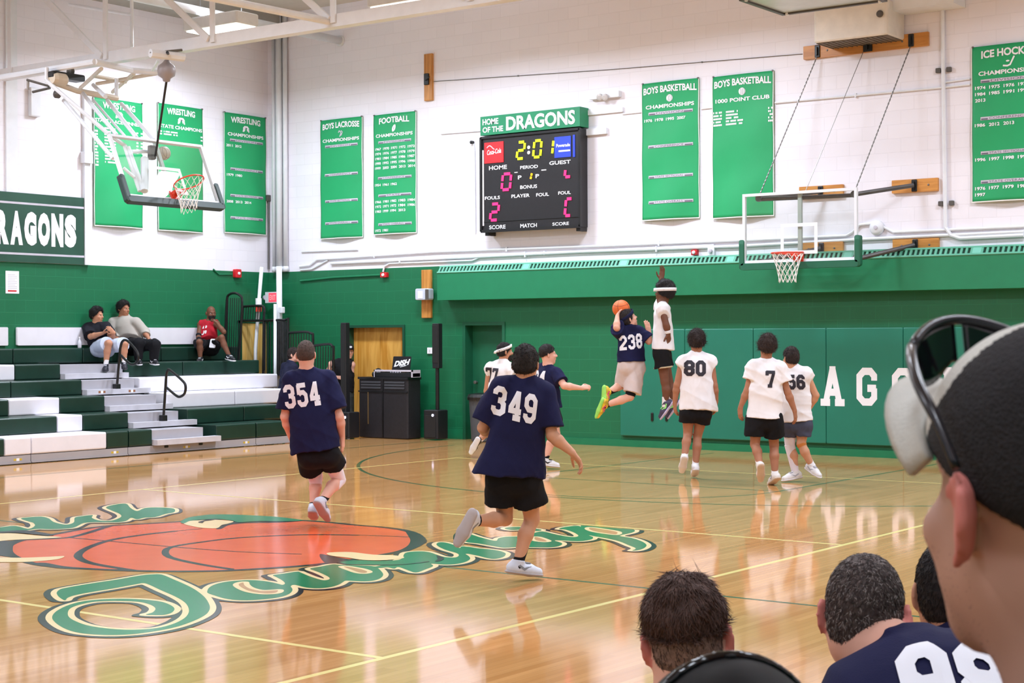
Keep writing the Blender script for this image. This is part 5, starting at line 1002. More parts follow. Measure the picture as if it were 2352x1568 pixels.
# ================================================================== PEOPLE: smooth blended solids meshed into one skin
class SDF:
    def __init__(s, h): s.h = h; s.P = []; s.cuts = []
    def cap(s, a, b, ra, rb, k=0.025, flat=None, f=1.0, cut=None, op='+'):
        s.P.append(('c', np.asarray(a, float), np.asarray(b, float), ra, rb, k, flat, f, cut or [], op)); return s
    def ell(s, c, ax, r, k=0.02, op='+', cut=None):
        s.P.append(('e', np.asarray(c, float), np.array(ax, float), np.array(r, float), 0, k, None, 1, cut or [], op)); return s
    def cutp(s, p, n): s.cuts.append((np.asarray(p, float), nrm(n))); return s
    def mesh(s, noise=None):
        h = s.h; lo = np.full(3, 1e9); hi = -lo; bb = []
        for q in s.P:
            if q[0] == 'c': r = max(q[3], q[4])*max(1, 1/q[7] if q[7] > 1 else 1)*1.02+q[5]*0.5; a = np.minimum(q[1], q[2])-r; b = np.maximum(q[1], q[2])+r
            else: r = float(q[3].max())+q[5]*0.5; a = q[1]-r; b = q[1]+r
            bb.append((a-2*h, b+2*h))
            if q[9] == '+': lo = np.minimum(lo, a); hi = np.maximum(hi, b)
        lo -= 3*h; hi += 3*h; n = np.ceil((hi-lo)/h).astype(int)+1
        D = np.full(n, 0.5, np.float32); ax = [lo[i]+h*np.arange(n[i]) for i in range(3)]
        for q, (a, b) in zip(s.P, bb):
            i0 = np.maximum(0, np.floor((a-lo)/h).astype(int)); i1 = np.minimum(n, np.ceil((b-lo)/h).astype(int)+1)
            if np.any(i1 <= i0): continue
            X = ax[0][i0[0]:i1[0]][:, None, None].astype(np.float32); Y = ax[1][i0[1]:i1[1]][None, :, None].astype(np.float32); Z = ax[2][i0[2]:i1[2]][None, None, :].astype(np.float32)
            if q[0] == 'c':
                A, Bv, ra, rb, k, fl_, f = q[1:8]; d = Bv-A; px, py, pz = X-A[0], Y-A[1], Z-A[2]
                L2 = float(d@d)+1e-9; t = np.clip((px*d[0]+py*d[1]+pz*d[2])/L2, 0, 1)
                qx, qy, qz = px-d[0]*t, py-d[1]*t, pz-d[2]*t
                if fl_ is not None:
                    m = (qx*fl_[0]+qy*fl_[1]+qz*fl_[2])*(1/f-1); qx, qy, qz = qx+m*fl_[0], qy+m*fl_[1], qz+m*fl_[2]
                v = np.sqrt(qx*qx+qy*qy+qz*qz)-(ra+(rb-ra)*t)
            else:
                c, R, r, k = q[1], q[2], q[3], q[5]; px, py, pz = X-c[0], Y-c[1], Z-c[2]
                u = [(px*R[i][0]+py*R[i][1]+pz*R[i][2]) for i in range(3)]
                k0 = np.sqrt(sum((u[i]/r[i])**2 for i in range(3))); k1 = np.sqrt(sum((u[i]/(r[i]*r[i]))**2 for i in range(3)))+1e-6; v = k0*(k0-1)/k1
            for (p, nn) in q[8]: v = np.maximum(v, (X-p[0])*nn[0]+(Y-p[1])*nn[1]+(Z-p[2])*nn[2])
            S = (slice(i0[0], i1[0]), slice(i0[1], i1[1]), slice(i0[2], i1[2])); cur = D[S]; v = v.astype(np.float32)
            if q[9] == '+':
                w = np.clip(0.5+0.5*(cur-v)/k, 0, 1); D[S] = v*w+cur*(1-w)-k*w*(1-w)
            elif q[9] == '-':
                w = np.clip(0.5-0.5*(cur+v)/k, 0, 1); D[S] = cur*(1-w)-v*w+k*w*(1-w)
        for (p, nn) in s.cuts:
            D = np.maximum(D, ((ax[0]-p[0])*nn[0])[:, None, None]+((ax[1]-p[1])*nn[1])[None, :, None]+((ax[2]-p[2])*nn[2])[None, None, :])
        D[0], D[-1] = 0.5, 0.5; D[:, 0], D[:, -1] = 0.5, 0.5; D[:, :, 0], D[:, :, -1] = 0.5, 0.5
        if noise is not None: D = D+noise(ax[0][:, None, None], ax[1][None, :, None], ax[2][None, None, :])
        return surface_nets(D, lo, h)
def surface_nets(D, lo, h):
    I = D < 0; n = np.array(D.shape)-1
    C = [I[i:n[0]+i, j:n[1]+j, k:n[2]+k] for i in (0, 1) for j in (0, 1) for k in (0, 1)]
    cnt = sum(c.astype(np.int8) for c in C); act = (cnt > 0) & (cnt < 8); idx = np.argwhere(act)
    if not len(idx): return np.zeros((0, 3)), []
    ids = np.full(act.shape, -1, np.int64); ids[act] = np.arange(len(idx))
    acc = np.zeros((len(idx), 3)); num = np.zeros(len(idx))
    corner = [(i, j, k) for i in (0, 1) for j in (0, 1) for k in (0, 1)]
    vals = {c: D[idx[:, 0]+c[0], idx[:, 1]+c[1], idx[:, 2]+c[2]] for c in corner}
    for c in corner:
        for a in range(3):
            if c[a]: continue
            e = list(c); e[a] = 1; e = tuple(e); v0, v1 = vals[c], vals[e]; m = (v0 < 0) != (v1 < 0); t = np.where(m, v0/(v0-v1+1e-12), 0)
            p = np.tile(np.array(c, float), (len(idx), 1)); p[:, a] += t; acc[m] += p[m]; num[m] += 1
    V = lo+h*(idx+acc/num[:, None]); F = []
    for a in range(3):
        b, c = (a+1) % 3, (a+2) % 3; s0 = [slice(None)]*3; s1 = [slice(None)]*3; s0[a] = slice(0, -1); s1[a] = slice(1, None)
        A, Bq = I[tuple(s0)], I[tuple(s1)]; e = np.argwhere(A != Bq); e = e[(e[:, b] > 0) & (e[:, c] > 0) & (e[:, b] < n[b]) & (e[:, c] < n[c])]
        fl_ = A[e[:, 0], e[:, 1], e[:, 2]]
        def g(db, dc):
            q = e.copy(); q[:, b] += db; q[:, c] += dc; return ids[q[:, 0], q[:, 1], q[:, 2]]
        Q = np.stack([g(-1, -1), g(0, -1), g(0, 0), g(-1, 0)], 1); Q[~fl_] = Q[~fl_][:, ::-1]; F.append(Q[(Q >= 0).all(1)])
    return V, np.concatenate(F)
def mk(name, VF, m, parent=None, origin=None, lap=0):
    V, F = VF; o = np.asarray(origin, float) if origin is not None else np.zeros(3)
    if lap and len(V):
        E = np.concatenate([F[:, [0, 1]], F[:, [1, 2]], F[:, [2, 3]], F[:, [3, 0]]]); E = np.concatenate([E, E[:, ::-1]])
        dg = np.bincount(E[:, 0], minlength=len(V))[:, None]
        for _ in range(lap):
            A = np.zeros_like(V); np.add.at(A, E[:, 0], V[E[:, 1]]); V = 0.5*V+0.5*A/np.maximum(dg, 1)
    me = bpy.data.meshes.new(name); nv, nf = len(V), len(F)
    me.vertices.add(nv); me.vertices.foreach_set('co', (V-o).astype(np.float32).ravel())
    me.loops.add(nf*4); me.loops.foreach_set('vertex_index', F.astype(np.int32).ravel()); me.polygons.add(nf); me.polygons.foreach_set('loop_start', np.arange(0, nf*4, 4, dtype=np.int32))
    me.polygons.foreach_set('use_smooth', np.ones(nf, bool)); me.update(calc_edges=True); me.validate()
    for q in (m if isinstance(m, (list, tuple)) else [m]): me.materials.append(q)
    ob = bpy.data.objects.new(name, me); COL.objects.link(ob); ob.location = o
    if parent is not None: put(ob, parent)
    return ob
def wavy(amp, fr=(9, 17), n=7, seed=1, axis=None):
    rs = np.random.RandomState(seed); W_ = []
    for _ in range(n):
        d = nrm(rs.normal(size=3)); 
        if axis is not None: d = nrm(d-0.6*(d@axis)*np.asarray(axis))
        W_.append((d*rs.uniform(*fr)*6.28/1.0, rs.uniform(0, 6.28), rs.uniform(0.5, 1)))
    def f(X, Y, Z):
        s = 0
        for d, ph, a in W_: s = s+a*np.sin(X*d[0]+Y*d[1]+Z*d[2]+ph)
        return (amp*s/n*1.8).astype(np.float32)
    return f
def folds(amp, T, S, seed):
    # cloth: broad waves plus a few sharp diagonal creases
    rs = np.random.RandomState(seed); a = wavy(amp*0.8, (1.0, 3.0), 7, seed, T); K = []
    for i_ in range(11):
        d = nrm(np.asarray(S)*rs.uniform(-1, 1)+np.asarray(T)*rs.uniform(-.75, .75)+rs.normal(size=3)*.35); K.append((d*(rs.uniform(14, 34) if i_ < 6 else rs.uniform(36, 70)), rs.uniform(0, 6.28), rs.uniform(.4, 1)*(1 if i_ < 6 else .5), nrm(rs.normal(size=3))*rs.uniform(4, 9), rs.uniform(0, 6.28)))
    def f(X, Y, Z):
        s = a(X, Y, Z)
        for d, ph, w, e_, p2 in K:
            c = 1-np.abs(np.sin((X*d[0]+Y*d[1]+Z*d[2]+ph)*0.5+0.6*np.sin(X*e_[0]+Y*e_[1]+Z*e_[2])))
            g = 0.5+0.5*np.sin(X*e_[0]+Y*e_[1]+Z*e_[2]+p2)
            s = s-(amp*0.62*w*c*c*g).astype(np.float32)
        return s
    return f
SKIN = {'light': (222, 168, 146), 'dim': (202, 156, 138), 'pink': (226, 172, 152), 'tan': (190, 136, 108), 'olive': (204, 152, 122), 'brown': (132, 90, 68), 'deep': (112, 72, 54), 'mid': (168, 116, 90)}
def skin(k): return mat('skin_'+k, SKIN[k], 0.55, var=0.07, scale=9, spec=0.3)
def cloth(name, rgb, var=0.05): return mat('cloth_'+name, rgb, 0.85, var=var, scale=5, bump=0.12, bscale=220, spec=0.2)
M_EYE = mat('eye_white', (228, 224, 220), 0.25, var=0); M_IRIS = mat('eye_dark', (46, 32, 26), 0.2, var=0); M_LIP = mat('lip', (150, 84, 76), 0.5, var=0.05)
def head_frame(f):
    f = nrm(f); u = nrm(ZA-f*(f@ZA)); r = np.cross(f, u); return f, u, r
def add_head(s, c, f, u, r, sc=1.0, neck=None, hr=1.0, ears=True):
    q = lambda a, b, d: c+sc*(f*a+u*b+r*d); A = [r, f, u]
    s.ell(q(-0.012, 0.022, 0), A, np.array([0.074, 0.094, 0.098])*sc, 0.015)
    s.ell(q(0.035, -0.045, 0), A, np.array([0.056, 0.062, 0.075])*sc, 0.03); s.ell(q(0.01, -0.055, 0), A, np.array([0.06, 0.065, 0.05])*sc, 0.03)
    s.cap(q(0.062, -0.103, -0.012), q(0.062, -0.103, 0.012), 0.022*sc, 0.022*sc, 0.025)
    s.cap(q(0.079, 0.022, -0.03), q(0.079, 0.022, 0.03), 0.012*sc, 0.012*sc, 0.014)
    s.cap(q(0.088, 0.012, 0), q(0.112, -0.026, 0), 0.009*sc, 0.014*sc, 0.01); s.cap(q(0.097, -0.032, -0.012), q(0.097, -0.032, 0.012), 0.010*sc, 0.010*sc, 0.008)
    for e in (-1, 1):
        s.ell(q(0.092, 0.0, e*0.031), A, np.array([0.018, 0.012, 0.012])*sc, 0.012, '-')
        s.ell(q(0.062, -0.028, e*0.043), A, np.array([0.018, 0.022, 0.016])*sc, 0.02)
        if ears:
            s.ell(q(-0.016, -0.008, e*0.083), [nrm(r*e+f*0.55), nrm(f-r*e*0.55), u], np.array([0.0085, 0.021, 0.034])*sc, 0.005); s.ell(q(-0.004, -0.004, e*0.091), [nrm(r*e+f*0.55), nrm(f-r*e*0.55), u], np.array([0.006, 0.012, 0.020])*sc, 0.004, '-')
            if s.h < 0.0066:
                hp_ = [(0.004, .012), (-.004, .026), (-.018, .030), (-.031, .020), (-.034, .0), (-.028, -.022), (-.016, -.036)]; hq = [q(a, b-.008, e*(.084-.45*min(a, 0)*0.9)) for a, b in hp_]
                for a_, b_ in zip(hq[:-1], hq[1:]): s.cap(a_, b_, .0042*sc, .0042*sc, .004)
    s.cap(q(0.090, -0.062, -0.018), q(0.090, -0.062, 0.018), 0.010*sc, 0.010*sc, 0.008); s.cap(q(0.102, -0.062, -0.02), q(0.102, -0.062, 0.02), 0.003*sc, 0.003*sc, 0.005, op='-')
    if neck is not None: s.cap(neck, q(-0.02, -0.06, 0), 0.064*sc*hr, 0.058*sc*hr, 0.03)
def tufts(ob, n, flow, ln, wd, m, name='hair_strands', jit=0.35, lift=0.3, keep=None, seg=3, seed=0, curl=0.0):
    rs = np.random.RandomState(seed); me = ob.data; off = np.array(WLOC(ob)); N = len(me.vertices)
    P = np.empty(N*3); me.vertices.foreach_get('co', P); P = P.reshape(-1, 3)+off; Q = np.empty(N*3); me.vertices.foreach_get('normal', Q); Q = Q.reshape(-1, 3)
    I = rs.randint(0, N, n); V = []; F = []
    for i in I:
        p = P[i]+rs.normal(size=3)*wd; nn = Q[i]
        if keep is not None and not keep(p): continue
        d = flow(p)+rs.normal(size=3)*jit; d = nrm(d-nn*(d@nn)); d = nrm(d+nn*lift); s = np.cross(d, nn); L = ln*rs.uniform(.6, 1.25); o = len(V); b = p-nn*wd; cv = rs.normal(size=3)*curl
        for k in range(seg+1):
            t = k/seg; c = b+d*L*t-nn*L*lift*.6*t*t+cv*L*t*t; w = wd*(1-t)**.7
            if k == seg: V.append(c)
            else: V += [c-s*w, c+s*w, c+nn*w*1.2]
        for k in range(seg-1):
            a = o+3*k
            for e in range(3): F.append((a+e, a+(e+1) % 3, a+3+(e+1) % 3, a+3+e))
        a = o+3*(seg-1)
        for e in range(3): F.append((a+e, a+(e+1) % 3, o+3*seg))
    return MB().add(V, F).build(name, m, ob, smooth=True)
def add_hand(s, w, d, pn, side, curl=0.35, sc=1.0, spread=1.0):
    """w wrist, d forearm-to-finger direction, pn palm normal, side +1/-1 = thumb along +/- cross(d,pn)"""
    d = nrm(d); pn = nrm(pn-d*(pn@d)); l = np.cross(d, pn)*side
    k = 0.010
    offs = (0.030, 0.010, -0.010, -0.028); kn = (0.090, 0.094, 0.090, 0.080); Ls = ((.042, .027, .022), (.046, .030, .023), (.042, .028, .022), (.034, .022, .019))
    for o, q, L in zip(offs, kn, Ls):
        K = w+sc*(d*q+l*o); s.cap(w+sc*(d*0.01+l*o*0.55), K, 0.017*sc, 0.0125*sc, 0.014)
        p = K; a = curl*0.6; dd = d+l*o*1.6*spread
        for i, Li in enumerate(L):
            e = p+sc*Li*nrm(nrm(dd)*math.cos(a)+pn*math.sin(a)); s.cap(p, e, (0.0100-0.0009*i)*sc, (0.0094-0.0009*i)*sc, k*0.5); p = e; a += curl*1.15
    t0 = w+sc*(d*0.022+l*0.024); t1 = t0+sc*0.042*nrm(d*0.62+l*0.75+pn*0.35); t2 = t1+sc*0.032*nrm(d*0.9+l*0.35+pn*0.4); t3 = t2+sc*0.026*nrm(d+l*0.05+pn*0.45)
    s.cap(t0, t1, 0.017*sc, 0.0125*sc, k); s.cap(t1, t2, 0.0115*sc, 0.0105*sc, k*0.6); s.cap(t2, t3, 0.0105*sc, 0.0085*sc, k*0.5)
def hair_obj(root, c, f, u, r, style, m, sc=1.0, h=0.006, seed=1):
    s = SDF(h); A = [r, f, u]; q = lambda a, b, d: c+sc*(f*a+u*b+r*d)
    th = {'buzz': 0.005, 'short': 0.012, 'fade': 0.013, 'curly': 0.03, 'afro': 0.042, 'bowl': 0.024, 'mid': 0.02}[style]
    s.ell(q(-0.014, 0.026+th*0.25, 0), A, (np.array([0.074, 0.095, 0.098])+th)*sc, 0.01)
    low = {'buzz': -0.045, 'short': -0.055, 'fade': -0.005, 'curly': -0.045, 'afro': -0.035, 'bowl': -0.05, 'mid': -0.06}[style]
    s.ell(q(-0.035, low+0.05, 0), A, np.array([0.074+th*0.8, 0.068+th, 0.075])*sc, 0.012)
    fr_ = 0.075 if style != 'bowl' else 0.035
    # hairline: forehead plane and the line over the ears down to the nape
    s.cutp(q(0.07, fr_-0.012, 0), nrm(f*1.0-u*0.75)); s.cutp(q(-0.02, low+0.008, 0), nrm(-u+f*0.45)); 
    s.cutp(q(0.03, 0.02, 0), nrm(f*0.8-u*0.62)) if style in ('bowl',) else s.cutp(q(0.018, 0.0, 0), nrm(f*0.75-u*0.66))
    amp, frq = {'buzz': (0.0008, (20, 40)), 'short': (0.005, (8, 18)), 'fade': (0.005, (8, 16)), 'curly': (0.014, (6, 13)), 'afro': (0.010, (7, 14)), 'bowl': (0.007, (6, 14)), 'mid': (0.007, (6, 14))}[style]
    ho = mk('hair', s.mesh(wavy(amp*sc, frq, 9, seed)), m, root)
    n_, ln_, lf_, cu_ = {'buzz': (1500, .006, .5, .1), 'short': (1800, .022, .35, .3), 'fade': (1500, .02, .5, .3), 'curly': (2600, .024, .45, 1.0), 'afro': (2600, .014, .6, 1.0), 'bowl': (2000, .04, .15, .3), 'mid': (2000, .035, .3, .3)}[style]
    tufts(ho, n_, lambda p: -u*.7+f*.3+r*((p-c)@r)*4, ln_*sc, 0.0022, m, jit=.6, lift=lf_, seed=seed, curl=cu_)
    return ho
def number_on(shirt, root_parent, txt, col, c, S, T, nd, hgt, side='back', width=None, dz=0.004, name='number', vf=None, gap=0.1, t=0.2, shear=0.0):
    me = shirt.data; off = np.array(WLOC(shirt)); V = np.empty(len(me.vertices)*3); me.vertices.foreach_get('co', V); V = V.reshape(-1, 3)+off
    bv = BVHTree.FromPolygons([Vector(v) for v in V], [tuple(p.vertices) for p in me.polygons])
    if vf is None: GV, GF, wd = glyphs(txt, gap, t); GV = GV*hgt; wd *= hgt
    else: GV, GF = vf; wd = 0
    gz = list(GZ) if vf is None else [0.0]*len(GV)
    if width: GV = GV*np.array([width/wd, 1]); wd = width
    P = []; last = None
    for (x, y), z_ in zip(GV, gz):
        p = c+S*(x-wd/2)+T*(y-hgt/2+shear*(x-wd/2))
        r_ = bv.ray_cast(Vector(p+nd*0.7), Vector(-nd), 1.4)
        if r_[0] is not None: q = np.array(r_[0])+np.array(nd)*(dz+z_); last = q
        else: q = last if last is not None else p
        P.append(q)
    return MB().add(P, [f for f in GF]).build(name, col, shirt, smooth=True)
CFH = nrm(CF*V3(1, 1, 0)); CRH = nrm(np.cross(CFH, ZA))
def at(px, py, D):
    if isinstance(px, np.ndarray): return px
    d = ray(px, py); return CAM+d*(D/(d@CF))
def vec(r, a, u=0.0): return CRH*r+CFH*a+ZA*u       # right / away / up as the camera sees it
def person(label, D, J, face, o):
    """J: joints traced as (photo x, photo y, metres away from D)."""
    G = {k: at(v[0], v[1], D+(v[2] if len(v) > 2 else 0.0)) for k, v in J.items()}
    h = o.get('h', 0.0072); b = o.get('girth', 1.0); sk = skin(o['skin']); seed = o.get('seed', 1); sc = o.get('scale', 1.0)
    nk, sl, sr, hl, hr_ = G['nk'], G['sl'], G['sr'], G['hl'], G['hr']; hc = (hl+hr_)/2; S = nrm(sr-sl); T = nrm(nk-hc); S = nrm(S-T*(S@T)); N = np.cross(T, S)
    if 'N' in o: N = nrm(vec(*o['N'])); N = nrm(N-T*(N@T)); S = np.cross(N, T)
    SH = nrm(hr_-hl)
    f, u, r = head_frame(vec(*face))
    if 'roll' in o: u = nrm(u+r*o['roll']); r = np.cross(f, u)
    s = SDF(h); hd = G['hd']
    hs = o.get('head', 1.06)*sc; add_head(s, hd, f, u, r, hs, nk-T*0.02, o.get('neck', 1.0))
    chest = nk-T*0.20*sc; waist = hc+T*0.14*sc; w = 0.145*b*sc
    s.cap(chest, waist, w, w*0.86, 0.03, N, 0.66); s.cap(waist, hc, w*0.88, w*1.0, 0.03, N, 0.72)
    s.cap(sl, sr, 0.056*sc, 0.056*sc, 0.03)
    for q in (sl, sr): s.cap(nk+T*0.02, q+T*0.01, 0.045*sc, 0.045*sc, 0.03)
    s.cap(hl-T*0.02, hr_-T*0.02, 0.088*b*sc, 0.088*b*sc, 0.03)
    for L in 'lr':
        sh, el, wr = G['s'+L], G['e'+L], G['w'+L]; out = -1 if L == 'l' else 1
        s.ell(sh, [S, N, T], np.array([.062, .06, .066])*sc*b**0.5, 0.03)
        s.cap(sh, el, 0.052*sc*b, 0.041*sc*b, 0.025); s.cap(el, el*0.7+wr*0.3, 0.041*sc*b, 0.044*sc*b, 0.02); s.cap(el*0.7+wr*0.3, wr, 0.044*sc*b, 0.0285*sc, 0.02)
        tip = G.get('f'+L, None); d = nrm((tip if tip is not None else wr+(wr-el))-wr)
        pn = vec(*o['palm'+L]) if 'palm'+L in o else nrm(hc-wr)*1.0+d*0.0
        th = o.get('thumb'+L, (1 if (np.cross(d, nrm(pn-d*(pn@d))) @ (N if abs(d[2]) > 0.6 else ZA)) > 0 else -1))
        add_hand(s, wr, d, pn, th, o.get('curl'+L, 0.4), sc)
        hp_, kn, an = G['h'+L], G['k'+L], G['a'+L]; sh_ = nrm(an-kn); thd = nrm(kn-hp_)
        s.cap(hp_, kn, 0.088*sc*b, 0.056*sc*b**0.5, 0.03); back = nrm(np.cross(np.cross(thd, sh_)+1e-6*S, sh_)) if abs(thd@sh_) < 0.97 else -N
        bk_ = -N if (back@N) > 0 else back
        s.cap(kn, kn*0.62+an*0.38+bk_*0.018*sc, 0.052*sc*b**0.5, 0.056*sc*b**0.5, 0.02); s.cap(kn*0.62+an*0.38+bk_*0.018*sc, an, 0.055*sc*b**0.5, 0.036*sc, 0.02)
    root = mk('person', s.mesh(), [sk], None, origin=hc, lap=1); tag(root, label, 'person', o.get('group'))
    # eyes and lips where the face shows
    q = lambda a, e, d: hd+hs*(f*a+u*e+r*d)
    if o.get('eyes', True):
        for e in (-1, 1):
            eb = MB().lathe(q(0.0755, 0.0, e*0.031), [(1e-4, -.0105*hs), (.0075*hs, -.0075*hs), (.0105*hs, 0), (.0075*hs, .0075*hs)], f, 12).lathe(q(0.0755, 0.0, e*0.031)+f*0.0064*hs, [(0.0078*hs, 0), (0.006*hs, .0034*hs), (1e-4, .0046*hs)], f, 12, 1).build('eye', [M_EYE, M_IRIS], root, smooth=True)
    if 'hair' in o: hair_obj(root, hd, f, u, r, o['hair'][0], mat('hair_'+'_'.join(map(str, o['hair'][1])), o['hair'][1], 0.75, var=0.35, scale=60, bump=0.6, bscale=160), hs, o.get('hh', 0.0065), seed)
    if 'beard' in o:
        t = SDF(0.006); A = [r, f, u]; t.ell(q(0.035, -0.055, 0), A, np.array([0.063, 0.068, 0.075])*hs, 0.02); t.cap(q(0.066, -0.108, -0.012), q(0.066, -0.108, 0.012), 0.028*hs, 0.028*hs, 0.02)
        t.cutp(q(0.06, -0.035, 0), nrm(u*1.0-f*0.15)); t.cutp(q(0.0, 0, 0), -f); mk('beard', t.mesh(wavy(0.002, (20, 40), 6, 3)), mat('beard_dark', o['beard'], 0.85, var=0.3, scale=60), root)
    if 'band' in o:
        ang = np.linspace(0, 2*math.pi, 37)[:-1]; tilt = o.get('bandtilt', 0.25); ht = o.get('bandh', 0.052); col = cloth(o['band'][0], o['band'][1]); ex = o.get('bandr', 0.006)
        V = []
        for a in ang:
            for e, k_ in ((-0.021, 1.0), (-0.019, 1.06), (0.019, 1.05), (0.021, 0.99)):
                x, y = (0.074+ex)*k_*math.cos(a), (0.094+ex)*k_*math.sin(a); V.append(hd+hs*(r*x+f*(y-0.012)+u*(ht+e+tilt*y)))
        n = len(ang); F = [(4*i+j, 4*((i+1) % n)+j, 4*((i+1) % n)+(j+1) % 4, 4*i+(j+1) % 4) for i in range(n) for j in range(4)]
        hb = MB().add(V, F).build('headband', col, root, smooth=True)
        if o.get('knot'): MB().tube([q(-0.105, ht-0.03, 0), q(-0.135, ht-0.045, 0.01), q(-0.15, ht-0.075, 0.0)], [0.014, 0.018, 0.008], 8).tube([q(-0.105, ht-0.03, 0), q(-0.14, ht-0.05, -0.03), q(-0.15, ht-0.07, -0.04)], [0.012, 0.014, 0.008], 8).build('knot', col, hb, smooth=True)
    # shirt
    sh_o = None
    if 'shirt' in o:
        name, rgb, sleeve = o['shirt'][:3]; t = SDF(0.0085); hem = G['hem']; wide = o.get('wide', 1.0)*b*sc; hw = o.get('hemw', 1.0)*1.06
        top = nk-T*0.17*sc
        t.cap(top, hem*0.5+top*0.5, 0.172*wide, 0.168*wide, 0.04, N, 0.66); t.cap(hem*0.5+top*0.5, hem-T*0.06, 0.170*wide, 0.188*wide*hw, 0.05, N, 0.72)
        t.cap(sl, sr, 0.070*sc, 0.070*sc, 0.03)
        for L in 'lr':
            sh, el = G['s'+L], G['e'+L]; t.cap(nk+T*0.005, sh+T*0.012, 0.060*sc, 0.060*sc, 0.03)
            d = nrm(el-sh); Lf = np.linalg.norm(el-sh)
            out = nrm(sh-(sl+sr)/2)
            if sleeve == 'short': e = sh+d*Lf*o.get('sleeve', 0.72); t.cap(sh-d*0.01, e+d*0.06, 0.078*sc*b, 0.09*sc*b, 0.03, cut=[(e, d)])
            elif sleeve == 'long':
                wr = G['w'+L]; t.cap(sh, el, 0.082*sc*b, 0.068*sc*b, 0.03); t.cap(el, wr-nrm(wr-el)*0.01, 0.068*sc*b, 0.045*sc, 0.03)
            elif sleeve == 'cap': e = sh+d*0.05+out*0.04; t.cap(sh-out*0.02, e+d*0.05, 0.082*sc, 0.06*sc, 0.03, cut=[(e, nrm(d*0.6+out*0.8))])
        t.ell(nk+T*0.075+N*0.015, [S, N, T], np.array([.066, .066, .06])*sc, 0.012, '-')
        if sleeve == 'tank':
            for L in 'lr':
                sh = G['s'+L]; out = nrm(sh-(sl+sr)/2); t.ell(sh+out*0.052-T*0.02, [S, N, T], np.array([.072, .16, .125])*sc, 0.012, '-')
        hn = -T if 'hemn' not in o else vec(*o['hemn'])
        t.cutp(hem, hn)
        if sleeve == 'long' and o.get('hood'): t.cap(nk-N*0.06+T*0.0-S*0.06, nk-N*0.06+S*0.06, 0.055, 0.055, 0.03); t.cap(nk-S*0.07, nk+N*0.06-T*0.05, 0.03, 0.026, 0.02); t.cap(nk+S*0.07, nk+N*0.06-T*0.05, 0.03, 0.026, 0.02)
        mcl = cloth(name, rgb, o.get('svar', 0.05))
        sh_o = mk('shirt', t.mesh(folds(o.get('wr', 0.021), T, S, seed)), mcl, root, lap=1)
        for nb in o.get('nums', []):
            txt, colr, px, py, hgt = nb[:5]; kw = nb[5] if len(nb) > 5 else {}
            back = -1 if kw.pop('front', False) is False else 1
            St = S if back < 0 else -S
            number_on(sh_o, root, txt, colr, at(px, py, D), St, T, N*back, hgt, **kw)
    # shorts or trousers
    if 'shorts' in o:
        name, rgb, ln = o['shorts'][:3]; t = SDF(0.0085); sw = o.get('swide', 1.0)*sc; t.cap(hc+T*0.10, hc+T*0.02, 0.155*b*sw, 0.16*b*sw, 0.03, N, 0.72)
        for L in 'lr':
            hp_, kn, an = G['h'+L], G['k'+L], G['a'+L]; d = nrm(kn-hp_); ll = np.linalg.norm(kn-hp_)
            if ln == 'long': t.cap(hp_, kn, 0.112*b*sc, 0.088*sc, 0.03); t.cap(kn, an, 0.088*sc, 0.066*sc, 0.03, cut=[(an, nrm(an-kn))])
            else:
                l_ = o.get('len'+L, ln); e = hp_+d*ll*l_; t.cap(hp_+S*(0.006 if L == 'r' else -0.006), e+d*0.06+S*(0.012 if L == 'r' else -0.012), 0.104*b*sw, (0.092+0.018*o.get('flare', 1.0))*b*sw, 0.012, cut=[(e, d)])
        t.cutp(hc+T*0.12, T)
        t.cap(hl-T*.045, hr_-T*.045, .112*b*sc, .112*b*sc, .02); mk('shorts' if ln != 'long' else 'trousers', t.mesh(folds(0.014, T, S, seed+5)), cloth(name, rgb), root, lap=1)
    for nm, a, bq, ra, rb, mm in o.get('extra', []):
        pa = a(G) if callable(a) else a; pb = bq(G) if callable(bq) else bq; t = SDF(0.007); t.cap(pa, pb, ra*sc, rb*sc, 0.01); dd = nrm(pb-pa); t.cutp(pb, dd); t.cutp(pa, -dd); mk(nm, t.mesh(), mm, root, lap=1)
    # socks and shoes
    for L in 'lr':
        kn, an, to = G['k'+L], G['a'+L], G['t'+L]; sd = nrm(an-kn)
        if 'socks' in o:
            nm, rgb, ln = o['socks']; t = SDF(0.006); a = an-sd*ln; t.cap(a, an, (0.041+0.05*max(0, ln-0.1))*sc, 0.041*sc, 0.01); t.cap(an, an+sd*0.03, .042*sc, .045*sc, .01); t.cutp(a, -sd); mk('sock', t.mesh(), cloth(nm, rgb), root)
        if 'shoes' in o and not o.get('noshoe'+L):
            v = to-an; up0 = ZA if o.get('flat'+L) else -sd; up_ = nrm(up0-nrm(v)*(up0@nrm(v))); fd = nrm(v+0.065*up_); up_ = nrm(up0-fd*(up0@fd)); la = np.cross(fd, up_)
            up_ = nrm(up_); base = an-up_*0.085*sc; fl2 = o.get('fl', 0.205)*sc
            t = SDF(0.0055); hz = 0.045*sc; t.cap(base-fd*0.045*sc+up_*hz, base+fd*0.10*sc+up_*hz*0.9, 0.042*sc, 0.046*sc, 0.03); t.cap(base+fd*0.10*sc+up_*hz*0.85, base+fd*(fl2-0.03)+up_*hz*0.75, 0.046*sc, 0.034*sc, 0.02)
            t.cap(an+up_*0.02, base-fd*0.02*sc+up_*hz, 0.047*sc, 0.042*sc, 0.03); t.cutp(base+up_*0.012, -up_); t.cutp(an+up_*0.022, up_)
            ms = mat('shoe_'+o['shoes'][0], o['shoes'][1], 0.5, var=o.get('shoevar', 0.06), scale=14)
            so = mk('shoe', t.mesh(), ms, root, lap=1)
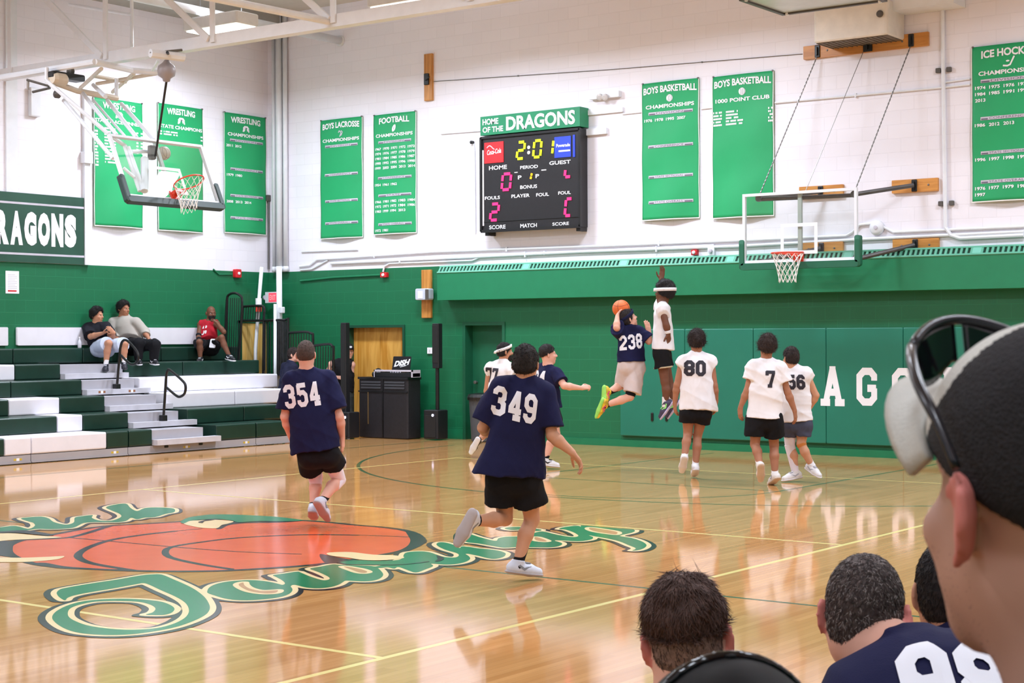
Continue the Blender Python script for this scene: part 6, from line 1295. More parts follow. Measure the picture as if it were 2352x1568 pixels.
            t = SDF(0.0055); t.cap(base-fd*0.05*sc+up_*0.014, base+fd*0.10*sc+up_*0.014, 0.045*sc, 0.05*sc, 0.02, up_, 0.38); t.cap(base+fd*0.10*sc+up_*0.014, base+fd*(fl2-0.025)+up_*0.016, 0.05*sc, 0.039*sc, 0.02, up_, 0.38)
            mk('sole', t.mesh(), mat('sole_'+o['shoes'][2], o['shoes'][3], 0.5, var=0.06), so, lap=1)
            if len(o['shoes']) > 4:
                MB().obox(base+fd*0.06+up_*0.085*sc, (fd, la, up_), (0.035, 0.018, 0.012)).build('tongue', mat('lace_'+o['shoes'][4], o['shoes'][5], 0.6), so)
                for e in (-1, 1):
                    V, F = stroke_quads([(-0.03, 0.02), (0.02, -0.004), (0.07, 0.028)], 0.018, nw=1)
                    bv = BVHTree.FromPolygons([Vector(np.array(w_.co)+np.array(WLOC(so))) for w_ in so.data.vertices], [tuple(p.vertices) for p in so.data.polygons]); P = []
                    for x, y in V:
                        p0 = base+fd*(x+0.02)+up_*(0.05+y); rr = bv.ray_cast(Vector(p0+la*e*0.2), Vector(-la*e), 0.4); P.append(np.array(rr[0])+la*e*0.002 if rr[0] is not None else p0)
                    MB().add(P, F).build('side_mark', mat('lace_'+o['shoes'][4], o['shoes'][5], 0.6), so)
    return root, G, dict(S=S, T=T, N=N, f=f, u=u, r=r, shirt=sh_o)
# ================================================================== THE PLAYERS
NAVY = ('navy', (25, 27, 64)); WHT = ('white', (236, 234, 238)); BLK = ('black', (22, 22, 26))
M_NW = mat('print_white', (236, 238, 248), 0.6, var=0.01); M_NB = mat('print_black', (34, 30, 44), 0.6, var=0.05)
WSHOE = ('white', (232, 232, 238), 'white', (222, 214, 206), 'grey', (170, 172, 182)); GSHOE = ('pale', (214, 222, 238), 'grey', (176, 168, 170), 'steel', (136, 142, 152)); BSHOE = ('black', (30, 30, 36), 'white', (220, 218, 220), 'white', (220, 220, 224))
# 354
person('person in navy T-shirt 354 and black shorts walking over the painted ball', 15.29, dict(hd=(703.5, 814), nk=(705, 853), sl=(668, 873, -.02), sr=(750, 872, .04), el=(655, 957, 0), wl=(672, 1012, .14), er=(779, 957, 0), wr=(786, 1004, .1), fr=(788, 1040, .12), hl=(711, 1037, .0), hr=(752, 1037, .02), hem=(727, 1033, 0),
     kl=(728, 1096, .30), al=(720, 1163, .12), tl=(722, 1196, .36), kr=(779, 1101, .28), ar=(739, 1151, -.06), tr=(759, 1203, .06)), (.12, 1, .02),
     dict(skin='pink', hair=('buzz', (74, 58, 52)), shirt=(*NAVY, 'short'), sleeve=.78, wide=1.12, girth=1.06, hemw=.98, nums=[('354', M_NW, 692, 906, .225, dict(width=.33))], shorts=(*BLK, .5), lenl=.58, lenr=.5, flare=1.5, socks=('black', (24, 24, 28), .10), shoes=GSHOE, eyes=False, seed=3, palml=(1, 0, 0), palmr=(-1, .2, 0),
          extra=[('knee_sleeve', lambda G: G['hl']*.45+G['kl']*.55, lambda G: G['kl']*.72+G['al']*.28, .078, .058, cloth('sleeve_white', (234, 228, 240))), ('knee_sleeve', lambda G: G['hr']*.5+G['kr']*.5, lambda G: G['kr'], .08, .064, cloth('sleeve_white', (234, 228, 240))), ('knee_sleeve', lambda G: G['kr']*1.05-G['ar']*.05, lambda G: G['kr']*.68+G['ar']*.32, .066, .058, cloth('sleeve_white', (234, 228, 240)))]))
# 349
person('person in navy T-shirt 349 running away with one foot kicked back', 11.92, dict(hd=(1208, 837), nk=(1209, 880), sl=(1150, 892, -.03), sr=(1253, 907, .03), el=(1110, 982, .05), wl=(1128, 1000, .3), er=(1268, 1000, -.02), wr=(1313, 1038, -.05), fr=(1341, 1072, -.05), hl=(1155, 1092, .02), hr=(1208, 1094, .02), hem=(1172, 1086, 0),
     kl=(1160, 1190, .12), al=(1088, 1196, -.26), tl=(1046, 1258, -.30), kr=(1222, 1192, .12), ar=(1190, 1292, .0), tr=(1243, 1318, .08)), (.25, 1, -.05),
     dict(skin='olive', head=1.10, hair=('short', (30, 24, 24)), shirt=(*NAVY, 'short'), sleeve=.8, wide=1.12, girth=1.02, hemw=1.16, nums=[('349', M_NW, 1176, 926, .215, dict(width=.325, shear=-.12))], shorts=(*BLK, .62), lenl=.62, lenr=.62, swide=1.1, flare=1.4, socks=('black', (22, 22, 26), .12), shoes=GSHOE, flatr=True, eyes=False, seed=5, palmr=(-.6, -.3, -.6), curlr=.5))
# 77
person('person in white sleeveless shirt 77 with a beard and white headband, running', 24.0, dict(hd=(1160, 808), nk=(1155, 832), sl=(1126, 844, .10), sr=(1174, 850, -.10), el=(1118, 898, .16), wl=(1136, 930, .3), er=(1182, 892, -.12), wr=(1196, 868, .05), hl=(1136, 930, .06), hr=(1160, 930, -.06), hem=(1144, 944, 0),
     kl=(1126, 986, .1), al=(1099, 1014, -.02), tl=(1078, 1046, .0), kr=(1178, 976, -.1), ar=(1172, 1026, -.1), tr=(1200, 1040, -.1)), (.95, .35, 0),
     dict(skin='tan', hair=('short', (24, 20, 22)), beard=(26, 20, 20), band=('band_white', (236, 234, 238)), knot=True, bandtilt=.35, bandr=.012, N=(.6, .8, .0), shirt=(*WHT, 'cap'), nums=[('77', M_NB, 1134, 861, .21, dict(width=.25))], shorts=(*BLK, .7), socks=('white', (236, 234, 238), .12), shoes=BSHOE, seed=7, girth=1.08))
# 94
person('person in navy T-shirt ending in 94 reaching an arm towards the leaping players', 22.1, dict(hd=(1259, 814), nk=(1258, 840), sl=(1237, 851, .16), sr=(1277, 857, -.12), el=(1236, 905, .25), wl=(1262, 930, .2), er=(1296, 886, -.28), wr=(1336, 891, -.2), fr=(1358, 887, -.16), hl=(1249, 940, .08), hr=(1265, 940, -.08), hem=(1261, 934, 0),
     kl=(1242, 990, .22), al=(1224, 1050, .2), tl=(1250, 1066, .2), kr=(1277, 996, -.06), ar=(1252, 1055, -.1), tr=(1283, 1070, -.1)), (.97, .25, .05),
     dict(skin='pink', hair=('fade', (34, 26, 28)), N=(.8, .6, 0), shirt=(*NAVY, 'short'), sleeve=.7, nums=[('94', M_NW, 1250, 869, .22, dict(width=.25))], shorts=(*BLK, .55), socks=('black', (26, 26, 34), .07), shoes=('white', (230, 230, 234), 'white', (226, 222, 222), 'black', (30, 30, 34)), flatl=True, flatr=True, seed=9, girth=1.1, curlr=.9))
# 238, leaping with the ball
DJ_ = 21.9
person('person in navy T-shirt 238 and long pale shorts leaping with the ball', DJ_, dict(hd=(1443, 732), nk=(1446, 756), sl=(1425, 766, -.03), sr=(1468, 763, .05), el=(1416, 752, -.15), wl=(1418, 726, -.06), fl=(1428, 710, .06), er=(1490, 784, .02), wr=(1491, 766, .02), fr=(1487, 744, .02), hl=(1437, 836, -.02), hr=(1461, 838, .03), hem=(1450, 828, 0),
     kl=(1433, 884, .12), al=(1397, 901, -.05), tl=(1388, 926, -.12), kr=(1447, 911, -.05), ar=(1391, 930, -.12), tr=(1368, 962, -.1)), (.8, .35, .38),
     dict(skin='light', hair=('short', (40, 32, 32)), band=('band_navy', (26, 30, 62)), bandr=.012, shirt=(*NAVY, 'short'), sleeve=.75, nums=[('238', M_NW, 1443, 785, .2, dict(width=.31, shear=.08))], shorts=('sand', (214, 200, 198), .9), lenl=.92, lenr=.86, swide=1.06, flare=1.2, socks=('black', (22, 22, 26), .2), shoes=('bright', (214, 178, 50), 'lime', (150, 214, 90), 'pink', (220, 50, 120)), shoevar=.5, seed=11, curll=.15, palml=(.6, .5, .4), palmr=(-.3, 1, 0), curlr=.15,
          extra=[('knee_pad', lambda G: G['hr']*.2+G['kr']*.8, lambda G: G['kr']*1.0+(G['hr']-G['kr'])*.02, .074, .068, cloth('pad_black', (22, 22, 26)))]))
b_ = ballmesh('basketball', at(1426.5, 708.5, DJ_+.06), .119, mat('ball_orange', (228, 110, 48), 0.55, var=0.1, scale=12, bump=0.3, bscale=180), M_NB, 'basket'); tag(b_, 'orange basketball held up beside the head of the leaping player', 'ball')
# the defender in the air
person('person in plain white sleeveless shirt with white headband leaping, one arm straight up', DJ_-.1, dict(hd=(1525, 672), nk=(1521, 697), sl=(1521, 710, -.17), sr=(1519, 706, .17), el=(1530, 746, -.22), wl=(1535, 766, -.2), fl=(1538, 790, -.16), er=(1520, 668, .2), wr=(1519, 642, .2), fr=(1522, 617, .2), hl=(1519, 806, -.09), hr=(1521, 806, .09), hem=(1523, 800, 0),
     kl=(1527, 876, -.09), al=(1528, 926, -.09), tl=(1513, 966, -.07), kr=(1536, 873, .09), ar=(1543, 924, .09), tr=(1530, 965, .1)), (-.8, .55, .1),
     dict(skin='deep', hair=('afro', (26, 20, 22)), band=('band_white', (236, 234, 238)), bandtilt=-.12, bandr=.046, bandh=.04, N=(-.97, .25, 0), shirt=(*WHT, 'cap'), hemw=1.05, shorts=(*BLK, .52), swide=.95, socks=('white', (236, 234, 238), .09), shoes=('dusk', (62, 58, 86), 'lilac', (196, 188, 222), 'lime', (150, 240, 130)), seed=13, palmr=(-.5, -.8, .1), curlr=.1, palml=(-.3, .3, 0), scale=1.02,
          extra=[('wristband', lambda G: G['wl']*.96+G['el']*.04, lambda G: G['wl']*.62+G['el']*.38, .042, .044, cloth('band_white', (236, 234, 238))), ('shorts_trim', lambda G: G['hl']*.49+G['kl']*.51, lambda G: G['hl']*.44+G['kl']*.56, .125, .127, cloth('trim_sand', (190, 170, 140)))]))
# 80
person('person in white sleeveless shirt 80 with curly hair walking towards the hoop', 20.41, dict(hd=(1600, 785), nk=(1600, 815), sl=(1568, 830, 0), sr=(1632, 829, 0), el=(1555, 884, 0), wl=(1550, 924, .05), fl=(1551, 950, .06), er=(1641, 886, 0), wr=(1645, 922, .05), fr=(1644, 948, .06), hl=(1581, 943, 0), hr=(1615, 943, 0), hem=(1602, 940, 0),
     kl=(1580, 996, .06), al=(1572, 1050, -.1), tl=(1564, 1090, .02), kr=(1602, 1000, .1), ar=(1597, 1070, .0), tr=(1593, 1094, .2)), (.05, 1, 0),
     dict(skin='mid', hair=('curly', (46, 34, 32)), shirt=(*WHT, 'cap'), wide=1.14, hemw=1.05, nums=[('80', M_NB, 1594, 845, .19, dict(width=.265, t=.24))], shorts=(*BLK, .46), socks=('white', (236, 234, 240), .13), shoes=WSHOE, flatr=True, eyes=False, seed=15, palml=(.9, .3, 0), palmr=(-.9, .3, 0)))
# 7
person('person in white T-shirt 7 with curly hair walking, elbows out', 19.41, dict(hd=(1762, 797), nk=(1760, 829), sl=(1731, 842, 0), sr=(1792, 848, 0), el=(1716, 898, 0), wl=(1701, 934, .04), fl=(1700, 960, .05), er=(1809, 900, 0), wr=(1825, 942, .02), fr=(1829, 970, .04), hl=(1738, 960, 0), hr=(1774, 960, 0), hem=(1756, 956, 0),
     kl=(1734, 1020, .05), al=(1745, 1068, -.1), tl=(1747, 1108, .0), kr=(1778, 1022, .1), ar=(1780, 1089, .02), tr=(1770, 1110, .14)), (.1, 1, .05),
     dict(skin='mid', hair=('curly', (54, 40, 36)), roll=.12, shirt=(*WHT, 'short'), sleeve=.5, wide=1.08, nums=[('7', M_NB, 1766, 869, .195)], shorts=(*BLK, .62), swide=1.08, socks=('white', (236, 234, 240), .12), shoes=('cream', (226, 222, 220), 'gum', (206, 186, 168), 'grey', (170, 172, 182)), flatr=True, eyes=False, seed=17, palml=(.8, .5, 0), palmr=(-.8, .5, 0)))
# 56
person('person in white sleeveless shirt 56 with hand on hip and one white leg sleeve', 19.9, dict(hd=(1816, 822), nk=(1822, 848), sl=(1802, 860, .06), sr=(1852, 862, -.04), el=(1795, 908, .12), wl=(1802, 950, .1), er=(1874, 908, -.02), wr=(1860, 936, .06), fr=(1844, 950, .08), hl=(1816, 968, .02), hr=(1846, 968, -.02), hem=(1829, 966, 0),
     kl=(1814, 1022, .06), al=(1827, 1084, .05), tl=(1793, 1103, -.05), kr=(1840, 1018, -.02), ar=(1864, 1068, -.02), tr=(1878, 1090, -.12)), (-.35, .95, 0),
     dict(skin='olive', hair=('short', (44, 32, 30)), shirt=(*WHT, 'cap'), wide=1.02, nums=[('56', M_NB, 1834, 876, .175, dict(width=.2, t=.24, shear=-.06))], shorts=('slate', (70, 74, 92), .62), swide=.92, flare=.2, socks=('white', (236, 234, 240), .13), shoes=WSHOE, flatl=True, flatr=True, eyes=False, seed=19, palmr=(-.6, .6, 0),
          extra=[('leg_sleeve', lambda G: G['hl']*.42+G['kl']*.58, lambda G: G['kl'], .077, .062, cloth('sleeve_white', (234, 228, 240))), ('leg_sleeve', lambda G: G['kl']*1.04-G['al']*.04, lambda G: G['al'], .066, .045, cloth('sleeve_white', (234, 228, 240))), ('knee_band', lambda G: G['kr']*1.04-G['ar']*.04, lambda G: G['kr']*.88+G['ar']*.12, .062, .061, cloth('band_orange', (206, 130, 70)))]))
# ------------------------------------------------------------------ on the bleachers
def dep(px, py, x): return float((hit(px, py, 0, x)-CAM)@CF)
XS = XL+0.30
def seated(label, face, px0, JJ, o):
    D = dep(px0, 795, XS); return person(label, D, JJ, face, o)
seated('person in black T-shirt and pale blue shorts sitting on the top row, eating', (.9, -.35, -.05), 232, dict(hd=(223, 724), nk=(222, 744), sr=(203, 753, .0), sl=(243, 752, -.05), er=(208, 773, -.15), wr=(236, 765, -.28), fr=(254, 759, -.3), el=(257, 775, -.2), wl=(262, 765, -.33), fl=(252, 755, -.34), hr=(222, 797, 0), hl=(246, 797, -.06), hem=(231, 789, -.06),
     kr=(250, 788, -.42), ar=(243, 838, -.42), tr=(242, 851, -.58), kl=(287, 790, -.42), al=(285, 834, -.42), tl=(287, 846, -.56)),
     dict(skin='tan', hair=('bowl', (24, 20, 22)), shirt=('dark', (30, 30, 38), 'short'), sleeve=.8, girth=1.12, shorts=('icy', (196, 208, 230), .88), swide=.95, socks=('white', (232, 232, 236), .09), shoes=('night', (34, 34, 46), 'dark', (40, 40, 48), 'grey', (110, 112, 124)), flatl=True, flatr=True, seed=21, hemn=(0, -.8, -.6), palmr=(.3, 0, .8), palml=(-.6, 0, .6)))
seated('person in grey hoodie and black trousers leaning back on the top row', (.85, -.5, -.05), 300, dict(hd=(284, 709), nk=(281, 731), sr=(262, 741, .02), sl=(312, 740, -.06), er=(262, 768, -.04), wr=(272, 782, -.2), el=(332, 762, -.1), wl=(342, 778, -.3), fl=(350, 786, -.36), hr=(288, 792, 0), hl=(316, 792, -.05), hem=(301, 788, -.06),
     kr=(318, 788, -.42), ar=(318, 826, -.40), tr=(322, 836, -.55), kl=(356, 792, -.42), al=(352, 826, -.40), tl=(362, 836, -.55)),
     dict(skin='mid', hair=('bowl', (24, 20, 20)), shirt=('hoodie', (172, 166, 158), 'long'), hood=True, wide=1.1, girth=1.12, wr=.013, shorts=('black', BLK[1], 'long'), shoes=BSHOE, flatl=True, flatr=True, seed=23, hemn=(0, -.8, -.6)))
r11, G11, K11 = seated('person in red tank top, bald, sitting on the top row with chin on hand', (.5, -.85, -.1), 478, dict(hd=(485, 719), nk=(480, 741), sr=(461, 746, .05), sl=(497, 744, -.05), er=(456, 770, -.12), wr=(457, 787, -.3), fr=(461, 797, -.34), el=(514, 762, -.3), wl=(498, 741, -.3), fl=(489, 730, -.2), hr=(466, 797, 0), hl=(488, 797, -.03), hem=(478, 787, -.06),
     kr=(458, 785, -.42), ar=(460, 822, -.40), tr=(456, 832, -.55), kl=(509, 775, -.35), al=(526, 816, -.38), tl=(537, 827, -.5)),
     dict(skin='deep', shirt=('red', (176, 34, 48), 'tank'), shorts=('black', BLK[1], .85), shoes=BSHOE, flatl=True, flatr=True, seed=25, hemn=(0, -.8, -.6), beard=(40, 26, 24), palml=(-.6, .4, 0), curll=.8,
          nums=[('A', M_WT, 473, 752, .05, dict(front=True)), ('9', M_WT, 480, 751, .05, dict(front=True)), ('J', M_WT, 472, 764, .09, dict(front=True, vf=(lambda q: (np.array(q[0])*.09, q[1]))(stroke_quads([(.35, .9), (.35, .2), (.2, .08), (-.1, .15)], .2)))), ('8', M_WT, 481, 763, .06, dict(front=True))],
          extra=[('arm_sleeve', lambda G: G['er']*1.1-G['wr']*.1, lambda G: G['er']*.15+G['wr']*.85, .05, .038, cloth('sleeve_black', (24, 24, 30)))]))
c_ = (G11['hr']+G11['hl'])/4+(G11['kr']+G11['kl'])/4+V3(.10, 0, .0); n_ = nrm(K11['N']+ZA*.3); MB().rbox(c_, (K11['S'], nrm(np.cross(n_, K11['S'])), n_), (.06, .085, .012), r=.02).build('lap_towel', cloth('towel', (230, 230, 238)), r11)
# ------------------------------------------------------------------ by the wall
DB = float((onE(660, 900, 1.05)-CAM)@CF)
person('person in navy T-shirt leaning forward, half hidden behind the player in 354', DB, dict(hd=(676, 815), nk=(668, 833), sl=(655, 842, .12), sr=(672, 846, -.1), el=(651, 878, .1), wl=(664, 898, -.05), er=(668, 882, -.15), wr=(690, 894, -.2), hl=(650, 902, .08), hr=(662, 904, -.08), hem=(655, 898, 0),
     kl=(664, 956, .1), al=(660, 1002, .1), tl=(676, 1012, .05), kr=(676, 958, -.1), ar=(672, 1006, -.1), tr=(692, 1016, -.14)), (.9, -.2, .1),
     dict(skin='pink', hair=('short', (50, 36, 34)), N=(.95, -.3, 0), shirt=('ink', (32, 34, 56), 'short'), shorts=('black', BLK[1], .8), socks=('white', (230, 230, 234), .1), shoes=BSHOE, flatl=True, flatr=True, seed=27))
DD = float((onE(790, 900, .45)-CAM)@CF)
rt, G_, K_ = person('person in black tank top and black cap behind the left column speaker', DD, dict(hd=(801, 806), nk=(793, 828), sr=(762, 837, 0), sl=(808, 838, 0), er=(748, 862, -.05), wr=(774, 866, -.22), fr=(784, 868, -.25), el=(807, 868, 0), wl=(803, 892, -.05), fl=(800, 908, -.08), hr=(775, 905, 0), hl=(797, 905, 0), hem=(786, 896, 0),
     kr=(775, 952, -.03), ar=(776, 996, .0), tr=(772, 1006, -.2), kl=(798, 952, -.03), al=(799, 996, 0), tl=(804, 1006, -.2)), (.35, -.9, -.1),
     dict(skin='pink', hair=('short', (30, 26, 28)), shirt=('jet', (22, 22, 26), 'tank'), wide=1.05, shorts=('charcoal', (58, 64, 64), .9), socks=('black', (26, 26, 30), .1), shoes=BSHOE, flatl=True, flatr=True, seed=29))
def cap_on(root, hd, f, u, r, sc, mc, mb, h=0.006, brimup=0.12, logo=None, brimlen=0.075, base=.030):
    q = lambda a, b, d: hd+sc*(f*a+u*b+r*d); A = [r, f, u]
    t = SDF(h); t.ell(q(-.010, .040, 0), A, np.array([.088, .108, .096])*sc, .01); t.cutp(q(0, base, 0), nrm(-u+f*brimup)); cp = mk('cap', t.mesh(), mc, root, lap=1)
    b = MB(); n, m2 = 20, 5; V = []
    for i in range(n+1):
        a = math.pi*(0.10+0.80*i/n); x, y = .087*math.cos(a), -.010+.106*math.sin(a)
        for k_ in range(m2+1):
            w = k_/m2; yo = y+brimlen*math.sin(a)**.75*w; V.append(q(yo, base+.002+brimup*y*.96+.012*w*math.sin(a)-.26*w*x*x/.087, x*(1-.04*w)))
    F = [((m2+1)*i+j, (m2+1)*(i+1)+j, (m2+1)*(i+1)+j+1, (m2+1)*i+j+1) for i in range(n) for j in range(m2)]; o_ = b.add(V, F).build('brim', mb, cp, smooth=True); m = o_.modifiers.new('thickness', 'SOLIDIFY'); m.thickness = .005*sc
    MB().lathe(q(-.01, .134, 0), [(.008*sc, 0), (.007*sc, .004*sc), (.002*sc, .006*sc)], u, 12).build('button', mc, cp)
    return cp, q
cp, q = cap_on(rt, G_['hd'], K_['f'], K_['u'], K_['r'], 1.0, cloth('cap_black', (24, 22, 26)), cloth('cap_black', (24, 22, 26)))
MB().rbox(q(.104, .085, 0), (K_['r'], K_['u'], K_['f']), (.03, .018, .006), r=.008).build('patch', M_WT, cp)
# ================================================================== SPECTATORS IN FRONT OF THE CAMERA
def autopose(c, F, kind='stand', sc=1.0, lean=0.0, arms=0.0):
    """default joints below a head centre c for a body facing F"""
    F = nrm(F*V3(1, 1, 0)); S = np.cross(F, ZA); n = c-ZA*.225*sc-F*(.035+lean*.1)*sc
    J = {'hd': c, 'nk': n}; up = nrm(ZA+F*lean)
    for L, e in (('l', -1), ('r', 1)):
        sh = n-up*.055*sc+S*e*.185*sc; J['s'+L] = sh
        hp = n-up*.52*sc+S*e*.09*sc; J['h'+L] = hp
        if kind == 'stand':
            J['e'+L] = sh-ZA*.29*sc+S*e*.06*sc; J['w'+L] = sh-ZA*.53*sc+F*.10*sc+S*e*.05*sc
            J['k'+L] = hp-ZA*.43*sc+F*.02; J['a'+L] = V3(hp[0], hp[1], .095)-F*.02; J['t'+L] = J['a'+L]+F*.19*sc-ZA*.07
        else:
            J['e'+L] = sh-ZA*.27*sc+F*.06*sc+S*e*.07*sc; J['w'+L] = sh-ZA*.40*sc+F*.28*sc+S*e*-.01
            kn = hp+F*.43*sc+S*e*.06*sc+ZA*.02; J['k'+L] = kn; J['a'+L] = V3(kn[0]+F[0]*.03, kn[1]+F[1]*.03, .095); J['t'+L] = J['a'+L]+F*.19*sc-ZA*.07
    J['hem'] = (J['hl']+J['hr'])/2-up*.04*sc
    return J
def person_w(label, J, face, o):
    return person(label, 0, {k: (v, 0, 0) for k, v in J.items()}, face, o)
def hmat(nm, rgb): return mat(nm, rgb, 0.6, var=0.35, scale=90, spec=0.4)
FB = vec(-.05, 1)                                              # the bench faces the court
# brown undercut
cA = at(1577, 1463, 3.5); fA = (.10, 1, -.02); J = autopose(cA, vec(.05, 1), 'sit')
rA, GA, KA = person_w('person with messy brown hair and shaved neck sitting in front, seen from behind', J, fA, dict(head=1.0, h=.0062, skin='pink', roll=-.12, neck=1.32, girth=1.15, shirt=('navy', NAVY[1], 'short'), shorts=('black', BLK[1], .8), socks=('black', (24, 24, 28), .1), shoes=WSHOE, flatl=True, flatr=True, seed=41, eyes=True))
HF, HU_, HR = KA['f'], KA['u'], KA['r']; qA = lambda a, e, d: cA+HF*a+HU_*e+HR*d
t = SDF(.004); A_ = [HR, HF, HU_]; t.ell(qA(-.013, .02, 0), A_, (.0765, .0965, .1), .01); t.ell(qA(-.04, -.03, 0), A_, (.071, .062, .07), .02); t.cutp(qA(.05, .0, 0), nrm(HF*.9-HU_*.4)); t.cutp(qA(-.03, -.075, 0), nrm(-HU_+HF*.2)); fade = mk('faded_hair', t.mesh(wavy(.0008, (30, 60), 6, 2)), mat('fade_grey_brown', (122, 96, 84), .8, var=.25, scale=140), rA)
tufts(fade, 5200, lambda p: -HU_, .010, .0007, hmat('fade_strand', (74, 58, 52)), jit=.5, lift=.25, seed=5, keep=lambda p: (p-cA)@HU_ > -.06+.02*np.random.rand())
t = SDF(.0045); t.ell(qA(-.010, .046, 0), A_, (.088, .104, .095), .012); t.cutp(qA(0, .022, 0), nrm(-HU_+HF*.15)); M_BRN = hmat('hair_brown', (94, 70, 62)); top = mk('hair', t.mesh(wavy(.006, (12, 26), 9, 4)), M_BRN, rA)
tufts(top, 9000, lambda p: HR*((p-cA)@HR)*6-HU_*1.0-HF*.3, .032, .0014, M_BRN, jit=.3, lift=.06, seed=6, curl=.15); tufts(top, 60, lambda p: HF*.2+HR*-.8, .045, .0012, M_BRN, 'loose_strands', jit=.5, lift=.45, seed=8, keep=lambda p: (p-cA)@HU_ > .12, curl=.5)
for dz, rr in ((-.088, .011), (-.107, .013)):                  # folds of the neck
    pts = [qA(-.052-.022*math.cos(a)*1.0, dz+.004*math.sin(a*3), .062*math.sin(a)) for a in np.linspace(-1.15, 1.15, 13)]
    t = SDF(.004)
    for a, b in zip(pts[:-1], pts[1:]): t.cap(a, b, rr, rr, .012)
    mk('neck_fold', t.mesh(), skin('pink'), rA, lap=2)
# grey cropped hair, leaning
cB = at(1985, 1408, 3.5); J = autopose(cB, vec(-.05, 1), 'sit', lean=.3)
J.update(nk=at(2082, 1516, 3.38), sl=at(1995, 1618, 3.34), sr=at(2262, 1545, 3.34)); J['hl'] = at(2105, 1960, 3.0); J['hr'] = at(2290, 1950, 3.0); J['hem'] = at(2200, 1960, 3.0)
for L, e in (('l', -1), ('r', 1)): J['e'+L] = J['s'+L]+vec(e*.02, .12, -.24); J['w'+L] = J['e'+L]+vec(-e*.06, .2, .02); J['k'+L] = J['h'+L]+vec(-.05+e*.05, .43, .02); J['a'+L] = J['k'+L]*V3(1, 1, 0)+V3(0, 0, .095); J['t'+L] = J['a'+L]+vec(0, .19, -.07)
rB, GB, KB = person_w('person with cropped greying hair leaning forward in a navy shirt numbered 98', J, (.22, 1, -.12), dict(head=1.0, h=.0062, skin='pink', roll=.04, neck=1.25, girth=1.08, shirt=('navy', NAVY[1], 'short'), wide=1.12, shorts=('black', BLK[1], .8), socks=('black', (24, 24, 28), .1), shoes=WSHOE, flatl=True, flatr=True, seed=43,
    nums=[('98', M_NW, at(2205, 1640, 3.2), 0, .21, dict(width=.21, t=.23, shear=.0))]))
HF2, HU2, HR2 = KB['f'], KB['u'], KB['r']; qB = lambda a, e, d: cB+HF2*a+HU2*e+HR2*d
def crop_hair(root, q, f, u, r, c, rgb1, rgb2, n=9000, ln=.013, nape=-.075, nm='hair'):
    t = SDF(.004); A_ = [r, f, u]; t.ell(q(-.012, .026, 0), A_, (.082, .101, .102), .01); t.ell(q(-.04, -.025, 0), A_, (.074, .064, .072), .02); t.cutp(q(.035, .0, 0), nrm(f*.85-u*.5)); t.cutp(q(-.03, nape, 0), nrm(-u+f*.25))
    hb = mk(nm, t.mesh(wavy(.0015, (25, 50), 7, 2)), hmat(nm+'_%d_%d' % (rgb1[0], rgb1[1]), rgb1), root)
    tufts(hb, n, lambda p: -u*.8+f*.25+r*((p-c)@r)*3, ln, .0009, hmat('strand_%d_%d' % (rgb1[0], rgb1[1]), rgb1), jit=.4, lift=.35, seed=3)
    if rgb2: tufts(hb, n//3, lambda p: -u*.8+f*.25, ln*.9, .0009, hmat('grey_strand', rgb2), 'grey_strands', jit=.4, lift=.4, seed=4)
    return hb
crop_hair(rB, qB, HF2, HU2, HR2, cB, (76, 64, 62), (168, 158, 154))
t = SDF(.0045)
pts = [J['nk']+KB['T']*(.0+.02*math.cos(a))+KB['S']*.072*math.sin(a)-KB['N']*.06*math.cos(a) for a in np.linspace(-2.0, 2.0, 19)]
for a, b in zip(pts[:-1], pts[1:]): t.cap(a, b, .014, .014, .008)
mk('collar', t.mesh(), MATS['cloth_navy'], K_['shirt'] if False else KB['shirt'], lap=1)
# dark hair behind the capped man
cC = at(2182, 1360, 3.95); J = autopose(cC, vec(-.1, 1), 'sit', lean=.2); J.update(nk=at(2222, 1452, 3.9), sl=at(2170, 1520, 3.92), sr=at(2360, 1490, 3.86))
rC, GC, KC = person_w('person with short black hair in navy, half hidden behind the capped head', J, (.15, 1, -.08), dict(head=1.0, h=.0066, skin='tan', neck=1.2, shirt=('navy', NAVY[1], 'short'), wide=1.1, shorts=('black', BLK[1], .8), socks=('black', (24, 24, 28), .1), shoes=WSHOE, flatl=True, flatr=True, seed=45, nums=[('2', M_NW, at(2300, 1560, 3.8), 0, .22, dict(t=.22))]))
crop_hair(rC, lambda a, e, d: cC+KC['f']*a+KC['u']*e+KC['r']*d, KC['f'], KC['u'], KC['r'], cC, (26, 20, 22), None, 6500, .014, nape=-.06)
# the man with cap and sunglasses
cD = at(2402, 1148, 1.22); fD = (-.33, .945, .02); J = autopose(cD, vec(-.33, .945), 'stand')
J['nk'] = J['nk']+ZA*.035+CRH*.035
for k_ in ('sl', 'sr'): J[k_] = J[k_]+CRH*.03
rD, GD, KD = person_w('person in black and grey cap with sunglasses on it, close at the right edge', J, fD, dict(head=1.0, h=.0062, skin='dim', neck=1.02, girth=1.1, shirt=('navy', NAVY[1], 'short'), wide=1.08, shorts=('black', BLK[1], .7), socks=('white', (236, 234, 240), .1), shoes=WSHOE, flatl=True, flatr=True, seed=47, eyes=False))
f_, u_, r_ = KD['f'], KD['u'], KD['r']; qD = lambda a, e, d: cD+f_*a+u_*e+r_*d
M_MESH = mat('cap_mesh_black', (26, 24, 28), .85, var=.4, scale=180, bump=.5, bscale=420); M_CGR = mat('cap_pale_grey', (196, 194, 186), .85, var=.06, scale=30, bump=.15, bscale=300)
cp, q = cap_on(rD, cD, f_, u_, r_, 1.0, M_MESH, M_CGR, .004, brimup=.55, brimlen=.075, base=.018)
cp.data.materials.append(M_CGR); off = np.array(WLOC(cp))
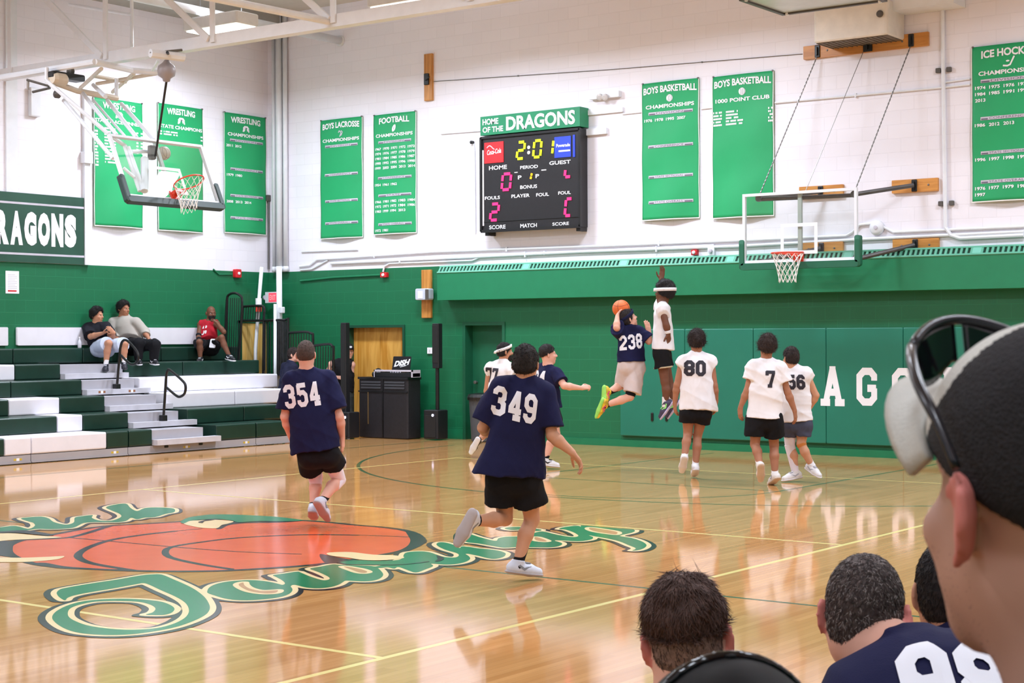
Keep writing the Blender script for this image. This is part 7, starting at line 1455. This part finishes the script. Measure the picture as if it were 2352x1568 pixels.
for pl in cp.data.polygons:
    w_ = np.array(pl.center)+off-cD
    if w_@f_+.6*(w_@u_-.06) > .034: pl.material_index = 1
sg = empty('sunglasses', qD(.10, .13, 0), 'black sunglasses resting on top of the grey and black cap', 'sunglasses')
M_SGF = mat('sunglass_frame', (30, 30, 36), .25); M_SGL = mat('sunglass_lens', (14, 14, 20), .08, spec=.8)
bar = lambda d: (.086+.028*(1-(d/.062)**2), .113+.022*(1-(d/.062)**2))
fr_pts = [qD(*bar(d), d) for d in np.linspace(-.062, .062, 15)]
MB().tube(fr_pts, .0042, 8).build('brow_bar', M_SGF, sg, smooth=True)
for e in (-1, 1):
    b = MB(); V = []; n, m_ = 10, 6
    for i in range(n+1):
        d = e*(.004+.057*i/n); bf, bu = bar(d)
        for j in range(m_+1):
            w = j/m_; hgt = .046*(math.sin(math.pi*min(.88, max(.14, i/n)))**.35); V.append(qD(bf-.006*w, bu-hgt*w, d))
    o_ = b.add(V, [(i*(m_+1)+j, (i+1)*(m_+1)+j, (i+1)*(m_+1)+j+1, i*(m_+1)+j+1) for i in range(n) for j in range(m_)]).build('lens', M_SGL, sg, smooth=True); md = o_.modifiers.new('thickness', 'SOLIDIFY'); md.thickness = .0022
    MB().tube(smooth([qD(*bar(.062), e*.062), qD(.055, .104, e*.082), qD(.022, .086, e*.097), qD(-.008, .062, e*.1015), qD(-.030, .030, e*.1)], False, 4), [.0046]*12+[.0038]*5, 8).build('temple_arm', M_SGF, sg, smooth=True)
# stubble and short nape hair of the capped man
tufts(rD, 46000, lambda p: -u_+f_*.3, .0028, .00022, hmat('stubble', (84, 66, 60)), 'stubble', jit=.6, lift=.5, seed=12, seg=1, keep=lambda p: -.135 < (p-cD)@u_ < -.035 and (p-cD)@f_ > -.005 and abs((p-cD)@r_) < .09)
# top of a head in a glossy black cap at the bottom edge
cE = at(1668, 1850, 1.6); J = autopose(cE, vec(-.2, 1), 'stand', sc=.84)
rE, GE, KE = person_w('person whose glossy black cap just shows at the bottom edge of the photo', J, (-.2, 1, 0), dict(h=.008, scale=.84, head=1.1, skin='tan', eyes=False, shirt=('navy', NAVY[1], 'short'), shorts=('black', BLK[1], .8), socks=('white', (236, 234, 240), .1), shoes=WSHOE, flatl=True, flatr=True, seed=49))
M_GLB = mat('glossy_black', (6, 6, 8), .14, var=.2, spec=.5)
cp, q = cap_on(rE, cE, KE['f'], KE['u'], KE['r'], 1.1, mat('satin_black', (3, 3, 4), .6, var=.2, spec=.15), M_GLB, .004, brimup=.1)
t = SDF(.004)
pts = [qE for qE in [cE+KE['f']*(-.010+.112*math.cos(a)*.0)+KE['r']*.0974*math.cos(a)+KE['u']*(.044+.1060*math.sin(a)) for a in np.linspace(.25, math.pi-.25, 25)]]
for a, b in zip(pts[:-1], pts[1:]): t.cap(a, b, .0055, .0055, .004)
mk('cap_piping', t.mesh(), M_GLB, cp, lap=1)
# the bench they sit on
m_ = (GA['hl']+GA['hr']+GC['hl']+GC['hr'])/4; bdir = CRH; zb_ = float(min(GA['hl'][2], GC['hl'][2]))-.15
bn = empty('team_bench', (m_[0], m_[1], 0), 'long pale team bench under the three navy players in front, below the frame', 'bench')
MB().rbox((m_[0], m_[1], zb_), (bdir, CFH, ZA), (1.3, .17, .022), r=.02).build('seat_board', M_BOARD, bn)
for e in (-1, 0, 1):
    c = V3(m_[0], m_[1], 0)+bdir*1.1*e; MB().obox(c+ZA*(zb_/2-.01), (bdir, CFH, ZA), (.025, .14, zb_/2-.012)).obox(c+ZA*.02, (bdir, CFH, ZA), (.03, .2, .02)).build('leg', M_STEEL, bn)

# flushed ears of the people in front
M_EAR = mat('skin_flushed', (216, 130, 120), .55, var=.1, scale=12, spec=.3)
for rt_, c_, K2 in ((rA, cA, KA), (rB, cB, KB), (rD, cD, KD)):
    rt_.data.materials.append(M_EAR); o_ = np.array(WLOC(rt_)); n = len(rt_.data.polygons); cc = np.empty(n*3); rt_.data.polygons.foreach_get('center', cc); cc = cc.reshape(-1, 3)+o_-c_
    a, b, d = cc@K2['f'], cc@K2['u'], np.abs(cc@K2['r']); mi = ((np.abs(a+.018) < .030) & (np.abs(b+.008) < .046) & (d > .0795)).astype(np.int32); rt_.data.polygons.foreach_set('material_index', mi)
